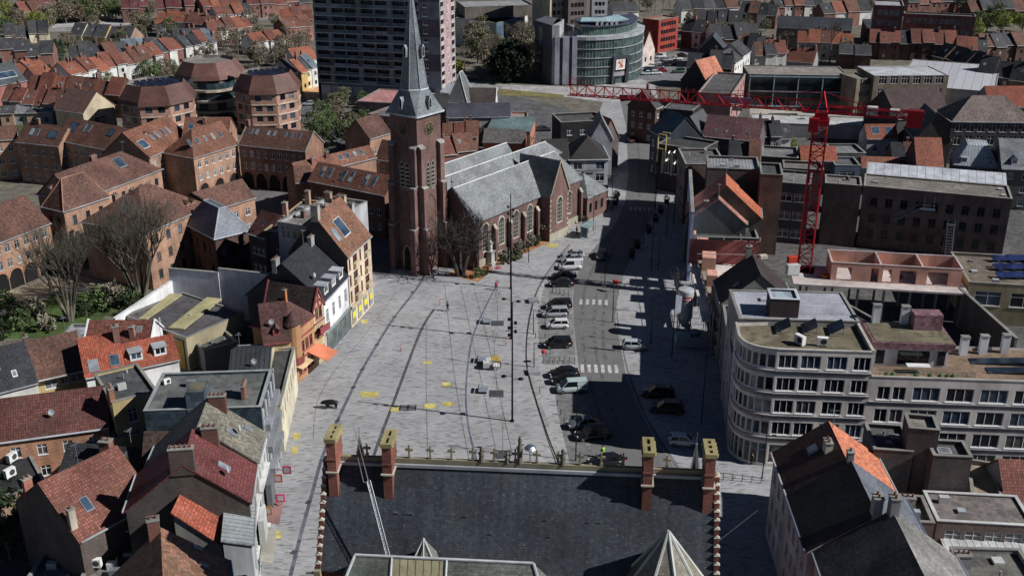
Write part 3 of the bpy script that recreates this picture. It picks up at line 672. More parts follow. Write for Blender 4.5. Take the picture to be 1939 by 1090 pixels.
def mast():
    p0=W(735,1053,18.6); p1=W(697,908,24.0); p2=W(668,800,28.8)
    t=thing('antenna_mast','thin leaning lattice antenna mast standing in front of the town hall slate roof','antenna',p0)
    mb=MB(); up=(p1-p0); x=Vector((1,0,0)); y=Vector((0,.7,.7)); r=.17
    cs=[x*r,-x*r*.5+y*r*.87,-x*r*.5-y*r*.87]
    for c in cs: mb.bar(c,up+c,.022,0,4)
    N=16
    for i in range(N):
        for k in range(3): mb.bar(up*(i/N)+cs[k],up*((i+1)/N)+cs[(k+1)%3],.014,0,3,cap=False); mb.bar(up*(i/N)+cs[k],up*(i/N)+cs[(k+1)%3],.014,0,3,cap=False)
    mb.obj('lattice_section',M('metal',(.6,.62,.64)),t)
    mb=MB(); mb.bar(up,p2-p0,.04,0,6,.02); q=up*.97; mb.bar(q+Vector((-.4,0,0)),q+Vector((-.75,.1,2.2)),.035,0,6); mb.bar(q,q+Vector((-.4,0,0)),.03,0,4); mb.obj('whip_antenna',M('metal',(.65,.66,.68)),t)
mast()
# ================= CHURCH =================
def church():
    a53=rad(53); P0=(-16.2,176.3)
    t=thing('church','red brick church with three parallel slate nave roofs, south transept and clock tower','church',(P0[0],P0[1],0),a53)
    br=M('brick',(.165,.092,.080)); st=M('plain',(.36,.33,.26)); sla=M('slate',(.185,.195,.20),.6,1.1); sd_=M('slate',(.18,.20,.215)); s=6.2
    # tower
    T=MB(); T.box(0,0,0,s,s,28.5); tw=T.obj('tower',[br,st],t)
    B=MB(); C=MB()
    for (cx,cy,dx,dy) in ((0,0,-1,0),(0,0,0,-1),(s,0,1,0),(s,0,0,-1),(0,s,-1,0),(0,s,0,1),(s,s,1,0),(s,s,0,1)):
        for (z0,z1,pj) in ((0,8.5,1.5),(8.5,16,1.15),(16,23,.75)):
            w_=1.15
            if dx: y0=(0 if cy==0 else s-w_); x0,x1=(0-pj,-.003) if dx<0 else (s+.003,s+pj); B.box(x0,y0+.002*z0,z0,x1,y0+w_-.002*z0,z1); C.poly([(x0-.08*(dx<0),y0-.08,z1+.02),(x1+.08*(dx>0),y0-.08,z1+.02),(x1+.08*(dx>0),y0+w_+.08,z1+.02),(x0-.08*(dx<0),y0+w_+.08,z1+.02)]); C.slab([[(x0-.08,y0-.08,z1+(.1 if dx<0 else .6)),(x1+.08,y0-.08,z1+(.6 if dx<0 else .1)),(x1+.08,y0+w_+.08,z1+(.6 if dx<0 else .1)),(x0-.08,y0+w_+.08,z1+(.1 if dx<0 else .6))]],.16)
            else: x0=(0 if cx==0 else s-w_); y0,y1=(-pj,-.003) if dy<0 else (s+.003,s+pj); B.box(x0+.003*z0,y0,z0,x0+w_-.003*z0,y1,z1); C.slab([[(x0-.08,y0-.08,z1+(.1 if dy<0 else .6)),(x0+w_+.08,y0-.08,z1+(.1 if dy<0 else .6)),(x0+w_+.08,y1+.08,z1+(.6 if dy<0 else .1)),(x0-.08,y1+.08,z1+(.6 if dy<0 else .1))]],.16)
    bo=B.obj('buttress',br,tw); C.obj('coping',M('plain',(.32,.30,.28)),bo)
    # belfry openings and clocks on the two seen faces (south y=0 ; west x=0)
    def face(k):
        if k=='s': return lambda s_,z,i:(s_,-i,z)
        return lambda s_,z,i:(-i,s-s_,z)
    for k in 'sw':
        F=face(k)
        for cx in (s/2-.62,s/2+.62):
            g=MB(); pts=[(cx-.48,15.2),(cx+.48,15.2),(cx+.48,19.4),(cx+.3,19.9),(cx,20.3),(cx-.3,19.9),(cx-.48,19.4)]
            g.poly([F(a,b,.03) for a,b in pts]);
            for j in range(6): z=15.5+j*.72; g.slab([[F(cx-.45,z,.06),F(cx+.45,z,.06),F(cx+.45,z+.3,.2),F(cx-.45,z+.3,.2)]],.06,1)
            for (a,b),(c,d) in zip(pts,pts[1:]+pts[:1]): g.bar(F(a,b,.06),F(c,d,.06),.1,1,4)
            g.obj('belfry_window',[M('plain',BLK),M('plain',(.35,.3,.25))],tw)
        c=MB(); n=24; cz=25.9; r=1.15
        c.poly([F(s/2+r*math.cos(2*PI*i/n),cz+r*math.sin(2*PI*i/n),.05) for i in range(n)],0)
        for i in range(n): a,b=2*PI*i/n,2*PI*(i+1)/n; c.bar(F(s/2+r*math.cos(a),cz+r*math.sin(a),.08),F(s/2+r*math.cos(b),cz+r*math.sin(b),.08),.05,1,4); c.bar(F(s/2+.62*math.cos(a),cz+.62*math.sin(a),.07),F(s/2+.62*math.cos(b),cz+.62*math.sin(b),.07),.025,1,3)
        for i in range(12): a=2*PI*i/12; c.bar(F(s/2+.7*math.cos(a),cz+.7*math.sin(a),.08),F(s/2+1.02*math.cos(a),cz+1.02*math.sin(a),.08),.055,1,4)
        c.bar(F(s/2,cz,.1),F(s/2-.12,cz+.9,.1),.05,1,4); c.bar(F(s/2,cz,.1),F(s/2-.3,cz+.5,.1),.065,1,4)
        c.obj('clock_face',[M('plain',(.02,.02,.02)),M('paint',(.32,.25,.12))],tw)
        w2=MB(); pts=[(s/2-1.1,9.5),(s/2+1.1,9.5),(s/2+1.1,12.6),(s/2+.7,13.6),(s/2,14.3),(s/2-.7,13.6),(s/2-1.1,12.6)]
        for (a,b),(c_,d) in zip(pts,pts[1:]+pts[:1]): w2.bar(F(a,b,.03),F(c_,d,.03),.09,0,4)
        w2.obj('blind_arch',br,tw)
    F=face('w'); d=MB(); pts=[(s/2-1,0.05),(s/2+1,.05),(s/2+1,3.3),(s/2+.6,4.3),(s/2,4.9),(s/2-.6,4.3),(s/2-1,3.3)]; d.poly([F(a,b,.04) for a,b in pts])
    for (a,b),(c_,e) in zip(pts[1:],pts[2:]+pts[:1]): d.bar(F(a,b,.1),F(c_,e,.1),.2,1,4)
    d.obj('portal',[M('plain',(.03,.025,.02)),st],tw)
    # spire
    zc=28.5; sp=MB(); ov=.45; c=[(-ov,-ov),(s+ov,-ov),(s+ov,s+ov),(-ov,s+ov)]; m=s/2; r=2.5; o8=[]
    for i in range(8): a=2*PI*(i+.5)/8-PI*.75-PI/8; 
    o8=[(m+r*math.cos(2*PI*(i+.5)/8+PI),m+r*math.sin(2*PI*(i+.5)/8+PI)) for i in range(8)]   # first pair spans the -x-y corner side
    z1=zc+4.1; AP=(m,m,50.5)
    def near(c_): return sorted(range(8),key=lambda i:(o8[i][0]-c_[0])**2+(o8[i][1]-c_[1])**2)[:2]
    for i in range(8):
        p,q=o8[i],o8[(i+1)%8]; sp.poly([(p[0]*.97+m*.03,p[1]*.97+m*.03,z1),(q[0]*.97+m*.03,q[1]*.97+m*.03,z1),AP])
        mid=((p[0]+q[0])/2-m,(p[1]+q[1])/2-m)
        if abs(abs(mid[0])-abs(mid[1]))<.3: # corner side
            cc=min(c,key=lambda k:(k[0]-m-mid[0]*2)**2+(k[1]-m-mid[1]*2)**2); sp.poly([(cc[0],cc[1],zc),(q[0],q[1],z1),(p[0],p[1],z1)][::-1])
        else:
            ks=sorted(c,key=lambda k:(k[0]-m-mid[0]*2)**2+(k[1]-m-mid[1]*2)**2)[:2]
            ks=sorted(ks,key=lambda k:(k[0]-p[0])**2+(k[1]-p[1])**2); sp.poly([(ks[0][0],ks[0][1],zc),(ks[1][0],ks[1][1],zc),(q[0],q[1],z1),(p[0],p[1],z1)])
    so_=sp.obj('spire',sd_,tw)
    L=MB()
    for i in range(8): p,q=o8[i],o8[(i+1)%8]; L.bar((*p,z1),(*q,z1),.16,0,5); L.bar((*p,z1),AP,.06,0,4,.03)
    for i in range(4): L.bar((*c[i],zc),(*c[(i+1)%4],zc),.2,0,4)
    L.obj('lead_flashing',M('plain',(.42,.46,.48)),so_)
    for (x,y,dx,dy,z) in ((m,-.0,0,-1,zc+2.0),(-0.,m,-1,0,zc+2.0),(m+.3,m-1.55,.1,-1,39.0),(m-1.55,m,-1,0,39.0)):
        l=MB(); w_=.32 if z<38 else .3; h=1.5; ux,uy=-dy,dx
        A=[(x+ux*w_+dx*.5,y+uy*w_+dy*.5,z-.9),(x-ux*w_+dx*.5,y-uy*w_+dy*.5,z-.9),(x-ux*w_+dx*.5,y-uy*w_+dy*.5,z+.5),(x+dx*.5,y+dy*.5,z+1.1),(x+ux*w_+dx*.5,y+uy*w_+dy*.5,z+.5)]
        l.poly(A,1); bk=[(p[0]-dx*1.4,p[1]-dy*1.4,p[2]) for p in A]
        for i in range(5): j=(i+1)%5; l.poly([A[i],A[j],bk[j],bk[i]],0)
        for i in range(5): l.bar(A[i],A[(i+1)%5],.07,2,4)
        l.obj('spire_dormer',[sd_,M('plain',BLK),M('plain',(.5,.52,.53))],so_)
    # naves
    R3=[(-6.4,9.2,-1.5,14.4,.8,12.5,7.0,39.0),(.8,12.5,3.1,15.0,5.4,12.7,6.3,42.5),(5.4,12.7,7.7,15.5,12.2,10.0,6.3,35.4)]
    rf=MB(); rl=MB()
    for i,(y0,z0,yr,zr,y1,z1_,x0,x1) in enumerate(R3):
        xe=x1+2.8 if i<2 else x1
        if i==0: y0-=.25; z0-=.26
        rf.slab([[(x0,y0,z0),(xe,y0,z0),(x1,yr,zr),(x0,yr,zr)],[(x1,yr,zr),(xe,y1,z1_),(x0,y1,z1_),(x0,yr,zr)]],.2)
        if i==0: rf.slab([[(xe,y0,z0),(xe,y1+3,z0),(x1,yr,zr)]],.2)
        rl.bar((x0,yr,zr+.03),(x1,yr,zr+.03),.13,0,5); rl.bar((x1,yr,zr),(xe,y0 if i==0 else y1,(z0 if i==0 else z1_)),.11,0,4)
    ro=rf.obj('nave_roof',sla,t); rl.obj('lead_ridge',M('plain',(.6,.62,.62)),ro)
    wb=MB()
    wb.prism([(7.2,-6.2),(41.5,-6.2),(41.5,12),(7.2,12)],0,9.1)
    wb.poly([(7.2,-6.2,9.1),(7.2,.8,9.1),(7.2,.8,12.3),(7.2,-1.5,14.2)]); wb.poly([(35.3,5.4,9),(35.3,12,9),(35.3,12,10),(35.3,7.7,15.3),(35.3,5.4,12.6)]); wb.poly([(7.2,.8,9),(7.2,12,9),(7.2,12,10),(7.2,7.7,15.3),(7.2,5.4,12.6),(7.2,3.1,14.8),(7.2,.8,12.3)])
    wb.box(7.,-6.45,0,41.7,-6.203,1.4,1); wb.box(7.2,-6.45,8.75,41.5,-6.203,9.0,1)
    for x in (7.2,12.7,17.2,21.7,26.0,34.6,41.0): wb.box(x,-7.0,0,x+.6,-6.46,6.4,0); wb.slab([[(x-.05,-7.05,6.4),(x+.65,-7.05,6.4),(x+.65,-6.46,7.2),(x-.05,-6.46,7.2)]],.12,1)
    wo=wb.obj('nave_wall',[br,st],t)
    tb=M('brick',(.30,.17,.15))
    # transept
    X0,X1,Y=27.6,34.0,-8.6; xm=(X0+X1)/2; zt=15.4; ze=9.3
    tr=MB(); tr.poly([(X0,Y,0),(X1,Y,0),(X1,Y,ze),(xm,Y,zt),(X0,Y,ze)]); tr.poly([(X0,-6.3,0),(X0,Y,0),(X0,Y,ze),(X0,-6.3,ze)]); tr.poly([(X1,Y,0),(X1,-6.3,0),(X1,-6.3,ze),(X1,Y,ze)])
    tr.box(X0-.15,Y-.15,0,X1+.15,Y-.003,1.5,1)
    for z in range(2,9):
        for x in (X0,X1-.55): tr.box(x+(0 if x==X0 else 0.0),Y-.03,z,x+.55-(.15 if z%2 else 0),Y-.004,z+.4,1)
    to=tr.obj('transept_wall',[br,st],t)
    tf=MB(); tf.slab([[(X0-.25,-1.5,ze-.2),(X0-.25,Y-.1,ze-.2),(xm,Y-.1,zt+.05),(xm,1.,zt+.05)],[(X1+.25,Y-.1,ze-.2),(X1+.25,-1.5,ze-.2),(xm,1.,zt+.05),(xm,Y-.1,zt+.05)]],.2)
    tr_=tf.obj('transept_roof',sla,t); q=MB(); q.bar((X0,Y-.15,ze-.1),(xm,Y-.15,zt+.2),.16,0,4); q.bar((X1,Y-.15,ze-.1),(xm,Y-.15,zt+.2),.16,0,4); q.bar((xm,Y,zt),(xm,Y,zt+1.1),.08,0,4,.03); q.bar((xm,Y,zt+.1),(xm,-1.5,zt+.1),.1,0,4); q.obj('coping',st,tr_)
    # arched windows
    def arch(F,cx,z0,w_,h,par):
        n=8; top=z0+h-w_/2; pts=[(cx-w_/2,z0),(cx+w_/2,z0)]+[(cx+w_/2*math.cos(PI*i/n),top+w_/2*1.25*math.sin(PI*i/n)) for i in range(n+1)]
        g=MB(); g.poly([F(a,b,.02) for a,b in pts],0); go=g.obj('arched_window',M('glass',(.05,.055,.06),.3),par)
        f=MB()
        for i in range(len(pts)): a,b=pts[i]; c_,d=pts[(i+1)%len(pts)]; f.bar(F(a,b,.05),F(c_,d,.05),.16,0,4)
        for k in range(1,3): f.bar(F(cx-w_/2+w_*k/3,z0,.05),F(cx-w_/2+w_*k/3,top+.3,.05),.045,1,4)
        for k in range(1,6): f.bar(F(cx-w_/2,z0+h*k/6.5,.05),F(cx+w_/2,z0+h*k/6.5,.05),.035,1,4)
        f.obj('stone_surround',[M('plain',(.52,.47,.38)),M('plain',(.42,.4,.36))],go)
    Fs=lambda s_,z,i:(s_,-6.2-i,z)
    for x in (10.6,15.3,19.8,24.2): arch(Fs,x,2.6,1.9,5.2,wo)
    arch(Fs,37.6,2.6,1.6,4.6,wo)
    arch(lambda s_,z,i:(s_,Y-i,z),xm,3.2,1.9,5.0,to)
    d=MB(); d.box(12.6,-6.6,0.,13.9,-6.25,3.6,0); d.box(12.4,-6.7,3.6,14.1,-6.25,3.9,1); d.obj('side_door',[M('plain',(.04,.03,.025)),st],wo)
    # west gable coping with cross
    q=MB(); q.bar((7.1,-6.5,9.1),(7.1,-1.5,14.6),.17,0,4); q.bar((7.1,-1.5,14.6),(7.1,.8,12.6),.17,0,4); q.bar((7.1,-1.5,14.5),(7.1,-1.5,16.3),.09,0,4); q.bar((7.1,-1.95,15.7),(7.1,-1.05,15.7),.08,0,4); q.obj('gable_cross',M('plain',(.09,.085,.08)),ro)
    # sacristy annex
    an=MB(); an.prism([(42.6,-7.4),(50,-7.4),(50,0),(42.6,0)],0,4.8); ao=an.obj('annex_wall',br,t)
    ar=MB(); e=.3; ar.slab([[(42.4,-7.7,4.8),(50.3,-7.7,4.8),(46.6,-3.7,8.6)],[(50.3,-7.7,4.8),(50.3,.3,4.8),(46.6,-3.7,8.6)],[(50.3,.3,4.8),(42.4,.3,4.8),(46.6,-3.7,8.6)],[(42.4,.3,4.8),(42.4,-7.7,4.8),(46.6,-3.7,8.6)]],.15); ar.obj('annex_roof',sla,t)
    for x in (43.9,46.,48.2): window(ao,.9,1.9,(x,-7.55,1.5),0,'x',M('plain',(.4,.35,.28)),False,0)
church()
# ================= HIGH-RISE =================
def highrise():
    a=Vector((-57.9,315)); ang=rad(-13.9); L=38.6; D=14.5; fh=2.44; zb=6.4; N=15
    t=thing('apartment_tower','very tall dark apartment tower with rows of recessed balconies rising behind the church spire','tower block',(a.x,a.y,0),ang)
    dg=M('plain',(.20,.22,.245)); mr=M('plain',(.145,.12,.14)); lg=M('plain',(.25,.27,.29)); slab_=M('plain',(.36,.45,.47))
    bays=[(.005,.11),(.143,.24),(.245,.342),(.377,.48),(.488,.588),(.626,.725),(.73,.83)]
    wins=[.885]
    wb=MB(); F=SF(sides(L,D)['f'])
    for r in range(N):
        z=zb+r*fh; ops=[(b0*L,b1*L,z+.18,z+fh-.12) for b0,b1 in bays]+[(w_*L-.6,w_*L+.6,z+.85,z+2.0) for w_ in wins]
        mi=1 if (r//2)%2 else 0
        wallgrid(wb,F,L,z,z+fh,ops,mi,1.5,3)
        wb.box(-.12,-.12,z-.08,L*.835,-.003,z+.1,3)
    ro=SF(sides(L,D)['r'])
    for r in range(N):
        z=zb+r*fh; ops=[(.4,3.4,z+.18,z+fh-.15),(6.6,7.5,z+.8,z+1.9),(10.8,13.8,z+.18,z+fh-.15)]
        wallgrid(wb,ro,D,z,z+fh,ops,2,1.3,4)
        wb.box(L+.003,.2,z-.06,L+.12,3.6,z+.12,4); wb.box(L+.003,10.6,z-.06,L+.12,14,z+.12,4)
    zt=zb+N*fh
    wb.prism([(0.01,D),(0,.01),(-.01,.02),(-.01,D-.01)],0,zt,0); wb.poly([(L,D,0),(0,D,0),(0,D,zt),(L,D,zt)],0); wb.poly([(0,0,zt),(L,0,zt),(L,D,zt),(0,D,zt)],0); wb.poly([(0,D,0),(0,0,0),(0,0,zt),(0,D,zt)],0)
    wb.poly([(0,0,zb),(L,0,zb),(L,D,zb),(0,D,zb)][::-1],0); wb.box(.6,.6,0,L-.6,D-.6,zb,0)
    pk=M('plain',(.42,.30,.30)); wo=wb.obj('wall',[lg,mr,pk,slab_,M('plain',(.6,.58,.55))],t)
    g1=MB(); bw=L*.1; g1.poly([(0,1.4,0),(bw,1.4,0),(bw,1.4,fh-.3),(0,1.4,fh-.3)],0)
    for k in range(5): g1.box(k*bw/4-.03,1.3,0,k*bw/4+.03,1.39,fh-.3,1)
    gm=[g1.mesh('glazing',[GL[k],M('plain',(.3,.3,.3))]) for k in range(2)]
    r1=MB(); r1.box(0,-.06,0,bw,0,.85,0); r1.box(0,-.1,.86,bw,.03,.93,1); r1.box(R.uniform(.5,1),.3,-.0,bw*.6,.55,.5,1)
    rm_=[r1.mesh('balcony_railing',[m_,M('plain',(.25,.27,.3))]) for m_ in (M('glass',(.07,.13,.16),.3),M('plain',(.24,.28,.32)))]
    for r in range(N):
        z=zb+r*fh+.19
        for i,(b0,b1) in enumerate(bays):
            if r<13:
                f=(b1-b0)/.1; o=inst('balcony_railing',rm_[0 if R.random()<.7 else 1],t,(b0*L,0,z),0,(f,1,1))
            o=inst('glazing',gm[R.choice((0,0,1))],t,(b0*L,0,z),0,((b1-b0)/.1,1,1))
    for r in range(N):
        for w_ in wins: window(t,1.2,1.15,(w_*L,0,zb+r*fh+.85),0,'2s',M('paint',(.8,.8,.8)),True,0)
        window(t,.9,1.1,(L,7.05,zb+r*fh+.8),PI/2,'s',M('paint',(.8,.8,.8)),True,3)
        for y in (.5,10.9):
            q=MB(); q.box(L+.0,y,0,L+.06,y+2.8,.85); inst('side_railing',q.mesh('side_railing',[M('plain',(.4,.4,.4))]),t,(0,0,zb+r*fh+.2))
    gf=MB()
    for i in range(4): gf.box(.8+i*3.4,.3,2.9,3.9+i*3.4,.59,5.6,0)
    gf.box(14.5,.25,2.2,24,.59,3.1,1); gf.box(1,.3,.3,10,.59,1.1,0); gf.obj('shopfront',[M('plain',(.45,.47,.5)),M('plain',(.12,.11,.09))],t)
highrise()
# ================= CURVED OFFICE =================
def office():
    base=[(1092,161),(1108,161.6),(1126,161.4),(1143,160.4),(1160,159),(1176,157),(1190,154),(1201,150.5),(1209,146),(1213.5,141),(1215,135)]
    P=[V2(W(*p)) for p in base]; o=P[0].copy(); P=[p-o for p in P]
    t=thing('office_building','curved glass and grey panel office building with rounded right end beside the car park','office',(o.x,o.y,0))
    back=[P[-1]+Vector((-3,9)),P[0]+Vector((0,20))]
    gl=M('glass',(.07,.105,.10),.15); fin=M('plain',(.34,.36,.38)); gp=M('plain',(.26,.27,.31)); fh=2.9
    body=MB(); body.prism([tuple(p) for p in P+back],0,fh*5-.1); body.obj('glass_facade',gl,t)
    def inset(k): c=(P[5]+back[1])/2; return [tuple(p+(c-p).normalized()*k) for p in P]+[tuple(p) for p in back]
    def outp(k): c=(P[3]+back[1])/2; return [tuple(p-(c-p).normalized()*k) for p in P]+[tuple(back[0]+Vector((.2,.2))),tuple(back[1]+Vector((-.2,.2)))]
    f=MB()
    for i in range(1,6):
        z=fh*i; f.prism(outp(.45),z-.16,z+(.0 if i<5 else .9),0,bot=True)
    f.obj('floor_band',fin,t)
    m=MB()
    for i in range(len(P)-1):
        d=P[i+1]-P[i]; n=max(2,int(d.length/.9)); nn=Vector((d.y,-d.x)).normalized()
        for k in range(n):
            q=P[i]+d*(k/n)+nn*.12; m.bar((q.x,q.y,.1),(q.x,q.y,fh*5-.2),.05,0,4,cap=False)
    m.obj('mullions',M('plain',(.2,.24,.24)),t)
    up=MB(); up.prism(inset(3.0),fh*5+.91,fh*6.1+.3,0); up.prism(inset(2.3),fh*6.1+.3,fh*6.1+.6,1,bot=True); up.obj('setback_storey',[M('glass',(.06,.11,.09),.2),M('plain',(.06,.065,.10))],t)
    m=MB(); I=inset(2.95)[:len(P)]
    for i in range(len(I)-1):
        for k in range(3): q=Vector(I[i]).lerp(Vector(I[i+1]),k/3); m.bar((*q,fh*5+.92),(*q,fh*6.1+.3),.06,0,4,cap=False)
    m.obj('setback_mullions',M('plain',(.3,.33,.33)),t)
    rt=MB(); c=(P[5]+back[1])/2; z=fh*6.1+.6
    rt.slab([[(P[0].x+1,P[0].y+6,z+1),(P[0].x+10,P[0].y+4,z+1.3),(P[0].x+11,P[0].y+11,z+1.6),(P[0].x+2,P[0].y+13,z+1.3)]],.3,0); rt.slab([[(P[0].x+10.5,P[0].y+6,z+.9),(P[0].x+17,P[0].y+9,z+1.4),(P[0].x+14,P[0].y+15,z+1.9),(P[0].x+8,P[0].y+12,z+1.4)]],.3,0)
    for k in range(5): x=P[0].x+6+k*1.6; rt.box(x,P[0].y+4+k*.3,z,x+.8,P[0].y+5+k*.3,z+1.4,1)
    rt.obj('rooftop_plant',[M('plain',(.30,.42,.46)),M('plain',(.5,.5,.52))],t)
    # entrance frame with sign
    A=P[4]; d=(P[6]-P[3]).normalized(); n=Vector((d.y,-d.x)); e=MB()
    def q(s,k,z): v=P[4]+d*s+n*k; return (v.x,v.y,z)
    e.slab([[q(-.5,.9,0),q(.3,.9,0),q(1.2,.9,9.0),q(.2,.9,9.0)]],.01,0)
    for (a0,a1,b0,b1,z0,z1) in ((-1.2,-.3,-.6,.3,0,8.8),(4.2,5.4,5.0,6.0,0,8.8)):
        e.poly([q(a0,1,z0),q(a1,1,z0),q(b1,1,z1),q(b0,1,z1)],0); e.poly([q(a0,1,z0),q(b0,1,z1),q(b0,0,z1),q(a0,0,z0)],0); e.poly([q(a1,1,z0),q(a1,0,z0),q(b1,0,z1),q(b1,1,z1)],0)
    e.poly([q(-.6,1.02,8.0),q(6,1.02,8.0),q(6,1.02,8.9),q(-.6,1.02,8.9)],0); e.poly([q(-.6,1.02,8.9),q(6,1.02,8.9),q(6,0,8.9),q(-.6,0,8.9)],0)
    eo=e.obj('entrance_frame',M('plain',(.05,.055,.07)),t)
    s_=MB(); s_.poly([q(.2,1.1,4.6),q(3.9,1.1,4.6),q(4.1,1.1,7.9),q(.4,1.1,7.9)],0)
    for a,b in (((1.2,7.2),(2.2,6.4)),((2.9,7.4),(1.5,5.3)),((1.2,6.7),(2.0,7.5)),((2.5,6.3),(3.2,5.6)),((2.4,5.2),(3.2,5.6)),((2.4,5.2),(2.5,6.3))): s_.bar(q(a[0],1.13,a[1]),q(b[0],1.13,b[1]),.14,1,4)
    s_.obj('sign_panel',[M('plain',(.7,.66,.58)),M('plain',(.6,.08,.04))],eo)
    c=MB(); c.poly([q(-.6,1.1,2.6),q(3.8,1.1,2.6),q(3.8,1.1,4.0),q(-.6,1.1,4.0)],0); c.obj('canopy_panel',M('plain',(.3,.3,.33)),eo)
    # left panelled block
    lb=MB(); Q=[V2(W(*p))-o for p in ((1012,148),(1044,161.5),(1058,162),(1091.5,161.6))]
    H1=fh*6+1.6; lb.prism([tuple(Q[0]),tuple(Q[1]),tuple(Q[1]+Vector((4,12))),tuple(Q[0]+Vector((4,10)))],0,H1,0)
    lb.prism([tuple(Q[1]+Vector((.05,.2))),tuple(Q[2]+Vector((0,.6))),tuple(Q[2]+Vector((2,14))),tuple(Q[1]+Vector((2,14)))],0,H1,1)
    H2=fh*5+1.0; d=(Q[3]-Q[2]); lb.prism([tuple(Q[2]+Vector((0,.6))),tuple(Q[3]+Vector((0,.5))),tuple(Q[3]+Vector((0,14))),tuple(Q[2]+Vector((0,14)))],0,H2-.4,3)
    for a,b in ((-.25,.02),(.2,.55),(.72,1.0)): p0=Q[2]+d*a; p1=Q[2]+d*b; lb.prism([tuple(p0),tuple(p1),tuple(p1+Vector((0,.8))),tuple(p0+Vector((0,.8)))],0.2,H2,2)
    lb.obj('panelled_block',[M('plain',(.10,.105,.125)),M('plain',(.42,.42,.44)),M('plain',(.30,.30,.36)),M('glass',(.02,.025,.035))],t)
    a=Q[0].lerp(Q[1],.25); b=Q[0].lerp(Q[1],.48); nn=Vector(((Q[1]-Q[0]).y,-(Q[1]-Q[0]).x)).normalized()*.05; g=MB(); g.poly([(*(a+nn),1),(*(b+nn),1),(*(b+nn),H1-1.5),(*(a+nn),H1-1.5)]); g.obj('window_strip',GL[1],t)
office()
# ================= CRANE =================
def crane():
    bx,by=48.4,163.; zb=6.; zt=32.3; red=M('metal',(.43,.03,.04),.6); t=thing('tower_crane','red lattice tower crane standing on the construction site with a long jib','crane',(bx,by,zb),rad(162))
    def truss(mb,p,q,wd,h,n,tri=False,r=.09):
        p=Vector(p); q=Vector(q); d=(q-p).normalized(); sd=Vector((0,0,1)).cross(d) if abs(d.z)<.9 else Vector((0,1,0)); sd.normalize(); u=d.cross(sd)*-1
        if abs(d.z)<.9: u=Vector((0,0,1))
        else: u=Vector((1,0,0))
        C=[sd*wd/2,-sd*wd/2]+([u*h] if tri else [sd*wd/2+u*h,-sd*wd/2+u*h])
        if abs(d.z)>.9: C=[sd*wd/2+u*h/2,-sd*wd/2+u*h/2,-sd*wd/2-u*h/2,sd*wd/2-u*h/2]
        for c in C: mb.bar(p+c,q+c,r,0,4)
        E=[(0,1),(1,2),(2,0)] if tri else ([(0,1),(1,2),(2,3),(3,0)] if abs(d.z)>.9 else [(0,1),(0,2),(1,3),(2,3)])
        for i in range(n):
            a=p.lerp(q,i/n); b=p.lerp(q,(i+1)/n)
            for k,(x,y) in enumerate(E):
                if (i+k)%2: x,y=y,x
                mb.bar(a+C[x],b+C[y],r*.7,0,4,cap=False); mb.bar(a+C[x],a+C[y],r*.6,0,4,cap=False)
    h=zt-zb
    m=MB(); truss(m,(0,0,0),(0,0,h-1.6),2.1,2.1,15,False,.13); m.obj('mast',red,t)
    m=MB(); m.box(-1.3,-1.3,h-1.6,1.3,1.3,h-.9); m.box(-1,-1,h-.9,1,1,h+.2); m.box(.2,1.1,h-2.6,1.7,2.4,h-.5); m.obj('slewing_unit',red,t)
    m=MB(); truss(m,(1,0,h+.2),(41,0,h+.2),1.3,1.7,26,True,.10); m.obj('jib',red,t)
    m=MB(); truss(m,(-1,0,h+.1),(-15,0,h+.1),1.4,1.0,7,False,.12); m.obj('counter_jib',red,t)
    m=MB(); m.bar((.9,.6,h),(0,0,h+3.4),.12); m.bar((.9,-.6,h),(0,0,h+3.4),.12); m.bar((-.9,.6,h),(0,0,h+3.4),.12); m.bar((-.9,-.6,h),(0,0,h+3.4),.12)
    m.bar((0,0,h+3.3),(17,0,h+1.8),.05,0,4); m.bar((0,0,h+3.3),(30,0,h+1.8),.04,0,4); m.bar((0,0,h+3.3),(-9,.5,h+.9),.05,0,4); m.bar((0,0,h+3.3),(-9,-.5,h+.9),.05,0,4); m.obj('tower_head',red,t)
    m=MB(); m.box(-14.8,-.8,h-1.2,-12.6,.8,h+1.4); m.obj('counterweight',M('metal',(.36,.03,.035),.6),t)
    m=MB(); m.box(-8.2,-.7,h+.3,-6.6,.7,h+1.5); m.box(-11.4,-.7,h+.4,-10,.7,h+1.3); m.obj('winch',M('plain',(.45,.42,.4)),t)
    m=MB(); m.box(12.2,-.5,h-.5,13.8,.5,h+.0); m.bar((13,0,h-.5),(13,0,h-3),.04,0,4); m.obj('trolley',M('plain',(.4,.3,.3)),t)
    m=MB(); m.box(11,-.72,h+.35,15.6,-.68,h+1.45); m.obj('banner',M('plain',(.3,.3,.42)),t)
    m=MB(); m.box(-1.6,-1.6,-.5,1.6,1.6,.0); m.obj('crane_base',M('plain',(.3,.3,.3)),t)
    m=MB(); m.bar((40.6,0,h+.3),(40.6,0,h+3.),.06,0,4); m.bar((40.6,0,h+3.),(36,0,h+1.7),.04,0,4); m.obj('jib_tip',red,t)
crane()
B_=lambda c: M('brick',c)
P_=lambda c: M('plain',c)
orb=B_(ORB); ter=M('tile',TERR); ora=M('pan',ORANGE)
WD=P_((.5,.45,.4))
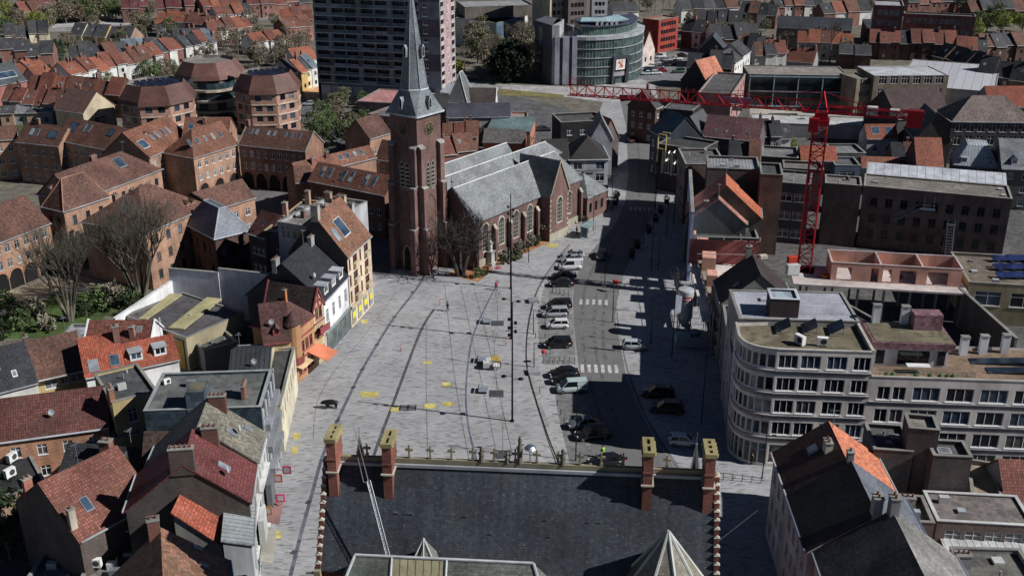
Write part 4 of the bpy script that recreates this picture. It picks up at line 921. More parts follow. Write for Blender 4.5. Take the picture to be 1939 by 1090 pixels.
# ---------- terracotta complex with arcades, left ----------
cx='terracotta brick complex'
def arcade(t,side,L,D,xs,w_,h_,m=None):
    F=SF(sides(L,D)[side])
    for i,x in enumerate(xs):
        g=MB(); n=10; pts=[(x-w_/2,.02),(x+w_/2,.02)]+[(x+w_/2*math.cos(PI*k/n),h_-w_/2+w_/2*math.sin(PI*k/n)) for k in range(n+1)]
        g.poly([F(a,b,-.03) for a,b in pts],0); o=g.obj('arcade_shade_panel',P_((.012,.011,.012)),t)  # flat black panel on the wall, painted shade of the arch hollow
        f=MB()
        for k in range(2,len(pts)-1): f.bar(F(*pts[k],-.03),F(*pts[k+1],-.03),.17,0,4)
        f.obj('arch_ring',m or B_((.42,.2,.12)),o)
def LD(t): # length/depth from wall bbox
    w_=[c for c in t.children if c.name.startswith('wall')][0]; bb=[v.co for v in w_.data.vertices]; return max(v.x for v in bb),max(v.y for v in bb)
W1=lambda n,r,z0=1.6,dz=2.9,w_=1.0,h_=1.5: (n,r,w_,h_,z0,dz,.5)
t=house('long low terracotta wing with arches at the far left, beside the bare trees',(-60,480),(94,421),9.,('r',12,381),5.2,'gable',orb,ter,win={'f':(8,2,1.1,1.5,4.0,2.7,.5)},fr=WD,name='terracotta_wing',cat='building',hipr=False)
arcade(t,'f',*LD(t),[LD(t)[0]*k for k in (.12,.3,.48,.66,.86)],2.9,3.6)
house('square terracotta block with pyramid roof between the arched wing and the long roof',(120,397),(205,369),11.,('p',72,391),4.6,'hip',orb,ter,win={'f':(3,3,.9,1.7,1.5,3.1,.6),'l':(2,3,.8,1.6,1.5,3.1,.6)},fr=FRD,name='terracotta_block',cat='building',ch=[(.2,.9,.9,.7,1.9,orb)],ridge=P_((.36,.2,.14)))
house('long terracotta building with hipped roof and roof hatch behind the pyramid block',(150,378),(305,319),10.5,('r',228,287),4.8,'hip',orb,ter,win={'f':(9,3,1.0,1.4,1.5,3.,.6)},fr=FRD,name='terracotta_block',cat='building',sky=[('f',.66,3.6,2.2,2.4)],ch=[(.45,.52,1.4,.7,1.)],hipl=False)
house('terracotta block with broad hipped roof behind the tall bare tree',(276,440),(396,388),10.5,('p',150,421),5.2,'hip',orb,ter,win={'f':(5,3,1.0,1.6,1.4,3.2,.8)},fr=FRD,name='terracotta_block',cat='building',ch=[(.3,.75,.9,.8,1.2,orb),(.6,.8,1.1,.8,1.2,orb)],dorm=[('f',.75,1.2,.7,.6,'gab',P_((.3,.2,.15)),ter),('f',.84,1.2,.7,.6,'gab',P_((.3,.2,.15)),ter)],sky=[('l',.5,2.5,.9,1.2)])
house('low terracotta roofed link beside the slate pyramid roof',(385,402),(482,373),7.,('r',456,339),3.6,'gable',orb,ter,name='link_building',cat='building')
house('dark brick villa with bluish truncated slate roof and flat lead top',(407,452),(472,436),8.6,('p',350,422),4.2,'trunc',B_(DBR),M('slate',(.17,.19,.225)),inset=2.7,ridge=P_((.45,.48,.52)),name='slate_roofed_villa',cat='building',win={'f':(3,2,1,1.8,1.5,3.6,.6),'l':(4,2,1,1.8,1.5,3.6,.6)},gut=P_((.5,.54,.6)),fr=FRD)
house('long terracotta roofed building with roof openings, second row from the left',(-40,268),(32,262),9.5,('r',40,236),4.,'gable',orb,ter,name='terracotta_wing',cat='building')
house('terracotta roofed wing with two chimneys left of the wide brown roof',(30,268),(110,276),9.5,('r',60,233),4.5,'gable',orb,ter,name='terracotta_wing',cat='building',sky=[('f',.25,1.5,1,1.8),('f',.38,1.5,1,1.8),('f',.75,1.2,2.6,2.,P_(BLK))],ch=[(.3,.5,.8,.6,1.)])
house('wide dark terracotta roofed wing in front of the left octagonal block',(103,263),(248,292),10.,('r',130,222),5.,'gable',orb,M('tile',(.125,.06,.045)),name='terracotta_wing',cat='building',sky=[('f',.14,3,2.4,2.4,P_(BLK)),('f',.27,3,.8,2.),('f',.34,3,.8,2.),('f',.62,2.6,1.8,2.,P_(BLK)),('f',.86,2.6,.6,.6)],win={'f':(10,3,1.,1.5,1.5,2.9,.6)})
house('bright terracotta roofed wing with five skylights behind the corner block',(282,297),(362,262),10.,('r',300,225),4.8,'gable',orb,M('tile',(.18,.078,.052)),name='terracotta_wing',cat='building',sky=[('f',.12,1.5,2.4,2.2,P_((.5,.5,.5)))]+[('f',.36+.13*k,2.2,.9,2.) for k in range(4)],win={'f':(6,3,1.,1.5,1.5,2.9,.6)})
house('small terracotta roof between the skylight wing and the left octagonal block',(345,262),(430,262),11.,('r',352,222),4.,'gable',orb,M('tile',(.17,.075,.05)),name='terracotta_wing',cat='building',sky=[('f',.15,1.8,1.2,1.5)],ch=[(.45,.35,.7,.7,1.2)])
t=house('terracotta corner block with lit arcade and round arches and five skylights',(366,298),(450,272),9.8,('p',296,291),4.6,'hip',orb,M('tile',(.17,.075,.05)),name='terracotta_block',cat='building',hipr=False,win={'f':(6,2,.9,1.5,4.4,2.8,.5),'l':(2,2,.5,1.2,4.,2.8,2.)},fr=FRW,sky=[('f',.12+.17*k,1.8,.8,1.5) for k in range(5)])
arcade(t,'f',*LD(t),[LD(t)[0]*k for k in (.16,.5,.84)],2.7,3.7)
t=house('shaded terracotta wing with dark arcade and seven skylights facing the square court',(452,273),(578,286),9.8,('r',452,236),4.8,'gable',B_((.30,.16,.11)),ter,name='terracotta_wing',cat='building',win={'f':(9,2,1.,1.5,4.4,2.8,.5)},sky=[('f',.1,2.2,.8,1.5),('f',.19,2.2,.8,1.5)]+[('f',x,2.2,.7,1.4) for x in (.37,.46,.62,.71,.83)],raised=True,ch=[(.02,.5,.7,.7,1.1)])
arcade(t,'f',*LD(t),[LD(t)[0]*k for k in (.1,.3,.5,.7,.9)],2.7,3.7)
house('lit terracotta roof with two chimneys and a row of small skylights left of the tower',(568,332),(712,297),8.5,('r',600,298),4.,'gable',orb,M('tile',(.18,.08,.055)),name='terracotta_wing',cat='building',sky=[('f',x,1.2,.9,1.3) for x in (.58,.67,.77,.86)],ch=[(.22,.3,.8,.6,1.2),(.42,.4,.8,.6,1.2)])
house('brown tiled wing with twelve skylights in two rows, touching the church tower',(584,341),(728,369),9.,('r',625,311),4.8,'gable',B_((.28,.15,.10)),M('tile',(.14,.062,.045)),name='terracotta_wing',cat='building',sky=[('f',x,i,.9,1.4) for i in (.9,2.9) for x in (.12,.22,.4,.5,.7,.8)],win={'f':(9,2,1.,1.5,1.6,3.,.5)})
house('low brown roof at the left end of the skylight wing',(560,345),(590,343),8.,6.,2.5,'gable',B_((.28,.15,.10)),ter,name='terracotta_wing',cat='building')
# three octagonal blocks
def octo(label,px,py,z,r,rot,zb=0,solar=True,lean=.27):
    c=V2(W(px,py,z)); t=thing('octagonal_block',label,'building',(c.x,c.y,0),rot)
    pt=lambda rr,i:(rr*math.cos(2*PI*i/8),rr*math.sin(2*PI*i/8)); wb=MB()
    for i in range(8):
        a=Vector(pt(r,i)); b=Vector(pt(r,i+1)); Ln=(b-a).length; d=(b-a)/Ln; n=Vector((-d.y,d.x)); mid=(a+b)/2
        F=lambda s_,zz,ii,a=a,d=d,n=n:(*(a+d*s_+n*ii),zz)
        ops=grid_ops(Ln,2,4,1.7,1.6,1.1,(z-.8)/4,.6); wallgrid(wb,F,Ln,0,z,ops)
        for k in range(1,5):
            zz=k*(z-.8)/4; q=[F(.1,zz,-.2),F(Ln-.1,zz,-.2),F(Ln-.1,zz,-.003),F(.1,zz,-.003)]
            wb.poly([(x,y,zz+.3) for x,y,_ in q],1); wb.poly([q[0],q[1],(q[1][0],q[1][1],zz+.3),(q[0][0],q[0][1],zz+.3)],1)
        wn=Matrix.Rotation(rot,2)@(-n)
        if wn.dot(-c)>-2:
            for o in ops: window(t,o[1]-o[0],o[3]-o[2],F((o[0]+o[1])/2,o[2],0),math.atan2(d.y,d.x),'2',FRD,False)
    wb.obj('wall',[B_((.36,.21,.16)),P_((.52,.42,.34))],t)
    rb=MB(); h=4.0
    for i in range(8):
        o0,o1=pt(r+.7,i),pt(r+.7,i+1); m0,m1=pt(r+.3,i),pt(r+.3,i+1); i0,i1=pt(r*.76,i),pt(r*.76,i+1)
        rb.poly([(*o0,z-.5),(*o1,z-.5),(*m1,z+.5),(*m0,z+.5)],0); rb.poly([(*m0,z+.5),(*m1,z+.5),(*i1,z+h),(*i0,z+h)],0); rb.poly([(*o1,z-.5),(*o0,z-.5),(*pt(r-.1,i),z-.55),(*pt(r-.1,i+1),z-.55)],0)
        rb.poly([(*i1,z+h),(*i0,z+h),(*i0,z+h-.9),(*i1,z+h-.9)][::-1],1)
    rb.poly([(*pt(r*.76,i),z+h-.9) for i in range(8)],1); ro=rb.obj('roof',[M('slate',(.135,.065,.055)),M('flat',(.22,.2,.18))],t)
    if solar:
        k=0
        for yy in (-.4,-.15,.1,.35):
            for xx in (-.5,-.32,-.14,.04,.22,.4):
                if math.hypot(xx,yy)>.62: continue
                q=MB(); w_=r*.15; x=xx*r+.5; y=yy*r; q.slab([[(x,y,z+h-.7),(x+w_,y,z+h-.7),(x+w_,y+1.3,z+h-.2),(x,y+1.3,z+h-.2)]],.06); q.obj('solar_panel',M('glass',(.012,.016,.03),.3),ro)
    return t
octo('left octagonal brick block with solar panels on a sunken roof',298,183,11.6,9.6,rad(35))
octo('right octagonal brick block with solar panels beside the apartment tower',506,163,11.6,8.9,rad(27))
octo('rear octagonal brick block with dish and pipes, between the other two',398,138,10.5,9.8,rad(29),solar=False)
# curved glass link between octagons
def glink():
    c=V2(W(398,190,6)); t=thing('glazed_stairwell','dark glazed curved link with pale balconies between the octagonal blocks','building',(c.x,c.y,0))
    m=MB(); m.lathe([(6.5,0),(6.5,11)],0,4,16); m.obj('glazing',M('glass',(.03,.05,.06)),t)
    for k in range(1,4): 
        q=MB(); q.lathe([(6.55,k*2.9),(7.4,k*2.9),(7.4,k*2.9+.6),(6.55,k*2.9+.6)],0,4,16); q.obj('balcony',P_((.45,.38,.32)),t)
glink()
# ---------- left foreground quarter ----------
house('black tiled house with white gutter at the left edge beside the yellow house',(-30,748),(70,722),7.5,('r',40,647),4.5,'gable',WL['w'][1],M('pan',(.035,.037,.045)),st='x',sky=[('f',.65,1,.6,.9,P_(WHITE))])
house('mustard yellow house with brown tiled roof and zinc canopy over three white windows',(66,707),(160,686),7.8,('r',62,643),4.2,'gable',P_((.50,.38,.17)),M('tile',(.13,.068,.052)),win={'f':lambda L:[(L*.15,L*.42,5.2,6.7),(L*.48,L*.62,5.4,6.7),(L*.68,L*.94,5.4,6.9),(L*.2,L*.4,2,3.6),(L*.6,L*.85,2,3.6)]},glass=3,ov=.9,ch=[(.02,.75,.5,1.,1.4)],gut=P_((.45,.45,.45)))
house('bright orange tiled house with two dark roof windows',(163,713),(236,699),7.8,('r',187,633),4.4,'gable',P_(WHITE),M('pan',(.40,.105,.06)),sky=[('f',.24,.3,1.3,1.7),('f',.8,.5,1.2,1.6)],ch=[(.97,.4,.8,1.0,1.8)])
house('orange tiled house with patched tiles and two small white dormers',(237,700),(338,678),7.4,('r',285,640),3.8,'gable',P_(WHITE),M('pan',(.37,.10,.058)),dorm=[('f',.25,.7,1.6,1.2,'flat'),('f',.7,.7,1.6,1.2,'flat')])
house('brown tiled outbuilding with curved white gable wall behind the orange roofs',(160,650),(284,650),6.2,('r',215,606),3.4,'gable',P_(WHITE),M('tile',(.16,.06,.045)),sky=[('f',.8,1.2,.8,1.)],raised=True,top=P_((.75,.75,.75)),ch=[(.72,.15,.7,.7,1.4)])
house('low flat roofed shed with grey roof beside the garden',(112,640),(158,640),4.,5.,0,'flat',P_(GRY),M('flat',(.3,.31,.33)),name='shed',cat='shed')
house('long brown corrugated roofed hall at the left edge',(-60,842),(205,806),6.4,('r',100,742),4.0,'gable',B_((.38,.2,.12)),M('pan',(.17,.068,.058)),name='hall',cat='hall',gut=P_((.6,.62,.66)))
house('flat grey roofed yellow house between the orange roofs and the slate clad house',(212,762),(298,740),9.6,('p',222,697),0,'flat',P_((.48,.38,.19)),M('flat',(.085,.088,.092)),parapet=.3,win={'f':lambda L:[(L*.3,L*.5,6.4,8.2),(L*.3,L*.5,3.,4.8)]},ch=[(.03,.1,.6,1.6,1.9,B_((.42,.2,.12)))],glass=1)
t=house('house clad in blue grey slates with flat grey roof and glazed light box',(272,778),(494,770),12.4,('p',302,707),0,'flat',M('tile',(.055,.080,.105),.6,1.,2.2),M('flat',(.135,.145,.14)),parapet=.3,win={'r':(4,4,1.3,1.8,.8,2.9,.5)},ch=[(.82,.35,.4,1.8,1.6)],top=P_((.3,.32,.32)))
L,D=LD(t); q=MB(); q.box(L*.37,-.05,12.0,L*.53,2.6,14.6,0); qq=q.obj('light_box',M('tile',(.10,.13,.16),.6,1.,2.2),t); q=MB(); q.box(L*.385,.25,14.61,L*.515,2.3,14.66,0); q.obj('glass_top',M('glass',(.13,.12,.08)),qq)
t.name='slate_clad_house'
for z in (3.3,6.2,9.1): q=MB(); q.box(L+.003,.3,z,L+.8,D-.3,z+.85); q.obj('balcony_band',P_((.22,.23,.25)),t)
for k in range(5): q=MB(); q.box(L+.003,.2+k*(D-.5)/4,.2,L+.18,.4+k*(D-.5)/4,12.); q.obj('white_pilaster',P_((.62,.62,.62)),t)
house('dark ribbed roof house between the slate clad house and the ornate yellow house',(434,716),(508,712),7.0,('p',462,655),1.8,'gable',P_((.5,.46,.33)),M('seam',(.055,.06,.065)),sky=[])
t=house('tall cream house with flat bitumen roof along the square beside the ornate yellow house',(531,768),(558,658),6.6,5.2,0,'flat',P_((.60,.55,.42)),M('flat',(.07,.072,.07)),parapet=.25,win={'f':(7,1,1.0,1.9,3.6,3.1,.6)},fr=P_((.6,.5,.35)),ez=6.6)
# workshop with big flat roof
t=house('large flat roofed workshop with two cream skylight strips and timber end wall',(352,640),(462,592),5.2,('p',228,600),0,'flat',P_((.35,.3,.2)),M('flat',(.11,.105,.11)),parapet=.12,name='workshop',cat='workshop',win={},top=P_((.2,.2,.2)))
t=None
def ws():
    t=thing('rooftop_skylight','pair of long cream skylight strips on the flat workshop roof','skylight',W(300,590,5.2))
    for a,b,c,d in (((262,603),(278,603),(345,557),(322,555)),((318,620),(348,622),(420,565),(392,562))):
        mb=MB(); P=[W(*p,5.32)-W(300,590,5.2) for p in (a,b,c,d)]; mb.slab([P],.18); mb.obj('skylight_strip',P_((.40,.36,.20)),t)
ws()
def wall_seg(name,label,a,b,z0,z1,th,m,cap=None):
    A=V2(W(*a,z1)); Bq=V2(W(*b,z1)); d=Bq-A; L=d.length; t=thing(name,label,'wall',(A.x,A.y,z0),math.atan2(d.y,d.x)); mb=MB(); mb.box(0,-th/2,0,L,th/2,z1-z0); mb.obj('panel',m,t); mb=MB(); mb.box(-.05,-th/2-.06,z1-z0+.002,L+.05,th/2+.06,z1-z0+.1); mb.obj('coping',cap or COPE,t); return t
wall_seg('boundary_wall','low white painted wall running diagonally along the workshop roof',(216,603),(330,528),0,5.9,.35,P_(WHITE),P_((.6,.6,.6)))
wall_seg('boundary_wall','tall pale painted wall behind the workshop, left part',(320,508),(414,516),0,8.0,.4,P_((.62,.64,.72)))
wall_seg('boundary_wall','tall pale painted wall behind the workshop, right part beside the black house',(414,508),(512,519),0,8.6,.4,P_((.62,.64,.72)))
house('timber clad end of the workshop with white base wall',(346,646),(380,628),4.6,5,0,'flat',P_((.28,.17,.05)),M('flat',(.1,.1,.1)),name='timber_shed',cat='shed',win={},parapet=.1)
house('narrow flat roofed annex between the workshop and the ornate house',(386,664),(452,646),3.6,9,0,'flat',P_((.2,.2,.2)),M('flat',(.13,.14,.13)),name='annex',cat='annex',win={})
# ornate yellow & red half-timbered house
red_=P_((.27,.07,.075)); yel=P_((.50,.36,.19))
t=house('ornate orange and yellow house with dark red timber gable, balcony and brown tiled roof',(500,649),(550,643),7.8,('r',500,574),4.0,'gable',yel,M('tile',(.095,.045,.042)),name='half_timbered_house',fr=red_,dorm=[('f',.5,.6,.9,.9,'gab',red_,M('tile',(.1,.05,.05)))],win={'f':(4,2,1,1.5,3.5,3.2,.5)},gut=red_)
t=house('ornate corner wing with orange front towards the square and red trimmed windows',PX(V2(W(564,726,0)),8.4),PX(V2(W(600,693,0)),8.4),8.4,6.5,3.2,'hip',P_((.46,.25,.13)),M('tile',(.10,.05,.045)),name='half_timbered_house',fr=red_,win={'f':(4,3,.9,1.7,.9,3.1,.5),'l':(2,3,1.1,1.8,.9,3.1,.5)},gut=red_,ch=[(.5,.4,.5,.5,1.6,P_((.5,.2,.08)))])
L,D=LD(t)
for k in range(1): 
    q=MB(); q.lathe([(1.2,3.4),(1.35,3.4),(1.35,4.4),(1.25,4.4)],0.2,.2,14); q.obj('balcony',red_,t)
    q=MB(); q.lathe([(1.1,2.9),(1.1,9.4)],0.2,.2,14); q.lathe([(1.35,9.4),(0,11.2)],0.2,.2,14,1); q.obj('corner_bay',[P_((.46,.25,.13)),M('tile',(.10,.05,.045))],t)
q=MB(); q.slab([[(3.3,-3.2,2.5),(6.7,-3.2,2.5),(6.7,-.02,3.5),(3.3,-.02,3.5)]],.05); q.obj('awning',P_((.66,.21,.12)),t)
q=MB(); q.slab([[(-1,-1.6,3.0),(2.2,-1.6,3.0),(2.2,-.02,3.3),(-1,-.02,3.3)]],.06); q.obj('canopy',P_((.6,.42,.25)),t)
for z in (3.1,6.3): q=MB(); q.box(0,-.12,z,L,-.003,z+.25); q.obj('cornice',red_,t)
t=house('narrow half timbered gable house with red balcony between the corner wing and the white house',PX(V2(W(600.5,692.5,0)),9.),PX(V2(W(619.5,677,0)),9.),9.,8.,2.8,'gablex',P_((.52,.42,.25)),M('tile',(.055,.038,.036)),name='half_timbered_house',fr=red_,win={'f':(2,3,.9,1.7,.9,3.1,.4)},gut=red_,raised=True,top=red_)
L,D=LD(t); q=MB()
for a,b in (((0,9.),(L,9.)),((0,6.6),(L,6.6)),((L/2,9.),(L/2,11.6)),((0,9.),(L*.5,10.4)),((L,9.),(L*.5,10.4))): q.bar((a[0],-.08,a[1]),(b[0],-.08,b[1]),.12)
q.obj('timber_frame',red_,t)
q=MB(); q.box(.1,-1.0,5.2,L-.1,-.9,6.2); q.box(.1,-1.0,5.1,L-.1,-.003,5.2); q.obj('balcony',red_,t)
# white house with black roof
t=house('white rendered house with glossy black tiled roof, three dormers and glazed shopfront',(640,667),(668,590) if False else (668,612),0,8.5,0.1,'gable',ez=0) if False else None
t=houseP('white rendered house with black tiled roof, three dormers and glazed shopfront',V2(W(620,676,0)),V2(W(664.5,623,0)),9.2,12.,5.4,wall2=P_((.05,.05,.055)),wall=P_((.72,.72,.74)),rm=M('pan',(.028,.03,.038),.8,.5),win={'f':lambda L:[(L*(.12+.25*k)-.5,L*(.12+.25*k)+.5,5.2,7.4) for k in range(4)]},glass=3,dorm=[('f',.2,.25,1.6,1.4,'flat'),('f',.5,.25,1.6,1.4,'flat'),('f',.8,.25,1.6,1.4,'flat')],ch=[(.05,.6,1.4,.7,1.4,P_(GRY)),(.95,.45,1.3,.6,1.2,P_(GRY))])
L,D=LD(t); q=MB(); q.box(.2,-.12,.2,L-.2,-.003,3.6,0); 
for k in range(6): q.box(.2+k*(L-.5)/5,-.17,.1,.3+k*(L-.5)/5,-.121,3.7,1)
q.box(.1,-.2,3.6,L-.1,-.003,4.0,1); q.obj('shopfront',[M('glass',(.10,.125,.12)),P_((.25,.27,.27))],t)
# beige corner building with brown roof
t=houseP('beige corner building with brown tiled roof, red balcony recesses and yellow shop windows',V2(W(666,621,0)),V2(W(708,574,0)),12.2,9.8,6.2,wall2=P_((.07,.062,.06)),wall=P_((.60,.50,.36)),rm=M('tile',(.20,.10,.065)),win={'f':lambda L:[(L*c-.9,L*c+.9,z,z+1.8) for z in (4.2,6.9,9.6) for c in (.3,.78)]+[(L*c-.35,L*c+.35,z,z+1.8) for z in (4.2,6.9,9.6) for c in (.08,.53)]},fr=red_,glass=0,sky=[('f',.42,1.8,2.6,3.2,P_((.6,.6,.6))),('f',.14,1.5,1.5,2.2)],ch=[(.03,.5,.9,1.2,1.5,P_((.42,.38,.33)))])  # side and rear walls coloured near-black to carry their shade
L,D=LD(t); q=MB()
for k in range(4): q.box(L*(.04+.25*k),-.1,.4,L*(.04+.25*k)+1.6,-.003,3.0,0); q.box(L*(.04+.25*k)+.2,-.13,1.4,L*(.04+.25*k)+1.4,-.101,2.4,1)
q.box(0,-.35,3.3,L,-.003,3.7,2); q.obj('shopfront',[M('glass',(.25,.28,.26)),P_((.75,.62,.05)),P_((.5,.42,.3))],t)
for z in (4.0,6.7,9.4):
    for c in (.3,.78): q=MB(); q.box(L*c-.9,-.55,z,L*c+.9,-.003,z+.8); q.obj('balcony',P_((.55,.45,.33)),t)
t=house('penthouse with white walls, gravel roof and a cluster of chimneys behind the beige corner building',(525,420),(600,432),14.6,('p',548,360),0,'flat',P_((.36,.36,.38)),M('flat',(.21,.20,.185)),win={'f':(3,1,1.6,2.1,12.,3,.4)},ch=[(.1,.9,1.2,.7,1.6,orb),(.45,.9,1.6,.7,1.4,P_((.45,.35,.28))),(.25,.3,.7,.7,1.2),(.55,.5,.8,.7,1.5),(.95,.7,1.,.7,1.4,P_((.4,.4,.4)))])
house('dark rear block of the beige corner building with blank side walls',(500,437),(612,445),12.6,('p',520,375),0,'flat',P_((.055,.052,.055)),M('flat',(.2,.2,.19)),ez=12.6,win={'f':(3,3,.9,1.4,2.,3.2,1.)},top=P_((.42,.3,.2)),name='rear_block',cat='building',ch=[(.02,.5,.8,.8,2.6,P_((.4,.27,.2))),(.12,.95,.8,.8,2.4,P_((.4,.27,.2)))])
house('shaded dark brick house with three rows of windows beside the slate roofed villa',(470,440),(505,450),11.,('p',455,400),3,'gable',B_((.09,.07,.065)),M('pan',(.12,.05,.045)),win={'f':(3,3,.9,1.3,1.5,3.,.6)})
# ---------- left street row towards the bottom ----------
# houses along the street: facade on the right (faces +x), ridge parallel to the street
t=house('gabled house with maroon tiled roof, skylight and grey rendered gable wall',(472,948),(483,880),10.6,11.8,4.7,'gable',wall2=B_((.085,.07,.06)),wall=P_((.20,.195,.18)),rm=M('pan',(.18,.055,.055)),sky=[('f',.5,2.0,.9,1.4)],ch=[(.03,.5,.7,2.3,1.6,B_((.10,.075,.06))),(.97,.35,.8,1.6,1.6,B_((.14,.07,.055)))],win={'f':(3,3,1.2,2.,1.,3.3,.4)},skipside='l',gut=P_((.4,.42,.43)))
L,D=LD(t)
for z in (3.6,6.9,10.0): q=MB(); q.box(0,-.3,z,L,-.003,z+.22); q.obj('cornice',P_((.6,.6,.58)),t)
q=MB(); q.box(L*.3,-.9,3.9,L*.7,-.305,6.8); q.obj('bay_window',P_((.5,.5,.48)),t)
q=MB(); q.slab([[(.3,-1.6,2.7),(L-.3,-1.6,2.7),(L-.3,-.31,3.2),(.3,-.31,3.2)]],.05); q.obj('awning',P_((.32,.30,.26)),t)
t=house('mossy grey slated house with skylight between the slate clad house and the maroon roof',(486,873),(500,818),10.9,11.2,4.5,'gable',P_((.55,.53,.5)),M('tile',(.17,.155,.125)),sky=[('f',.4,2.2,.9,1.3),('f',.8,1.,.8,1.)],ch=[(.9,.4,.7,1.8,1.4,B_((.16,.07,.055)))],win={'f':(3,3,1.2,2.,1.,3.3,.4)})
L,D=LD(t)
for z in (3.6,6.9,10.0): q=MB(); q.box(0,-.3,z,L,-.003,z+.22); q.obj('cornice',P_((.6,.6,.6)),t)
q=MB(); q.box(L*.3,-.9,3.9,L*.7,-.305,6.8); q.obj('bay_window',P_((.16,.17,.18)),t)
q=MB(); q.slab([[(.3,-1.6,2.7),(L-.3,-1.6,2.7),(L-.3,-.31,3.2),(.3,-.31,3.2)]],.05); q.obj('awning',P_((.22,.12,.11)),t)
house('small annex with bright orange tiled roof in front of the grey gable wall',(419,1030),(437,984),8.2,('r',366,948) if False else 4.2,3.6,'shed',P_((.25,.24,.22)),M('pan',(.34,.095,.06)),name='annex',cat='annex',win={},ov=.15)
house('lead roofed front extension beside the small orange roof on the street',(476,1030),(480,955),8.6,2.6,.8,'shed',P_((.4,.42,.42)),M('seam',(.25,.27,.28)),name='front_extension',cat='annex')
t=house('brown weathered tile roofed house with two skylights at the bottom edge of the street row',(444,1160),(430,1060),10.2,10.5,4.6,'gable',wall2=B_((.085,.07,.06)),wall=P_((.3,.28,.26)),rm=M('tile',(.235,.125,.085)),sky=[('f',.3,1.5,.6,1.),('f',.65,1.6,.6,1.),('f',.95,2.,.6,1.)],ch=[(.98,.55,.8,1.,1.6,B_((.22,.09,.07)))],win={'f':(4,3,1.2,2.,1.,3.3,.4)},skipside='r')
L,D=LD(t)
for z in (3.6,6.9,10.0): q=MB(); q.box(0,-.3,z,L,-.003,z+.22); q.obj('cornice',P_((.2,.2,.22)),t)
q=MB(); q.box(L*.3,-.9,3.9,L*.7,-.305,6.8); q.obj('bay_window',P_((.12,.13,.16)),t)
q=MB(); q.slab([[(.3,-1.6,2.7),(L-.3,-1.6,2.7),(L-.3,-.31,3.2),(.3,-.31,3.2)]],.05); q.obj('awning',P_((.1,.1,.12)),t)
house('red tiled house with skylight and tall shaded brick gable at the bottom left',(30,948),(150,1022),8.2,('p',60,890) if False else 8.6,4.4,'gablex',B_((.11,.085,.075)),M('pan',(.21,.08,.06)),sky=[('r',.3,1.6,.9,1.6)],ch=[(.2,.05,.5,.9,1.5,B_((.3,.12,.08))),(.9,.03,.5,.7,2.,P_((.4,.36,.3)))],win={},ez=8.2)
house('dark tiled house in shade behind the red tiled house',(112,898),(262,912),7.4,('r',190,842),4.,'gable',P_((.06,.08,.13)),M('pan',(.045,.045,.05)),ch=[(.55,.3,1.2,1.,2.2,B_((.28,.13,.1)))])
house('flat black bitumen roofed hall at the left edge below the corrugated roof',(-60,960),(88,915),3.8,('p',-60,868),0,'flat',B_((.3,.2,.14)),M('flat',(.035,.036,.038)),name='hall',cat='hall',win={},parapet=.15)
house('blue white rear house with small roof terrace at the bottom left',(168,1000),(262,1000),6.5,5.5,2.6,'shed',P_((.5,.52,.58)),M('pan',(.17,.06,.045)),ch=[(.95,.1,.7,.8,2.,B_((.3,.12,.08)))])
house('flat grey roofed extension at the bottom left corner',(40,1110),(145,1110),3.2,7,0,'flat',P_((.3,.3,.3)),M('flat',(.16,.18,.18)),name='annex',cat='annex',win={})
house('small flat roofed extension with round vent at the bottom',(150,1100),(245,1095),4.2,4.5,0,'flat',P_((.55,.55,.56)),M('flat',(.2,.2,.19)),name='annex',cat='annex',win={'f':(2,1,1.4,1.6,1.,3,.3)})
house('shadowed courtyard roof between the red house and the grey gable',(170,945),(250,945),6.,4.5,2.,'gable',B_(DBR),M('pan',(.10,.045,.04)),name='annex',cat='annex',win={})
house('low house with brown roof between the corrugated hall and the mossy slated house',(268,905),(345,905),8.,6.,4.,'gable',B_((.12,.08,.065)),M('tile',(.07,.045,.04)),ch=[(.6,.9,1.1,.8,1.6,B_((.16,.08,.06)))])
house('yellow rear house with air conditioner below the flat grey roof',(212,830),(270,822),5.2,4.,0,'flat',P_((.5,.38,.19)),M('flat',(.1,.1,.1)),name='annex',cat='annex')
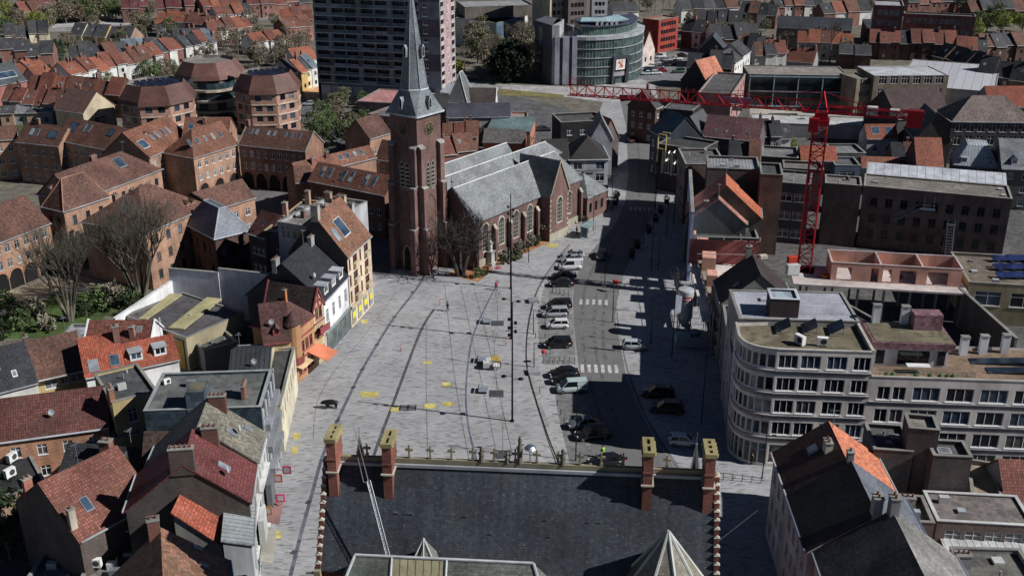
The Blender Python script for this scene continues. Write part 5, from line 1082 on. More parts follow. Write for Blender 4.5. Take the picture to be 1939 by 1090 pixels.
# ---------- apartment block with rounded corner, right ----------
def apartment():
    a=V2(W(1472,662,15.9)); b=V2(W(1657,668,15.9)); c=V2(W(1396,626,15.9)); ct=V2(W(1397,657,15.9)); bk=V2(W(1393,611,15.9))
    o=a.copy(); t=thing('apartment_block','pale rendered apartment block with rounded street corner, ribbon windows and gravel roof','apartment block',(o.x,o.y,0),0)
    N=8; arc=[(1-k/N)**2*c+2*(k/N)*(1-k/N)*ct+(k/N)**2*a for k in range(N+1)]
    u=(b-a).normalized(); n=Vector((-u.y,u.x)); e2=a+u*((b-a).length+22)
    cr=P_((.68,.62,.57)); cr2=P_((.60,.56,.53)); H=15.9; HL=12.75; D=9.5; fw=M('paint',(.8,.8,.82))
    wb=MB()
    def seg(p,q,ops,z0=0,z1=H,mi=0):
        p=p-o;q=q-o; d=(q-p); L=d.length; d=d/L; m=Vector((-d.y,d.x)); F=lambda s_,z,i:(*(p+d*s_+m*i),z)
        wallgrid(wb,F,L,z0,z1,ops,mi,.18); return F,L,math.atan2(d.y,d.x)
    sill=[13.5,10.5,7.5,4.5]
    for p,q in [(bk,c)]+list(zip(arc,arc[1:])):
        L=(q-p).length; ops=[(.06,L-.06,z,z+1.75) for z in sill] if p is not bk else [(L*.5,L*.9,z,z+1.5) for z in sill]
        F,L,an=seg(p,q,ops,3.6); 
        for w_ in ops: window(t,w_[1]-w_[0],w_[3]-w_[2],F((w_[0]+w_[1])/2,w_[2],0),an,'2' if L>1.6 else '1',fw,True)
        g=MB()
        F,L,an=seg(p,q,[(.05,L-.05,.4,3.2)] if p is not bk else [],0,3.6)
        if p is not bk: window(t,L-.1,2.8,F(L/2,.4,0),an,'d',M('plain',(.4,.45,.42)),True,R.choice((0,1)))
    L=(b-a).length
    trip=[(.25,2.55)]+[(2.75+.35+3.05*k-.25,2.75+.35+3.05*k+2.1) for k in range(3)]
    ops=[(x0,min(x1,L-.3),z,z+1.75) for z in sill for x0,x1 in trip]
    F,L,an=seg(a,b,ops,3.6,H)
    for w_ in ops: window(t,w_[1]-w_[0],w_[3]-w_[2],F((w_[0]+w_[1])/2,w_[2],0),an,'3s',fw,True)
    F,L,an=seg(a,b,[(.2,3.8,.5,3.1),(6,9,.3,3.)],0,3.6); window(t,3.6,2.6,F(2.,.5,0),an,'2',fw,True,3)
    # heart posters in shop window
    q=MB()
    for r in range(3):
        for c_ in range(3):
            x,z=.6+c_*1.2,1.0+r*.7; n12=10; mi=1 if (r+c_)%2 else 0
            if mi: q.poly([F(x+.25*math.cos(PI*k/3),z+.25*math.sin(PI*k/3),.06) for k in range(6)][:6],1); 
            else:
                for k in range(n12): q.bar(F(x+.2*math.cos(2*PI*k/n12),z+.2*math.sin(2*PI*k/n12),.06),F(x+.2*math.cos(2*PI*(k+1)/n12),z+.2*math.sin(2*PI*(k+1)/n12),.06),.04,0,3)
    q.obj('window_poster',[P_(BLK),P_((.5,.03,.05))],t)
    LL=(e2-b).length; s2=[9.8,6.8,3.8,1.0]; ops=[]
    for z in s2:
        x=.9; ops.append((x,x+1.5,z,z+1.75)); ops.append((x+1.8,x+3.3,z,z+1.75)); x=5.0
        while x+3.2<LL: ops.append((x,x+3.15,z,z+1.8)); x+=3.9
    F,L,an=seg(b,e2,ops,0,HL)
    for w_ in ops: window(t,w_[1]-w_[0],w_[3]-w_[2],F((w_[0]+w_[1])/2,w_[2],0),an,'3s' if w_[1]-w_[0]>2 else '2s',fw,True)
    # right, back, left walls
    P=[e2+n*D,b+n*D]; loc=lambda p,z:(*(p-o),z)
    for p,q,z1 in ((e2,P[0],HL),(P[0],P[1],HL),(P[1],bk,H)): wb.poly([loc(p,0),loc(q,0),loc(q,z1),loc(p,z1)])
    wb.poly([loc(b,HL-.6),loc(P[1],HL-.6),loc(P[1],H),loc(b,H)],0); wb.poly([loc(bk,0),loc(c,0),loc(c,3.6),loc(bk,3.6)])
    wb.obj('wall',[cr,cr2],t)
    rb=MB(); out=[bk]+arc+[b,P[1]]; rb.poly([loc(p,H-.45) for p in out],0); r2=[b,e2,P[0],P[1]]; rb.poly([loc(p,HL-.4) for p in r2],1); ro=rb.obj('roof',[M('flat',(.17,.145,.10)),M('flat',(.24,.17,.12))],t)
    def rim(pts,z,name,close=False,w_=.3,h=.14,out_=.06,mi=cr2):
        q=MB(); m=len(pts)
        for i in range(m-1):
            p_,q_=pts[i],pts[i+1]; d=(q_-p_).normalized(); k=Vector((-d.y,d.x)); A=[p_-k*out_,q_-k*out_,q_+k*w_,p_+k*w_]; A=[x-o for x in A]
            q.poly([(*x,z+h) for x in A]); q.poly([(*A[0],z),(*A[1],z),(*A[1],z+h),(*A[0],z+h)]); q.poly([(*A[2],z-.45),(*A[3],z-.45),(*A[3],z+h),(*A[2],z+h)]); q.poly([(*A[1],z),(*A[0],z),(*A[3],z),(*A[2],z)])
        return q.obj(name,mi,t)
    rim(out,H,'parapet',mi=P_((.40,.38,.34))); rim([b,e2],HL,'parapet',mi=P_((.40,.38,.34)))
    for z in (12.75,9.75,6.75,3.65): rim(out[1:-1],z+.4,'string_course',out_=.16,w_=.0,h=.1,mi=P_((.40,.38,.38)))
    for z in (9.2,6.2,3.2): rim([b,e2],z+.3,'string_course',out_=.14,w_=.0,h=.1,mi=P_((.40,.38,.38)))
    # penthouse on the lower part
    pu=lambda x,y,z:(*((b+u*x+n*y)-o),z)
    q=MB()
    def bx(mb,x0,y0,z0,x1,y1,z1,mi=0):
        A=[pu(x0,y0,0)[:2],pu(x1,y0,0)[:2],pu(x1,y1,0)[:2],pu(x0,y1,0)[:2]]; mb.prism(A,z0,z1,mi)
    bx(q,.9,4.0,HL-.4,9.8,D-.1,HL+2.1); q.obj('penthouse_wall',P_((.62,.62,.64)),t)
    q=MB(); bx(q,.7,3.4,HL+2.1,10.3,D+.3,HL+2.95); q.obj('penthouse_fascia',M('tile',(.24,.13,.15),.6,1.,1.6),t); q=MB(); bx(q,1.,3.7,HL+2.96,10.,D,HL+3.0); q.obj('penthouse_roof',M('flat',(.17,.15,.1)),t)
    q=MB()
    for x0,x1 in ((1.3,2.3),(3.9,6.2),(6.3,7.6),(8.6,9.5)): bx(q,x0,3.94,HL-.1,x1,3.985,HL+1.7,0)
    q.obj('terrace_glazing',[GL[0]],t)
    q=MB(); bx(q,4.6,1.9,HL+.5,7.3,2.9,HL+.6); q.obj('terrace_table',P_((.8,.8,.8)),t)
    q=MB()
    for x in (2.,2.7,5.4,7.0,8.2,9.0,9.6): q.lathe([(.0,HL+.4),(.3,HL+.1),(.35,HL-.1),(.2,HL-.38)],*pu(x,.9,0)[:2],7)
    q.obj('terrace_shrubs',M('leaf',(.08,.13,.04)),t)
    q=MB()
    for k in range(24): p=pu(.5+k*.5,.4,0); q.bar((p[0],p[1],HL-.3),(p[0],p[1],HL+.75),.02,0,4)
    q.bar(pu(.5,.4,HL+.75),pu(12,.4,HL+.75),.03,0,4); q.bar(pu(.5,.4,HL+.4),pu(12,.4,HL+.4),.02,0,4); q.obj('terrace_railing',P_((.10,.16,.13)),t)
    for x,y,s_ in ((8.,8.2,1.7),):
        q=MB(); bx(q,x-s_,y-1,HL+3.,x+s_,y+1,HL+5.); q.obj('lift_housing',M('tile',(.24,.13,.15),.6,1.,1.6),t)
    for i,(x,y) in enumerate(((12.5,7.5),(15,8),(17.8,8.5),(5.2,8.8),(1.8,9.0))):
        q=MB(); z=HL-.4 if i<3 else HL+2.9; bx(q,x,y,z,x+.9,y+.7,z+2.4); bx(q,x-.08,y-.08,z+2.4,x+.98,y+.78,z+2.52,1); q.obj('chimney',[P_((.68,.68,.7)),COPE],ro)
    return t,pu,H,HL
apt,pu,APH,APL=apartment()
AO=Vector(apt.location)
def solar(label,x,y,z,wd,ln,tilt,rz):
    q=MB(); q.slab([[(0,0,0),(wd,0,tilt),(wd,ln,tilt),(0,ln,0)]],.12); t=thing('solar_collector',label,'solar panel',AO+Vector(pu(x,y,z)),rz,'solar collectors on the apartment roof')
    q.obj('panel',M('glass',(.02,.03,.045),.25),t); s=MB(); s.bar((wd,.2,-.0),(wd,.2,tilt),.05); s.bar((wd,ln-.2,0),(wd,ln-.2,tilt),.05); s.bar((0,.2,.0),(wd,.2,0),.05); s.obj('frame',P_((.2,.2,.2)),t)
for i,x in enumerate((-11,-7.9,-4.6)): solar('tilted dark blue solar collector, %s of three beside the rounded corner'%ordn(i),x-.4,4.6,APH-.35,2.2,2.4,-.0+.95,rad(-12)) if False else solar('tilted dark blue solar collector, %s of three beside the rounded corner'%ordn(i),-10.6+i*3.2+ -.0+ .0,5.2,APH-.1,1.7,2.6,1.0,rad(-8))
for i,(x,y) in enumerate(((13.2,5.2),(14.4,2.8))): solar('wide black solar collector on the lower roof, %s'%('upper one' if i==0 else 'lower one'),x,y,APL-.3,7.,1.5,.5,rad(-7))
def ac(label,p,rz=0,s=1.):
    t=thing('air_conditioner',label,'air conditioner',p,rz); q=MB(); q.box(-.45*s,-.2*s,.12,.45*s,.2*s,.8*s); q.box(-.4*s,-.15*s,0,-.3*s,.15*s,.12); q.box(.3*s,-.15*s,0,.4*s,.15*s,.12); q.obj('casing',P_((.72,.72,.70)),t)
    q=MB(); n=12; q.poly([(.1*s+.26*s*math.cos(2*PI*i/n),-.205*s,.46*s+.26*s*math.sin(2*PI*i/n)) for i in range(n)]); q.obj('fan_grille',P_((.06,.06,.06)),t)
ac('white air conditioner near the middle solar collector on the rounded block',AO+Vector(pu(-8.2,2.6,APH-.4)),rad(-60),1.5); ac('square white fan unit on the gravel roof of the rounded block',AO+Vector(pu(-5.6,2.4,APH-.4)),rad(-10),1.4)
ac('white air conditioner on the black flat roof, upper of two at the left edge',W(24,873,3.8),rad(70),1.4); ac('white air conditioner on the black flat roof, lower of two at the left edge',W(20,902,3.8),rad(60),1.4); ac('round grey fan on the small extension roof at the bottom left',W(182,1073,4.3),0,1.3); ac('small white vent unit on the flat grey roof near the glazed light box',W(317,727,12.1),rad(40),.9)
# ---------- right side of the street ----------
house('zinc roofed building with standing seams behind the rounded apartment block',(1381,549),(1400,604),16.2,('p',1598,560),0,'flat',P_((.33,.32,.31)),M('seam',(.40,.41,.46),.5,1.,1.1),parapet=.06,name='zinc_roofed_building',cat='building',gut=None,win={'f':(3,4,1.1,1.6,2.,3.2,.5)})
house('dark lift housing with pale flat top on the zinc roof',(1460,566),(1515,568),18.6,3.4,0,'flat',P_((.07,.05,.05)),M('flat',(.36,.42,.48)),base=16.2,parapet=.2,name='lift_housing',cat='rooftop structure',win={},top=P_((.5,.52,.56)))
house('dark roofed narrow street house between the scaffold and the zinc roof',(1354,530),(1367,572),9.5,('r',1426,486),5,'gable',P_((.25,.25,.22)),M('pan',(.055,.04,.038)),win={'f':(2,2,1.,1.6,1.5,3.2,.4)},sky=[('f',.75,1.8,.6,1.)],ch=[(.02,.45,.9,.8,1.6,P_((.25,.22,.2)))])
house('shaded street house front with white painted upper wall beside the rounded block',(1372,690),(1390,760),6.,5.,0,'flat',P_((.45,.48,.52)),M('flat',(.05,.05,.05)),name='shop_house') if False else None
houseP('narrow shaded street house front tucked against the rounded block',Vector((29.8,133.5)),Vector((28.0,121.3)),11.,6.,0,roof='flat',wall=P_((.34,.36,.42)),rm=M('flat',(.1,.1,.1)),win={'f':(4,3,1.1,1.7,1.,3.3,.4)})
houseP('tall dark brick street block with flat roof beside the orange gable',Vector((34.9,216)),Vector((34.6,204)),12.5,8,0,roof='flat',wall=B_((.16,.10,.085)),rm=M('flat',(.12,.12,.12)),win={'f':(5,4,1.2,1.7,1.,3.2,.5)},top=P_((.3,.3,.3)))
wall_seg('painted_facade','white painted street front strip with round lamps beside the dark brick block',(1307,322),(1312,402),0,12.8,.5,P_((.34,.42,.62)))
house('house with bright orange roof slope and dark timber gable above the street',(1300,404),(1441,412),9.2,7.,5.8,'gablex',P_((.14,.14,.11)),M('pan',(.50,.15,.08)),win={})
house('lower gabled house with faded murals directly in front of the orange roofed gable',(1302,418),(1413,424),8.6,3.,4.4,'gablex',P_((.12,.125,.115)),M('tile',(.30,.15,.12)),win={},ch=[(.3,.3,.8,.8,.9)])
house('dark green timber wall building behind the construction site brick wall',(1306,448),(1437,452),6.8,9.,0,'flat',P_((.04,.055,.04)),M('flat',(.07,.075,.07)),win={},name='shed',cat='shed')
house('dark brown flat building behind the orange gable',(1441,330),(1483,332),15.5,8,0,'flat',B_((.15,.09,.075)),M('flat',(.07,.08,.08)),win={},name='flat_building',cat='building')
house('tall flat roofed dark brick block right of the street with white roof strip',(1340,318),(1440,322),14.5,9,0,'flat',B_((.15,.10,.085)),M('seam',(.3,.31,.32)),win={},name='flat_building',cat='building')
house('narrow building with steel balconies beside the crane mast',(1474,345),(1535,350),12.,9.,0,'flat',P_((.06,.065,.07)),M('flat',(.2,.2,.2)),win={'f':(2,3,2.2,1.6,1.2,3.6,.4)},name='balcony_building',cat='building')
houseP('dark low street house front between the zinc roof and the narrow dark roof',Vector((30.7,141.2)),Vector((29.4,130.4)),9.,12.,0,roof='flat',wall=P_((.2,.2,.22)),rm=M('flat',(.05,.05,.05)),win={'f':(3,2,1.1,1.7,1.,3.3,.4)})
# construction site
def site():
    t=thing('construction_site','unfinished concrete and red block shell with open rooms below the crane','building shell',(48.4,157,0),rad(-9))
    o=Vector((48.4,157)); a=rad(-9); ca,sa=math.cos(a),math.sin(a)
    def L(px,py,z): p=W(px,py,z); d=V2(p)-o; return (d.x*ca+d.y*sa,-d.x*sa+d.y*ca)
    pk=P_((.62,.34,.26)); cc=P_((.50,.44,.42)); z0,z1=6.,9.
    x0,yf=L(1576,497,z1); x1,_=L(1822,508,z1); yb=yf+5.8
    sl=MB(); sl.box(x0-6,yf-2.6,z0-.3,x1+.8,yb+.4,z0); sl.obj('floor_slab',cc,t)
    xs=[x0,x0+(x1-x0)*.38,x0+(x1-x0)*.70,x1]; xw=[.0,-.0]
    wb=MB(); F=lambda s_,z,i:(x0+s_,yf+i,z)
    Lx=x1-x0; wallgrid(wb,F,Lx,z0,z1,[(.9,3.2,z0+.02,z0+2.3),(6.2,7.4,z0+.02,z0+2.4),(Lx*.40,Lx*.47,z0+.02,z0+2.4),(Lx*.53,Lx*.66,z0+.02,z0+2.3),(Lx*.74,Lx*.90,z0+.02,z0+2.3)],0,.22)
    wb.box(x0,yf+.225,z0,x0+.2,yb,z1); wb.box(x0,yb+.003,z0,x1,yb+.25,z1)
    for x in xs[1:3]: wb.box(x-.1,yf+.225,z0,x+.1,yb,z1)
    wb.box(x1-.2,yf+.225,z0,x1,yb,z1); wb.poly([(x0,yf+.22,z0),(x0,yf+.22,z1),(x1,yf+.22,z1),(x1,yf+.22,z0)][::-1]) if False else None
    wb.obj('block_wall',pk,t)
    cp=MB()
    cp.box(x0-.05,yf-.04,z1+.003,x1+.05,yf+.22,z1+.1); cp.box(x0-.05,yb,z1+.003,x1+.05,yb+.28,z1+.1)
    for x in xs: cp.box(x-.14,yf+.225,z1+.003,x+.14,yb-.003,z1+.09)
    cp.obj('wall_capping',P_((.5,.42,.42)),t)
    for k in range(7):
        x=x0-4+k*4.
        for y_ in (yf-2.2,yb-.5): co=MB(); co.box(x,y_,0,x+.35,y_+.35,z0-.31); co.obj('column',P_((.3,.28,.26)),t)
    # left part towards the street
    P=[(1305,492),(1440,500),(1444,520),(1362,530),(1350,560),(1346,606),(1330,606)]
    q=MB(); Q=[L(x,y,6.) for x,y in P]; q.prism(Q,5.7,6.,0); q.obj('floor_slab',P_((.62,.56,.52)),t)
    q=MB(); A=L(1306,453,10.2); Bq=L(1440,458,10.2); q.prism([A,Bq,(Bq[0],Bq[1]+.3),(A[0],A[1]+.3)],6.0,10.2); q.obj('brick_wall',B_((.33,.10,.09)),t)
    for (px,py,w_,d_,h) in ((1318,490,1.9,3.2,2.8),(1328,520,2.2,3.2,3.),(1337,550,1.6,2.6,2.6),(1346,575,.6,2.2,2.2),(1312,470,.4,2,2.6)):
        A=L(px,py,6.); q=MB(); q.box(A[0],A[1],6.,A[0]+w_,A[1]+d_,6+h); q.obj('brick_pier',P_((.62,.33,.25)),t)
    q=MB()
    for px in (1322,1368,1400,1436): A=L(px,487,6.); q.bar((A[0],A[1],6.),(A[0],A[1],9.6),.06,0,4)
    A=L(1320,487,9); Bq=L(1440,489,9); q.bar((*A,9.6),(*Bq,9.6),.05,0,4); q.obj('scaffold_pole',P_((.5,.45,.4)),t)
site()
def scaffold():
    A=Vector((31.6,176,0)); Bq=Vector((29.6,142,0)); d=(Bq-A); n=14; t=thing('scaffolding','steel scaffolding with boards along the street side of the construction site','scaffolding',A,math.atan2(d.y,d.x)); L=d.length
    q=MB(); b=MB()
    for i in range(n+1):
        x=L*i/n
        for y in (0,1.1): q.bar((x,y,0),(x,y,7.6),.05,0,4)
        for z in (2.2,4.4,6.6): q.bar((x,0,z),(x,1.1,z),.035,0,3)
    for z in (2.2,4.4,6.6,7.5):
        for y in (0,1.1): q.bar((0,y,z),(L,y,z),.04,0,4)
    for i in range(0,n,2): q.bar((L*i/n,-.02,0),(L*(i+1)/n,-.02,4.4),.03,0,3)
    for z in (2.25,4.45,6.65): b.box(.05,.1,z,L-.05,1.0,z+.05)
    q.obj('tubes',M('metal',(.35,.35,.36)),t); b.obj('boards',P_((.3,.25,.2)),t)
scaffold()
for i,(px,py,col,w_,h_,l) in enumerate(((1500,498,(.45,.05,.03),1.6,1.2,'red steel formwork stack left of the crane mast'),(1500,520,(.5,.5,.5),2.0,1.8,'grey concrete block pillar below the crane base'),(1562,525,(.5,.12,.05),1.2,.5,'small orange crate on the slab right of the crane mast'),(1640,524,(.08,.08,.08),.8,.9,'small dark cabinet on the front slab edge'),(1700,526,(.5,.1,.04),1.,.6,'orange barrow shaped bin on the front slab'),(1382,487,(.6,.05,.05),.9,.8,'bright red bin beside the red brick wall'),(1410,489,(.55,.55,.5),1.6,.8,'pale block pallet beside the red brick wall'),(1445,490,(.5,.42,.35),1.3,.7,'stack of tan blocks behind the narrow dark roofed house'))):
    p=W(px,py,6.); t=thing('site_box',l,'site equipment',(p.x,p.y,6.01),R.uniform(0,1)); q=MB(); q.box(-w_/2,-.5,.12,w_/2,.5,h_); q.obj('load',P_(col),t); q=MB()
    q.box(-w_/2,-.45,0,w_/2,-.35,.118); q.obj('skid',P_((.2,.15,.1)),t); q=MB(); q.box(-w_/2,.35,0,w_/2,.45,.118); q.obj('skid',P_((.2,.15,.1)),t)
def silo():
    p=W(1293,640,0); t=thing('silo','white mortar silo with red sign and sloping cone on dark legs beside the scaffolding','silo',p); z=3.4
    q=MB(); q.lathe([(.3,z-1.4),(1.25,z+.3),(1.25,z+4.7),(1.15,z+4.9),(0,z+5.1)],0,0,24); q.obj('tank',M('paint',(.42,.45,.46),.4),t,smooth=False)
    q=MB()
    for i in range(4): a=PI/4+PI/2*i; q.bar((1.2*math.cos(a),1.2*math.sin(a),0),(1.2*math.cos(a),1.2*math.sin(a),z+2.4),.09,0,5)
    for i in range(4): a=PI/4+PI/2*i; b=a+PI/2; q.bar((1.2*math.cos(a),1.2*math.sin(a),1.6),(1.2*math.cos(b),1.2*math.sin(b),1.6),.06,0,4)
    q.obj('leg_frame',P_((.1,.1,.1)),t)
    def S(s_,zz,r=1.27): a=-PI/2+s_/1.25; return (r*math.cos(a),r*math.sin(a),zz)
    q=MB(); m=8
    for i in range(m): s0=-.85+1.7*i/m; s1=-.85+1.7*(i+1)/m; q.poly([S(s0,z+3.3),S(s1,z+3.3),S(s1,z+4.0),S(s0,z+4.0)],0)
    for i,h in enumerate((.45,.3,.38,.3,.42)): s0=-.62+.27*i; q.poly([S(s0,z+3.45,1.29),S(s0+.17,z+3.45,1.29),S(s0+.17,z+3.45+h*.8,1.29),S(s0,z+3.45+h*.8,1.29)],1)
    q.obj('sign_plate',[P_((.5,.03,.05)),P_((.8,.75,.75))],t)
silo()
def tank():
    p=W(1300,655,0); t=thing('site_container','pale blue site tank and banner covered fence behind the silo in the shade','container',p); q=MB(); q.box(-1.6,0,0,.6,1.8,1.7); q.obj('casing',P_((.4,.5,.55)),t); q=MB(); q.lathe([(.8,0),(.8,1.9),(0,2.1)],1.5,1.5,14); q.obj('drum',P_((.3,.4,.45)),t); q=MB(); q.box(-1.,-.9,.2,2.9,-.85,1.9); q.obj('banner',P_((.38,.42,.48)),t)
tank()
house('long dark brick building with two steel staircases behind the construction site',(1636,352),(1917,377),12.,8.5,0,'flat',B_((.13,.085,.075)),M('flat',(.21,.19,.17)),parapet=.2,win={'f':(9,3,1.3,1.7,2.,3.1,.8)},name='brick_building',cat='building',fr=FRD,glass=0,top=P_((.28,.26,.24)))
house('blank dark brick end block left of the two steel staircases',(1563,347),(1632,352),12.2,6,0,'flat',B_((.14,.09,.08)),M('flat',(.2,.18,.16)),win={},parapet=.3,name='brick_building',cat='building')
def stairs(label,a,b,top):
    A=W(*a,0); t=thing('fire_stairs',label,'staircase',A,rad(-18)); q=MB(); x1,y1,z1=b
    for s_ in (-.6,.6): q.bar((s_,0,0),(x1+s_,y1,z1),.08,0,4); q.bar((s_,0,1),(x1+s_,y1,z1+1),.05,0,4)
    for i in range(14): f=(i+.5)/14; q.box(x1*f-.6,y1*f-.14,z1*f,x1*f+.6,y1*f+.14,z1*f+.05)
    q.box(x1-.8,y1,z1-.05,x1+.8,y1+1.4,z1+.05); q.obj('flight',M('metal',(.35,.38,.4)),t); q=MB(); q.bar((x1-.7,y1+.7,0),(x1-.7,y1+.7,z1),.07,0,4); q.bar((x1+.7,y1+.7,0),(x1+.7,y1+.7,z1),.07,0,4); q.obj('support_post',M('metal',(.3,.3,.3)),t)
stairs('pale steel staircase standing against the middle of the long dark brick building',(1793,503),(0,4.4,6.4),0)
def stairs2():
    p=W(1690,405,7.4); t=thing('fire_stairs','blue grey steel staircase with landing high on the long dark brick building','staircase',(p.x-1.,p.y-4.2,7.4),rad(-18)); q=MB()
    for s_ in (0,.9): q.bar((0,s_,0),(4.,s_,2.6),.09,0,4); q.bar((0,s_,1.),(4.,s_,3.6),.05,0,4)
    q.box(4.,-.1,2.55,6.6,1.2,2.68)
    for i in range(10): f=(i+.5)/10; q.box(4.*f-.15,.05,2.6*f,4.*f+.15,.85,2.6*f+.05)
    q.obj('flight',M('metal',(.2,.28,.33)),t); q=MB(); q.box(4.6,1.,2.7,4.7,1.1,4.9); q.box(6.3,1.,2.7,6.4,1.1,4.9); q.bar((4.,-.1,3.6),(6.6,-.1,3.6),.05); q.obj('landing_rail',M('metal',(.4,.45,.45)),t)
stairs2()
house('long white standing seam roof strip behind the long dark brick building',(1642,328),(1905,350),9.,4.,1.2,'shed',P_((.2,.2,.2)),M('seam',(.5,.52,.56),.5,1.,2.6),name='seam_roofed_hall',cat='hall',win={})
house('low building with many solar panels beside the construction rooms',(1835,534),(1985,543),7.,('p',1815,478),0,'flat',P_((.33,.28,.18)),M('flat',(.18,.15,.12)),win={'f':(2,1,4.,2.4,3.2,3,.5)},name='flat_building',cat='building')
for r in range(3):
    for c in range(3):
        p=W(1880+c*26+r*4,492+r*16,7.05); t=thing('solar_collector','blue solar panel on the low flat roof, %s in the %s row'%(ordn(c),['rear','middle','front'][r]),'solar panel',p,rad(-8),'solar panels beside the construction rooms'); q=MB(); q.slab([[(0,0,0),(2.2,0,0),(2.2,1.2,.55),(0,1.2,.55)]],.06); q.obj('panel',M('glass',(.02,.03,.09),.2),t); q=MB(); q.box(0,1.1,-.05,2.2,1.15,.48); q.obj('bracket',P_((.3,.3,.3)),t)
wall_seg('boundary_wall','long sloping shaded wall between the construction site and the solar panel roof',(1818,545),(1925,640),0,6.,.4,P_((.12,.11,.10)))
house('shadowed low flat roofs behind the rounded apartment block',(1640,640),(1700,628),5.,12,0,'flat',P_((.1,.1,.1)),M('flat',(.06,.06,.06)),win={},name='flat_building',cat='building')
# ---------- bottom right ----------
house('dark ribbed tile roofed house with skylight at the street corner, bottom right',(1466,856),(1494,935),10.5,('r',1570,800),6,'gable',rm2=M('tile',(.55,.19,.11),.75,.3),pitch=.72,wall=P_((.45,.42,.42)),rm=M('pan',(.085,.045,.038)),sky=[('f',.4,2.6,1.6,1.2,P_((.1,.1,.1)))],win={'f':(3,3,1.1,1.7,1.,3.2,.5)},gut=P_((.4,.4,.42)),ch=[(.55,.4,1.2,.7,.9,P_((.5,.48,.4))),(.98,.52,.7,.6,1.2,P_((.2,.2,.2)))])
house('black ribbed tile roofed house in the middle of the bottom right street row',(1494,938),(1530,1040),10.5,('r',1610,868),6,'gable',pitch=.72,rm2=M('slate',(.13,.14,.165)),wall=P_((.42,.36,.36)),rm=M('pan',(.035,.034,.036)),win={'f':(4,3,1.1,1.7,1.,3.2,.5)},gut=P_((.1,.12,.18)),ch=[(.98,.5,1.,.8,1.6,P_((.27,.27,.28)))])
house('speckled dark slate roofed house at the bottom right edge of the street row',(1548,1110),(1575,1250),11.,('r',1700,985),6,'gable',P_((.4,.3,.3)),M('slate',(.075,.075,.075),.6,2.),win={'f':(4,3,1.1,1.7,1.,3.2,.5)},ch=[(.0,.55,1.,.8,1.4,P_((.27,.27,.28)))],gut=P_((.2,.22,.28))) if False else \
house('speckled dark slate roofed house with lit grey right slope at the bottom right',(1545,1045),(1600,1200),10.5,('r',1690,968),6.5,'gable',pitch=.75,rm2=M('slate',(.21,.20,.19),.6,1.5),wall=P_((.42,.30,.30)),rm=M('slate',(.10,.10,.098),.6,2.),win={'f':(4,3,1.1,1.7,1.,3.2,.5)},gut=P_((.2,.22,.28)),ch=[(.02,.5,1.,.8,1.5,P_((.27,.27,.28)))])  # right slope uses a lighter slate copy, sunlight put into its colour
house('tall dark brick stair tower with flat gravel top, left one of two',(1722,810),(1780,815),14.2,('p',1712,782),0,'flat',B_((.10,.08,.075)),M('flat',(.23,.21,.19)),win={},name='stair_tower',cat='tower')
house('tall dark brick stair tower with square rooflight, right one of two',(1768,862),(1842,866),12.,('p',1778,832),0,'flat',B_((.10,.08,.075)),M('flat',(.12,.12,.12)),win={},name='stair_tower',cat='tower',sky=[('f',.4,1.2,1.4,1.2,P_((.45,.45,.45)))])
house('dark brick rear block with flat roof beside the orange slope and stair towers',(1655,850),(1730,855),11.5,('p',1640,800),0,'flat',B_((.09,.075,.07)),M('flat',(.1,.1,.1)),win={},name='rear_block',cat='building')
house('long flat roofed brick building with white shuttered windows at the right bottom',(1775,986),(1960,996),8.,('p',1768,930),0,'flat',B_((.2,.14,.12)),M('flat',(.19,.165,.155)),win={'f':(4,1,2.6,1.8,5.2,3,.8)},glass=3,name='flat_building',cat='building',parapet=.15,top=P_((.5,.5,.5)))
house('low white roofed annex with glass strip roof at the bottom right',(1800,1060),(1960,1066),5.5,4.5,.6,'shed',P_((.4,.4,.4)),M('seam',(.55,.56,.55),.5,1.,1.2),name='annex',cat='annex',win={})
house('brown flat roof beside the chimney stack at the bottom right',(1690,985),(1770,990),8.8,('p',1690,935),0,'flat',P_((.2,.14,.12)),M('flat',(.17,.14,.13)),win={},name='flat_building',cat='building',ch=[(.3,.6,3.0,.8,1.4,P_((.40,.38,.26)))])
house('gravel roofed building at the bottom right corner',(1840,1110),(1980,1114),7.5,6,0,'flat',P_((.3,.3,.3)),M('flat',(.13,.125,.11)),win={},name='flat_building',cat='building',ch=[(.05,.6,1.4,1.,1.4,P_((.28,.28,.3)))])
house('beige flat roof with dark triangular recess left of the red tiled roof, right edge',(1840,940),(1900,950),7.,8,0,'flat',P_((.3,.25,.2)),M('flat',(.38,.31,.22)),win={},name='flat_building',cat='building')
house('small red tiled roof at the right edge below the apartment block',(1905,948),(1990,952),6.5,7,3.,'gable',P_((.3,.3,.3)),M('pan',(.26,.09,.07)),name='annex',cat='annex',win={})
# ---------- centre, behind the church ----------
house('grey painted corner shop house with black tiled roof at the end of the church street',(1079,301),(1152,300),9.,('r',1075,268) if False else 11.,3.6,'hip',P_((.45,.47,.50)),M('seam',(.045,.04,.04),.6,1.,.6),win={'f':lambda L:[(L*.1,L*.32,4.,5.6),(L*.1,L*.32,6.6,8.2),(L*.68,L*.9,4.,5.6),(L*.68,L*.9,6.6,8.2)],'r':(3,2,1.5,1.8,3.8,2.6,.5)},fr=P_((.5,.5,.52)),gut=P_((.6,.62,.65)),name='corner_shop')
t=bpy.data.objects['corner_shop']; L,D=LD(t); q=MB(); q.box(-.05,-.5,.2,L+.1,-.003,3.1,0); q.box(L*.35,-.12,5.75,L*.62,-.003,6.3,0)
q.obj('shopfront',[P_((.02,.02,.022))],t); q=MB()
for k in range(9): q.box(L*.37+k*L*.027,-.135,5.92,L*.37+k*L*.027+L*.017,-.125,6.14,0)
q.obj('sign_letters',P_((.7,.7,.7)),t)
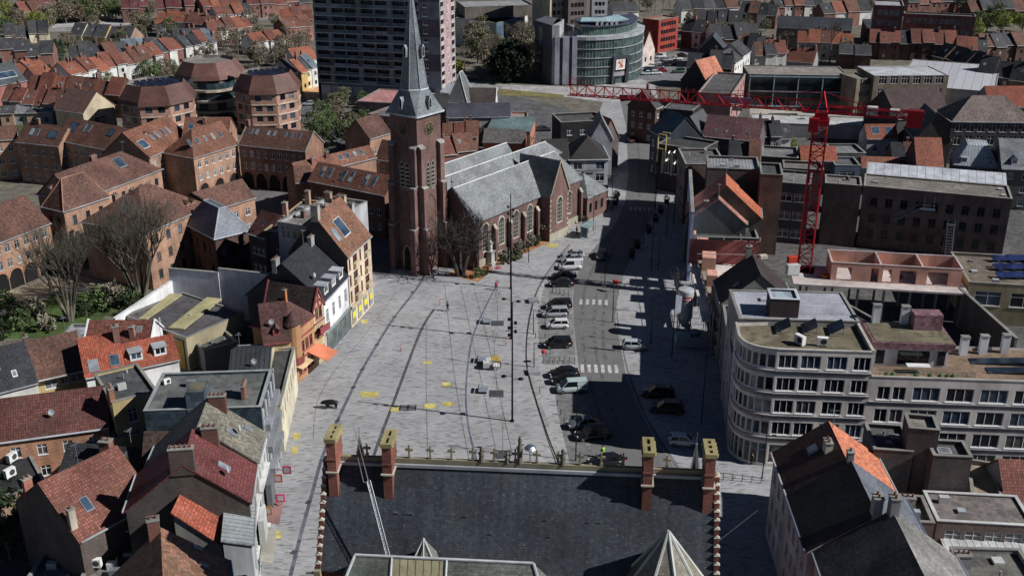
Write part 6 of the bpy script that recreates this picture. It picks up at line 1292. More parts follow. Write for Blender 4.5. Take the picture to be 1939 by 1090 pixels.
house('dark brick left part of the corner shop beside the church choir',(1030,303),(1078,302),8.8,9.,3.4,'gable',B_((.09,.075,.07)),M('seam',(.045,.04,.04),.6,1.,.6),win={'f':(1,1,1.4,1.4,5.,3,.5)})
house('grey roofed house with tall plastered gable behind the corner shop',(1118,262),(1160,262),10.,8.,4.5,'gablex',P_((.35,.36,.38)),M('tile',(.2,.2,.2)),win={})
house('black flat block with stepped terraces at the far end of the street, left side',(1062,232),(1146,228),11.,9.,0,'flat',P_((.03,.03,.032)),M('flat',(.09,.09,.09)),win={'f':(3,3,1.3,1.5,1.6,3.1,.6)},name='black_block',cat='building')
house('small house with orange roof slope at the street side of the black block',(1140,262),(1172,258),7.5,7.,4.4,'gablex',P_((.16,.13,.12)),M('pan',(.5,.15,.08)),win={})
house('long low white roofed building beside the black block',(1065,272),(1130,270),6.,6.,0,'flat',P_((.25,.25,.25)),M('flat',(.3,.3,.28)),win={},name='flat_building',cat='building')
house('low hall with teal roof and red brick walls behind the nave',(922,246),(1004,249),4.5,('p',950,229),1.,'shed',B_((.38,.15,.1)),M('seam',(.15,.21,.21)),name='hall',cat='hall')
house('dark slate roofed hall left of the car park',(846,222),(966,220),6.,('r',845,196),3.6,'gable',P_((.35,.34,.33)),M('slate',(.065,.065,.085)),name='hall',cat='hall')
house('brown roofed chapel like hall with white curved gable beside the small pyramid roof',(868,196),(938,197),7.,('r',870,166),4.,'gable',P_((.6,.6,.58)),M('tile',(.075,.06,.055)),raised=True,top=P_((.7,.7,.68)),name='hall',cat='hall',win={})
house('small slate pyramid roof beside the church spire',(846,190),(884,192),8.,8.5,7.,'hip',P_((.3,.3,.3)),M('slate',(.14,.145,.15)),name='pavilion',cat='pavilion',win={},ridge=P_((.5,.5,.5)))
house('dark ribbed roof behind the spire base',(806,206),(848,206),7.,8.,3.,'gable',P_((.15,.12,.12)),M('seam',(.05,.05,.05)))
house('brown brick apartment block with many windows left of the church tower',(697,216),(744,222),11.,10.,0,'flat',P_((.17,.12,.12)),M('flat',(.16,.16,.17)),win={'f':(4,4,1.4,1.5,1.,2.7,.4),'l':(3,4,1.4,1.5,1.,2.7,.4)},name='apartment_house',cat='building')
house('low building with pink flat roof in front of the apartment tower',(676,192),(744,196),6.5,('p',690,167),0,'flat',P_((.2,.16,.16)),M('flat',(.50,.24,.24)),parapet=.1,name='flat_building',cat='building')
house('small white roofed annex at the foot of the apartment tower',(806,182),(842,186),5.,6,0,'flat',P_((.3,.3,.3)),M('flat',(.6,.6,.62)),name='annex',cat='annex',win={})
row('the cluster right behind the church tower',(838,262),(905,262),5.5,7,3.,'brb',walls='rrp')
row('the red roofed group behind the nave ridge',(832,292),(900,285),5.,7,3.,'rb',walls='r')
house('long dark roofed brick shed behind the nave beside the teal roof',(915,268),(992,270),4.5,7.,2.4,'gable',B_((.4,.16,.1)),M('tile',(.10,.095,.09)))
house('small orange gabled house near the left side of the church tower',(712,300),(740,304),6.5,6,3.6,'gable',orb,ter)
house('terracotta roofed house left of the church tower with skylights',(700,262),(740,250),8.,8,4.,'gable',orb,ter)
house('small octagonal flat pavilion with orange rim at the car park',(966,222),(1000,222),3.2,6.,0,'flat',P_((.45,.2,.14)),M('flat',(.3,.28,.26)),win={},name='kiosk',cat='kiosk')
# right side, beyond the orange gable
def cafe():
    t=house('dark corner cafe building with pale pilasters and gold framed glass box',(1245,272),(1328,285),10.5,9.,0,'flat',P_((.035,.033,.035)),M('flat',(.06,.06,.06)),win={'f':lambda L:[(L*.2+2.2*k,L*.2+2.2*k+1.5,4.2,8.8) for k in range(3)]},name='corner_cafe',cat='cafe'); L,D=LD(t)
    q=MB()
    for k in range(4): q.box(L*.12+2.2*k,-.18,3.8,L*.12+2.2*k+.55,-.003,9.2)
    q.obj('pilaster',P_((.30,.27,.22)),t)
    g=MB(); x=.4; w_=1.9; h=3.2; z=9.6
    for a,b in (((x,z),(x+w_,z)),((x,z+h),(x+w_,z+h)),((x,z),(x,z+h)),((x+w_,z-3),(x+w_,z+h)),((x,z-3),(x,z))): g.bar((a[0],-.5,a[1]),(b[0],-.5,b[1]),.16)
    for y in (-.5,1.5): g.bar((x,y,z+h),(x+w_,y,z+h),.14)
    g.obj('gold_frame',P_((.55,.42,.20)),t)
    lm=bpy.data.materials.new('lamp_glow'); lm.use_nodes=True; e=lm.node_tree.nodes['Principled BSDF']; e.inputs['Emission Color'].default_value=(1,.95,.85,1); e.inputs['Emission Strength'].default_value=4
    for k,(x_,z_) in enumerate(((L*.3,9.0),(L*.42,9.3),(L*.6,9.1),(L*.25,7.2),(L*.44,6.8),(L*.62,6.6))): g=MB(); g.lathe([(0,z_-.16),(.16,z_),(0,z_+.16)],x_,-.5,8); g.bar((x_,-.5,z_+.1),(x_,-.02,z_+.3),.03); g.obj('globe_lamp',lm,t)
cafe()
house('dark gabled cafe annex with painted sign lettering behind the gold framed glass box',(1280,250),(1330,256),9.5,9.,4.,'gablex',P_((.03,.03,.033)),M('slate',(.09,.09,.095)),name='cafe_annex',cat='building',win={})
def lettering():
    t=thing('wall_sign','white ring emblem and lettering on the dark gable beside the maroon roof','sign',W(1300,255,9.5),rad(-12)); q=MB()
    for i in range(12): a,b=2*PI*i/12,2*PI*(i+1)/12; q.bar((.6*math.cos(a),-.1,.8+.6*math.sin(a)),(.6*math.cos(b),-.1,.8+.6*math.sin(b)),.1,0,4)
    q.obj('emblem',P_((.3,.42,.55)),t); q=MB()
    for k,hh in enumerate((.9,.7,.9,.7,.9,.7)): x=1.2+k*.42; q.box(x,-.14,.4,x+.12,-.08,.4+hh); q.box(x+.13,-.14,.4+hh-.16,x+.3,-.08,.4+hh)
    q.obj('letters',P_((.5,.52,.55)),t)
lettering()
house('ornate dark brick house with wide maroon tiled roof and arched windows under the crane jib',(1331,257),(1436,267),9.6,('r',1345,217),5.,'gable',B_((.10,.08,.085)),M('pan',(.15,.075,.08)),win={'f':(6,2,1.1,1.9,2.,3.6,.8)},gut=P_((.55,.55,.58)),sky=[('f',.2,1,.6,.8),('f',.4,1,.6,.8),('f',.8,1,.6,.8)],name='ornate_house')
house('dark blue roofed street house with slatted skylight at the far right side of the street',(1232,245),(1262,262),10.5,9.,4.5,'gable',P_((.04,.05,.06)),M('seam',(.05,.08,.11)),win={'f':(3,3,1,1.6,1.,3.,.4)})
row('the far right side of the shaded street',(1238,208),(1258,200),9.,8,3.6,'gk',walls='dg')
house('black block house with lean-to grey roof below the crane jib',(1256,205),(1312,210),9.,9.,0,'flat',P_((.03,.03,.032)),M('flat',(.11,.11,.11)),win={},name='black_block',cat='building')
house('black gabled house with orange slope above the crane jib',(1290,150),(1340,158),8.,10.,6.,'gablex',P_((.04,.038,.038)),M('tile',(.42,.16,.1)),win={'f':(3,2,1.,1.3,1.5,3,.6)})
house('grey gabled barn like building at the end of the office car park',(1322,96),(1375,98),6.,12.,5.,'gablex',P_((.07,.075,.08)),M('slate',(.06,.065,.075)),win={'f':(4,2,.9,1.2,2.4,2.,2.4)})
house('brick row with pink balconies right of the black gabled houses',(1385,180),(1412,140),10.,9.,0,'flat',P_((.42,.25,.23)),M('flat',(.1,.1,.1)),win={'f':(5,3,1.5,1.6,1.,3.,.5)},name='balcony_block',cat='building')
row('the black gabled cluster by the office car park',(1300,128),(1385,132),6.5,10,4.2,'kkgk',walls='ddgd')
house('tan brick school with large white framed windows and white seam roofs',(1656,144),(1797,143),11.5,('p',1645,126),0,'flat',B_((.24,.19,.14)),M('seam',(.5,.51,.53),.5,1.,1.2),parapet=.1,win={'f':(6,3,2.3,2.2,2.,3.6,.9)},st='3x',name='school_building',cat='school',top=P_((.5,.5,.5)),glass=0,detail=True)
house('narrow tan brick end bay of the school with paired slit windows',(1623,150),(1655,148),10.5,9,0,'flat',B_((.24,.19,.14)),M('flat',(.25,.22,.18)),win={'f':(4,3,.6,1.5,2.,3.4,1.)},name='school_building',cat='school')
def glassb():
    t=house('long glass fronted building with pale blue steel frame left of the tan school',(1418,141),(1608,144),10.,('p',1425,124),0,'flat',P_((.14,.13,.13)),M('flat',(.27,.24,.22)),parapet=.12,win={},name='glass_fronted_building',cat='building'); L,D=LD(t)
    q=MB(); q.box(.3,-.05,1.,L-.3,-.003,9.5); q.obj('curtain_wall',M('glass',(.012,.02,.025)),t)
    q=MB()
    for k in range(5): q.box(.3+k*(L-.8)/4,-.5,.6,.55+k*(L-.8)/4,-.06,9.7)
    for z in (.8,5.1,9.4): q.box(.3,-.62,z,L-.3,-.505,z+.3)
    q.obj('steel_frame',P_((.30,.40,.46)),t)
glassb()
house('large white flat roofed hall behind the tan school',(1700,160),(1885,175),7.,('p',1690,110),0,'flat',P_((.4,.4,.4)),M('seam',(.44,.44,.47),.6,.4,4.),parapet=.05,name='hall',cat='hall',win={})
house('dark institute building with big hipped brown roof and white framed windows in rows',(1803,229),(1960,231),10.5,('r',1845,181),5.5,'hip',P_((.06,.058,.062)),M('tile',(.17,.13,.12)),win={'f':(7,3,1.7,2.3,1.5,3.2,.6)},fr=P_((.55,.53,.5)),glass=0,gut=P_((.5,.5,.55)),name='institute_building',cat='building',detail=True)
house('long bright red tiled roof at the right edge behind the institute building',(1875,202),(1990,202),8.,('r',1865,163),4.5,'gable',P_((.3,.3,.3)),M('pan',(.34,.09,.055)))
house('dark gabled house with pale rake trim in front of the tan school',(1735,262),(1800,264),9.,12.,5.6,'gablex',P_((.07,.062,.05)),M('slate',(.04,.038,.04)),win={},gut=P_((.4,.4,.4)))
house('tall house with orange tiled roof slope facing the camera and dark walls',(1737,313),(1786,314),7.6,('r',1760,262) if False else 9.,5.,'gable',P_((.10,.06,.06)),M('pan',(.32,.11,.07)),win={})
house('dark hall with steep maroon roof between the tan school and the hipped institute',(1700,225),(1800,215),8.,13.,6.,'gable',P_((.06,.05,.05)),M('tile',(.06,.035,.035)),win={})
house('orange roofed house with dark rooflights right of the crane mast',(1643,262),(1700,262),7.,('r',1660,235),4.,'gable',P_((.4,.4,.42)),M('pan',(.32,.10,.06)),sky=[('f',.3,1,2.,2.,P_((.3,.3,.3))),('f',.75,1,1.6,2.,P_((.3,.3,.3)))])
house('mansard like grey seam roofed villa at the right below the institute',(1808,312),(1890,318),8.,('p',1815,292),4.,'trunc',P_((.12,.12,.12)),M('seam',(.36,.40,.42)),inset=2.2,dorm=[('f',.2,.2,1.2,1.2,'flat'),('f',.8,.2,1.2,1.2,'flat')],name='villa')
house('grey slate roofed house at the right edge below the institute',(1898,318),(1990,322),9.,('r',1905,262),5.,'gable',P_((.12,.12,.12)),M('slate',(.24,.25,.27),.6,1.6),dorm=[('f',.25,.6,1.2,1.2,'gab')])
house('orange tiled roof directly behind the crane mast',(1518,303),(1584,304),7.,('r',1525,276),3.6,'gable',P_((.2,.2,.2)),M('pan',(.33,.10,.06)))
house('small bright orange roof left of the crane mast foot',(1497,334),(1522,336),6.,('r',1500,306),3.,'gable',P_((.2,.2,.2)),M('pan',(.40,.11,.055)))
house('bluish grey box house with strip window right of the crane mast',(1582,313),(1630,314),6.8,7,0,'flat',P_((.14,.17,.24)),M('flat',(.12,.125,.13)),win={'f':(1,1,3.8,1.3,4.2,3,.8)},name='box_house')
house('long low orange tiled roof right of the bluish grey box house',(1633,316),(1702,318),5.,('r',1635,296),2.6,'gable',P_((.3,.25,.22)),M('pan',(.30,.11,.075)))
house('low flat roofed terrace building below the crane jib, left of the orange roofs',(1443,296),(1512,300),7.5,('p',1450,276),0,'flat',P_((.08,.08,.085)),M('flat',(.2,.2,.2)),win={'f':(4,2,1.8,1.6,1.6,3.,.4)},name='flat_building',cat='building')
house('dark brick block behind the steel balconies',(1484,318),(1560,322),9.,6.,0,'flat',B_((.1,.085,.08)),M('flat',(.18,.17,.16)),win={},name='flat_building',cat='building')
house('long white low roof below the glass fronted building',(1425,232),(1655,240),3.6,('p',1430,216),0,'flat',P_((.3,.3,.3)),M('flat',(.5,.5,.5)),win={},parapet=.1,name='canopy_building',cat='building')
house('greenish glass roof house right of the box house',(1582,290),(1640,290),7.5,8,0,'flat',P_((.12,.12,.12)),M('flat',(.22,.23,.23)),win={'f':(3,2,1.4,1.4,1.6,3,.5)},name='flat_building',cat='building')
row('the brown roofed group below the crane counter jib',(1690,300),(1738,302),6.5,8,3.2,'kb',walls='d')
row('the dark group left of the crane mast',(1380,300),(1438,303),7.5,9,3.4,'kgb',walls='d')
row('the dark courtyard group under the glass fronted building',(1440,262),(1500,262),6.,8,3.,'gkg',walls='dgw')
# ---------- office surroundings and far industrial ----------
house('bright red office wing with black end wall beyond the curved office',(1248,39),(1285,32),12.,('p',1214,36),0,'flat',P_((.30,.055,.04)),M('flat',(.3,.27,.22)),win={'f':(6,4,1.8,1.5,1.,2.8,1.5)},name='red_office_wing',cat='office',glass=0)
house('white gabled house with red roof between the curved office and the red wing',(1216,97),(1240,92),6.,14.,6.5,'gablex',P_((.6,.5,.46)),M('tile',(.32,.09,.055)),win={'f':(2,1,1.,1.6,2.,3,.6)})
house('grey flat wing behind the curved office',(1085,52),(1225,46),10.,14.,0,'flat',P_((.2,.2,.21)),M('flat',(.24,.23,.25)),win={},name='office_wing',cat='office')
house('blue grey factory hall with white panelled right wall, top centre',(862,34),(940,44),10.,16.,0,'flat',P_((.10,.15,.22)),M('flat',(.05,.065,.11)),win={},name='factory_hall',cat='factory')
house('pale factory hall with white wall panels right of the blue grey hall',(940,44),(1016,26),10.,24.,0,'flat',P_((.62,.60,.55)),M('flat',(.06,.075,.12)),win={},name='factory_hall',cat='factory')
house('long tan factory building along the top edge',(880,14),(1012,10),14.,20.,0,'flat',P_((.17,.15,.13)),M('flat',(.3,.3,.3)),win={'f':(12,2,1.6,1.2,4.,4.,1.)},name='factory_hall',cat='factory')
house('cream coloured tower block at the top edge',(1042,-38),(1076,-40),26.,14.,0,'flat',P_((.50,.45,.32)),M('flat',(.3,.3,.3)),win={'f':(3,8,1.4,1.5,1.,3.,1.)},name='tower_block',cat='tower block')
house('dark brown tower block at the top edge beside the cream one',(1077,-32),(1112,-34),25.,14.,0,'flat',P_((.14,.11,.10)),M('flat',(.3,.3,.3)),win={'f':(4,8,1.4,1.5,1.,3.,1.)},name='tower_block',cat='tower block',glass=0)
house('white tower block at the top edge, rightmost of three',(1122,-30),(1152,-30),24.,12.,0,'flat',P_((.5,.5,.52)),M('flat',(.3,.3,.3)),win={'f':(3,8,1.2,1.4,1.,3.,1.)},name='tower_block',cat='tower block')
house('dark long hall with white gable end, top right of the office car park',(1472,52),(1612,58),8.,('r',1480,30),5.,'gable',P_((.16,.14,.14)),M('slate',(.05,.055,.065)),win={'f':(14,1,2.,1.4,4.4,3,.6)},name='hall',cat='hall')
house('long brown brick factory with rows of pale windows, top right',(1712,26),(1848,32),13.,('p',1715,22),0,'flat',B_((.17,.075,.07)),M('flat',(.2,.2,.2)),win={'f':(12,3,2.4,2.,2.,3.8,1.)},glass=3,name='brick_factory',cat='factory')
house('taller left part of the brown brick factory',(1657,10),(1712,12),17.,16,0,'flat',B_((.19,.085,.08)),M('flat',(.35,.36,.38)),win={'f':(4,4,2.4,2.,2.,3.8,1.)},glass=3,name='brick_factory',cat='factory')
house('low black roofed hall in front of the brown brick factory',(1643,55),(1768,58),6.,('p',1650,44),1.5,'shed',P_((.12,.03,.03)),M('slate',(.05,.055,.06)),win={},name='hall',cat='hall')
# ---------- suburbs, top left ----------
RW=[('the first terrace of the top left edge',(230,16),(281,14),6.5,10,4,'mmm','r'),('the middle terrace of the top left edge',(297,15),(368,12),6.5,10,4,'mmmm','r'),('the top edge terrace nearest the apartment tower',(386,14),(455,8),6.5,10,4,'rorr','r'),
('the white fronted row beyond the railway',(292,42),(348,43),6,9,3.5,'ooo','w'),('the brick row beyond the railway',(350,43),(400,46),6,9,3.5,'bbb','r'),
('the pair of houses at the upper left edge',(10,70),(48,68),5.5,10,4,'gg','c'),('the pale walled pair by the railway yard',(55,66),(92,64),5.5,10,4,'gk','c'),
('the dark bungalow row before the railway yard',(132,68),(245,72),4,10,3.5,'ggggg','cpy'),('the middle left dark gables',(0,96),(52,94),5,10,3.5,'gg','r'),('the dark gabled group beside the green',(52,106),(100,104),5.5,10,4,'gg','r'),
('the large dark gables above the orange terrace',(132,114),(206,110),6,11,4.5,'gggg','d'),('the group right of the large dark gables',(206,110),(250,104),6,10,4.2,'bg','r'),
('the blue roofed row above the trees',(242,100),(300,92),5.5,9,3.5,'uuug','w'),('the orange roofed row near the bare wood',(262,112),(350,92),5.5,9,3.5,'orogro','wr'),('the row ending at the bare wood',(352,88),(412,78),5.5,9,3.5,'gkru','w'),
('the grey roofed row of the far middle',(330,80),(400,76),5,9,3.5,'gggu','w'),('the red roofed row beside the apartment tower',(400,60),(480,50),6,9,3.5,'rrbor','rw'),
('the long orange terrace above the octagonal blocks',(135,145),(205,128),6,9,3.8,'orro','w'),('the brown continuation of the long orange terrace',(206,128),(290,114),6,9,3.8,'rrbbb','w'),
('the short orange row at the left',(50,143),(98,131),5.5,9,3.5,'roo','w'),('the second short orange row',(75,155),(135,143),5,8,3.2,'ooo','w'),
('the terrace left of the octagonal blocks, left half',(46,172),(120,174),6.5,8.5,3.8,'bro','d'),('the terrace left of the octagonal blocks, right half',(120,174),(226,181),6.5,8.5,3.8,'bbrr','d'),
('the brown gabled row at the left edge',(0,192),(104,196),5.5,8.5,3.5,'brbrb','p'),('the low sheds behind the brown gabled row',(0,214),(100,212),3.5,8,1.5,'glgl','pg'),('the brown roofed row beside the cream gable',(104,200),(158,200),6.5,8.5,4,'bbb','c'),
('the row behind the right octagonal block',(556,140),(604,128),6,9,3.8,'gogu','wyc'),('the orange roof beside the apartment tower',(560,114),(600,108),6,9,4,'o','w'),
('the far brick group left of the apartment tower',(532,36),(592,34),7,9,3.5,'orr','r'),('the brown roofs left of the apartment tower',(540,55),(594,48),6,9,3.5,'brb','r'),('the orange row left of the apartment tower',(484,80),(540,72),5,9,3.2,'ooro','w'),
('the red roofed far row at the top left',(45,24),(95,18),6,9,4,'rbm','r'),('the second far row at the top left',(70,8),(130,2),6,9,4,'mbr','r'),('the top edge row above the railway yard',(140,6),(225,4),6,9,4,'rmbg','w'),('the top edge row beside the apartment tower',(470,10),(590,2),6,9,4,'mbrbg','r'),
('the far row beyond the railway yard',(410,30),(480,24),6,9,3.5,'rbog','w'),
('the far red row at the top right edge',(1290,18),(1400,14),6,9,4,'gkgkb','wd'),('the dark gable group under the top right edge',(1320,40),(1400,42),6,10,4.5,'gkgg','dw'),('the mixed roofs under the top right edge',(1400,24),(1470,28),6,9,4,'gbkg','wr'),
('the dark roofs before the white gable hall',(1350,72),(1440,70),6,10,4.2,'gkgg','wd'),('the mixed row below the white gable hall',(1400,88),(1460,92),5.5,9,4,'bkgo','dw'),('the orange roofed row under the bare tree',(1510,80),(1615,84),6,9,3.6,'ooboo','g'),
('the left red row before the black hall',(1648,78),(1705,80),6.5,9,3.8,'rrr','d'),('the right red row before the black hall',(1706,80),(1812,82),6.5,9,3.8,'krrro','d'),('the orange and grey row at the right edge',(1812,94),(1870,96),6,9,3.6,'rog','d'),('the brown roofed row at the right edge',(1865,90),(1945,86),6.5,9,4,'bggb','d'),
('the dark street row behind the white flat hall',(1768,104),(1850,124),6.5,9,4,'kkkg','d'),('the right edge row beyond the white hall',(1850,140),(1945,150),6.5,10,4.5,'kkk','d'),
('the left low row above the glass fronted building',(1490,112),(1540,116),6,9,3.6,'rr','g'),('the right low row above the glass fronted building',(1590,100),(1650,102),5.5,9,3,'gg','d'),('the far top right row above the factory',(1470,12),(1560,10),6,9,4,'gbrgk','rw'),('the far top row over the black hall',(1560,24),(1650,20),6,9,4,'gobk','rw'),
('the far row right of the brown factory',(1720,6),(1830,4),6,9,4,'gbrgk','r'),('the top right corner row',(1840,20),(1945,18),6,9,4,'bgkgb','d'),('the group left of the glass fronted building',(1395,118),(1425,100),7,9,3.6,'gg','w'),
('the short row above the curved office',(1160,22),(1210,20),6,9,4,'gg','w'),('the row right of the red office wing',(1290,60),(1345,66),6,9,4,'kgb','dw'),('the row at the foot of the bare tree',(1430,104),(1490,104),5.5,9,3.4,'bgr','w')]
for nm,e0,e1,z,d,rh,c,wl in RW: row(nm,e0,e1,z,d,rh,c,wl)
house('cream plastered house with brown ribbed roof and big gable window left of the octagonal block',(160,222) if False else (104,207),(157,214),7.5,11.,4.6,'gable',P_((.50,.42,.30)),M('seam',(.13,.08,.07),.6,1.,6.),win={'r':(1,1,4.,2.4,3.,3,.6)})
house('modern house with dark asymmetric roof and white strip at the left edge',(-20,165),(50,152),6.,12.,5.,'gable',P_((.35,.15,.13)),M('slate',(.07,.08,.09)),sky=[('f',.5,1.5,9,2.4,P_((.6,.6,.6)))])
# ================= TREES =================
def rot(v,ax,a): return Matrix.Rotation(a,3,ax)@v
def bare_mesh(seed,h,depth,spread,th=.022,nk=3,up=.25,trunkf=.3,multi=0):
    r=random.Random(seed); tb=MB(); cb=MB()
    def br(p,d,L,rad_,k,mb):
        q=p+d*L; mb.bar(p,q,rad_,0,6 if k<2 else 3,rad_*.66,cap=False)
        if k>=depth: return
        n=nk if k>0 else max(nk,4)
        for i in range(n):
            ax=d.orthogonal().normalized(); ax=rot(ax,d,2*PI*(i+r.random())/n); nd=rot(d,ax,spread*r.uniform(.55,1.25)); nd=(nd+Vector((0,0,up))).normalized()
            st=p+d*L*(r.uniform(.55,1.) if k>0 else r.uniform(.8,1.))
            br(st,nd,L*r.uniform(.62,.86),rad_*.62,k+1,cb)
    if multi:
        for i in range(multi):
            a=2*PI*i/multi+r.random(); d=Vector((math.cos(a)*.28,math.sin(a)*.28,1)).normalized(); p=Vector((math.cos(a)*.3,math.sin(a)*.3,0)); q=p+d*h*trunkf; tb.bar(p,q,h*th*.8,0,6,h*th*.6,cap=False); br(q,d,h*.22,h*th*.55,1,cb)
    else:
        q=Vector((0,0,h*trunkf)); tb.bar((0,0,-.1),q,h*th,0,7,h*th*.75,cap=False); br(q,Vector((0,0,1)),h*.2,h*th*.7,0,cb)
    return tb,cb
def leafy_mesh(seed,h,rx,rz,zc,n=70,m=34,ls=.42):
    r=random.Random(seed); cb=MB()
    for i in range(n):
        while 1:
            v=Vector((r.uniform(-1,1),r.uniform(-1,1),r.uniform(-1,1)))
            if v.length<1: break
        v=v.normalized()*(v.length**.45)*r.uniform(.72,1.08); c=Vector((v.x*rx,v.y*rx,zc+v.z*rz)); cr=r.uniform(.5,1.)*rx*.30
        for j in range(m):
            w_=Vector((r.gauss(0,1),r.gauss(0,1),r.gauss(0,1))).normalized(); p=c+w_*cr*r.uniform(.6,1.1); a=Vector((r.gauss(0,1),r.gauss(0,1),r.gauss(0,1)+.5)).normalized(); b=a.orthogonal().normalized()*ls*r.uniform(.5,1.); c2=a.cross(b)*r.uniform(.5,.9); cb.poly([p-b-c2*.4,p+b*.9-c2,p+b+c2*.6,p-b*.7+c2])
    tb=MB(); tb.bar((0,0,-.1),(0,0,zc),h*.022+.05,0,6,h*.012,cap=False)
    for k in range(6): a=k*1.05; tb.bar((0,0,zc*.5+.1*k),(math.cos(a)*rx*.6,math.sin(a)*rx*.6,zc+.1*k),h*.009,0,4,.02,cap=False)
    return tb,cb
def conifer_mesh(seed,h,r0,n=700):
    r=random.Random(seed); cb=MB(); tb=MB(); tb.bar((0,0,-.1),(0,0,h*.95),h*.02,0,6,.02,cap=False)
    for i in range(n):
        f=r.random()**.75; z=h*(.06+.92*f); rr=r0*(1-f)**.8*r.uniform(.35,1.08)*(1+.15*math.sin(f*40)); a=r.uniform(0,2*PI); p=Vector((rr*math.cos(a),rr*math.sin(a),z)); o=Vector((math.cos(a),math.sin(a),-.35)); s_=Vector((-math.sin(a),math.cos(a),0))*r.uniform(.25,.6); o=o*r.uniform(.4,.9)
        cb.poly([p-s_,p+o*.6-s_*.3,p+o+s_*.2,p+s_])
    return tb,cb
BARK=M('plain',(.16,.14,.11)); BARK2=M('plain',(.20,.18,.14)); TWIG=M('plain',(.14,.125,.095)); TWIG2=M('plain',(.18,.155,.115))
TT={}
def T_(k,fn,mats):
    tb,cb=fn; TT[k]=(tb.mesh('trunk',[mats[0]]),cb.mesh('crown',[mats[1]]),max(v[2] for v in cb.v))
for i in range(3): T_('bare%d'%i,bare_mesh(10+i,10,5,.52),(BARK,TWIG))
for i in range(2): T_('fuzz%d'%i,bare_mesh(20+i,10,5,.62,nk=3,up=.12),(BARK,TWIG2))
TWG=M('plain',(.10,.09,.07)); T_('big0',bare_mesh(31,17,6,.46,.017,3,.22,.16,8),(BARK2,TWG)); T_('big1',bare_mesh(35,17,6,.44,.017,3,.24,.16,9),(BARK2,TWG))
T_('church',bare_mesh(43,11,6,.72,.030,3,.03,.14,5),(M('plain',(.05,.045,.04)),M('plain',(.055,.05,.045))))
T_('young',bare_mesh(51,6.5,4,.42,.008,3,.45,.38),(BARK2,BARK2))
BRN_L=M('leaf',(.20,.165,.12)); GRN_L=M('leaf',(.11,.15,.06)); DKG=M('leaf',(.014,.024,.014)); YLG=M('leaf',(.18,.22,.04)); OLV=M('leaf',(.16,.165,.09)); LIM=M('leaf',(.42,.42,.06)); PAL=M('leaf',(.22,.20,.15))
for k,m in (('brown',BRN_L),('green',GRN_L),('olive',OLV),('yg',YLG)):
    for i in range(2): T_(k+str(i),leafy_mesh(60+i,9,3.3,3.6,5.2,75,30,.24),(BARK,m))
T_('dark0',leafy_mesh(71,12,4.6,5.6,6.,90,34,.5),(BARK,DKG)); T_('con0',conifer_mesh(81,10,2.2),(BARK,DKG)); T_('con1',conifer_mesh(82,10,2.4),(BARK,M('leaf',(.03,.05,.028))))
T_('lime',leafy_mesh(75,3,1.5,1.5,1.6,30,24,.25),(BARK,LIM)); T_('pale',leafy_mesh(76,6,2.3,2.4,3.6,50,26,.26),(BARK,PAL))
def tree(k,px,py,h,label,cat='tree',name='tree',group=None,z=0):
    s_=h/TT[k][2]; p=W(px,py,z); t=thing(name,label,cat,(p.x,p.y,z-.02),R.uniform(0,6.28),group); t.scale=(s_*R.uniform(.9,1.1),s_*R.uniform(.9,1.1),s_)
    inst('trunk',TT[k][0],t); inst('crown',TT[k][1],t); return t
tree('big0',133,607,17.5,'large bare many stemmed tree on the lawn, left of two'); tree('big1',268,572,19.5,'large bare many stemmed tree on the lawn, right one of two')
tree('church',872,522,12.5,'spreading dark bare tree beside the church tower in an ochre planting bed')
tree('young',1278,596,8.5,'slender budding tree beside the white silo'); tree('young',1277,397,7.5,'slender bare street tree in front of the dark corner cafe')
for i,(x,y) in enumerate(((942,610),(936,690),(940,744),(952,858))): tree('young',x,y,6.2,'thin young bare tree in a square grate, %s from the church on the paved square'%ordn(i),group='young trees in the paved square')
tree('bare0',1570,122,15.,'tall bare spreading tree above the glass fronted building'); tree('dark0',962,155,14.5,'large dark evergreen tree left of the curved office'); tree('lime',868,136,4.,'bright yellow green bush beside the apartment tower',cat='bush',name='bush'); 
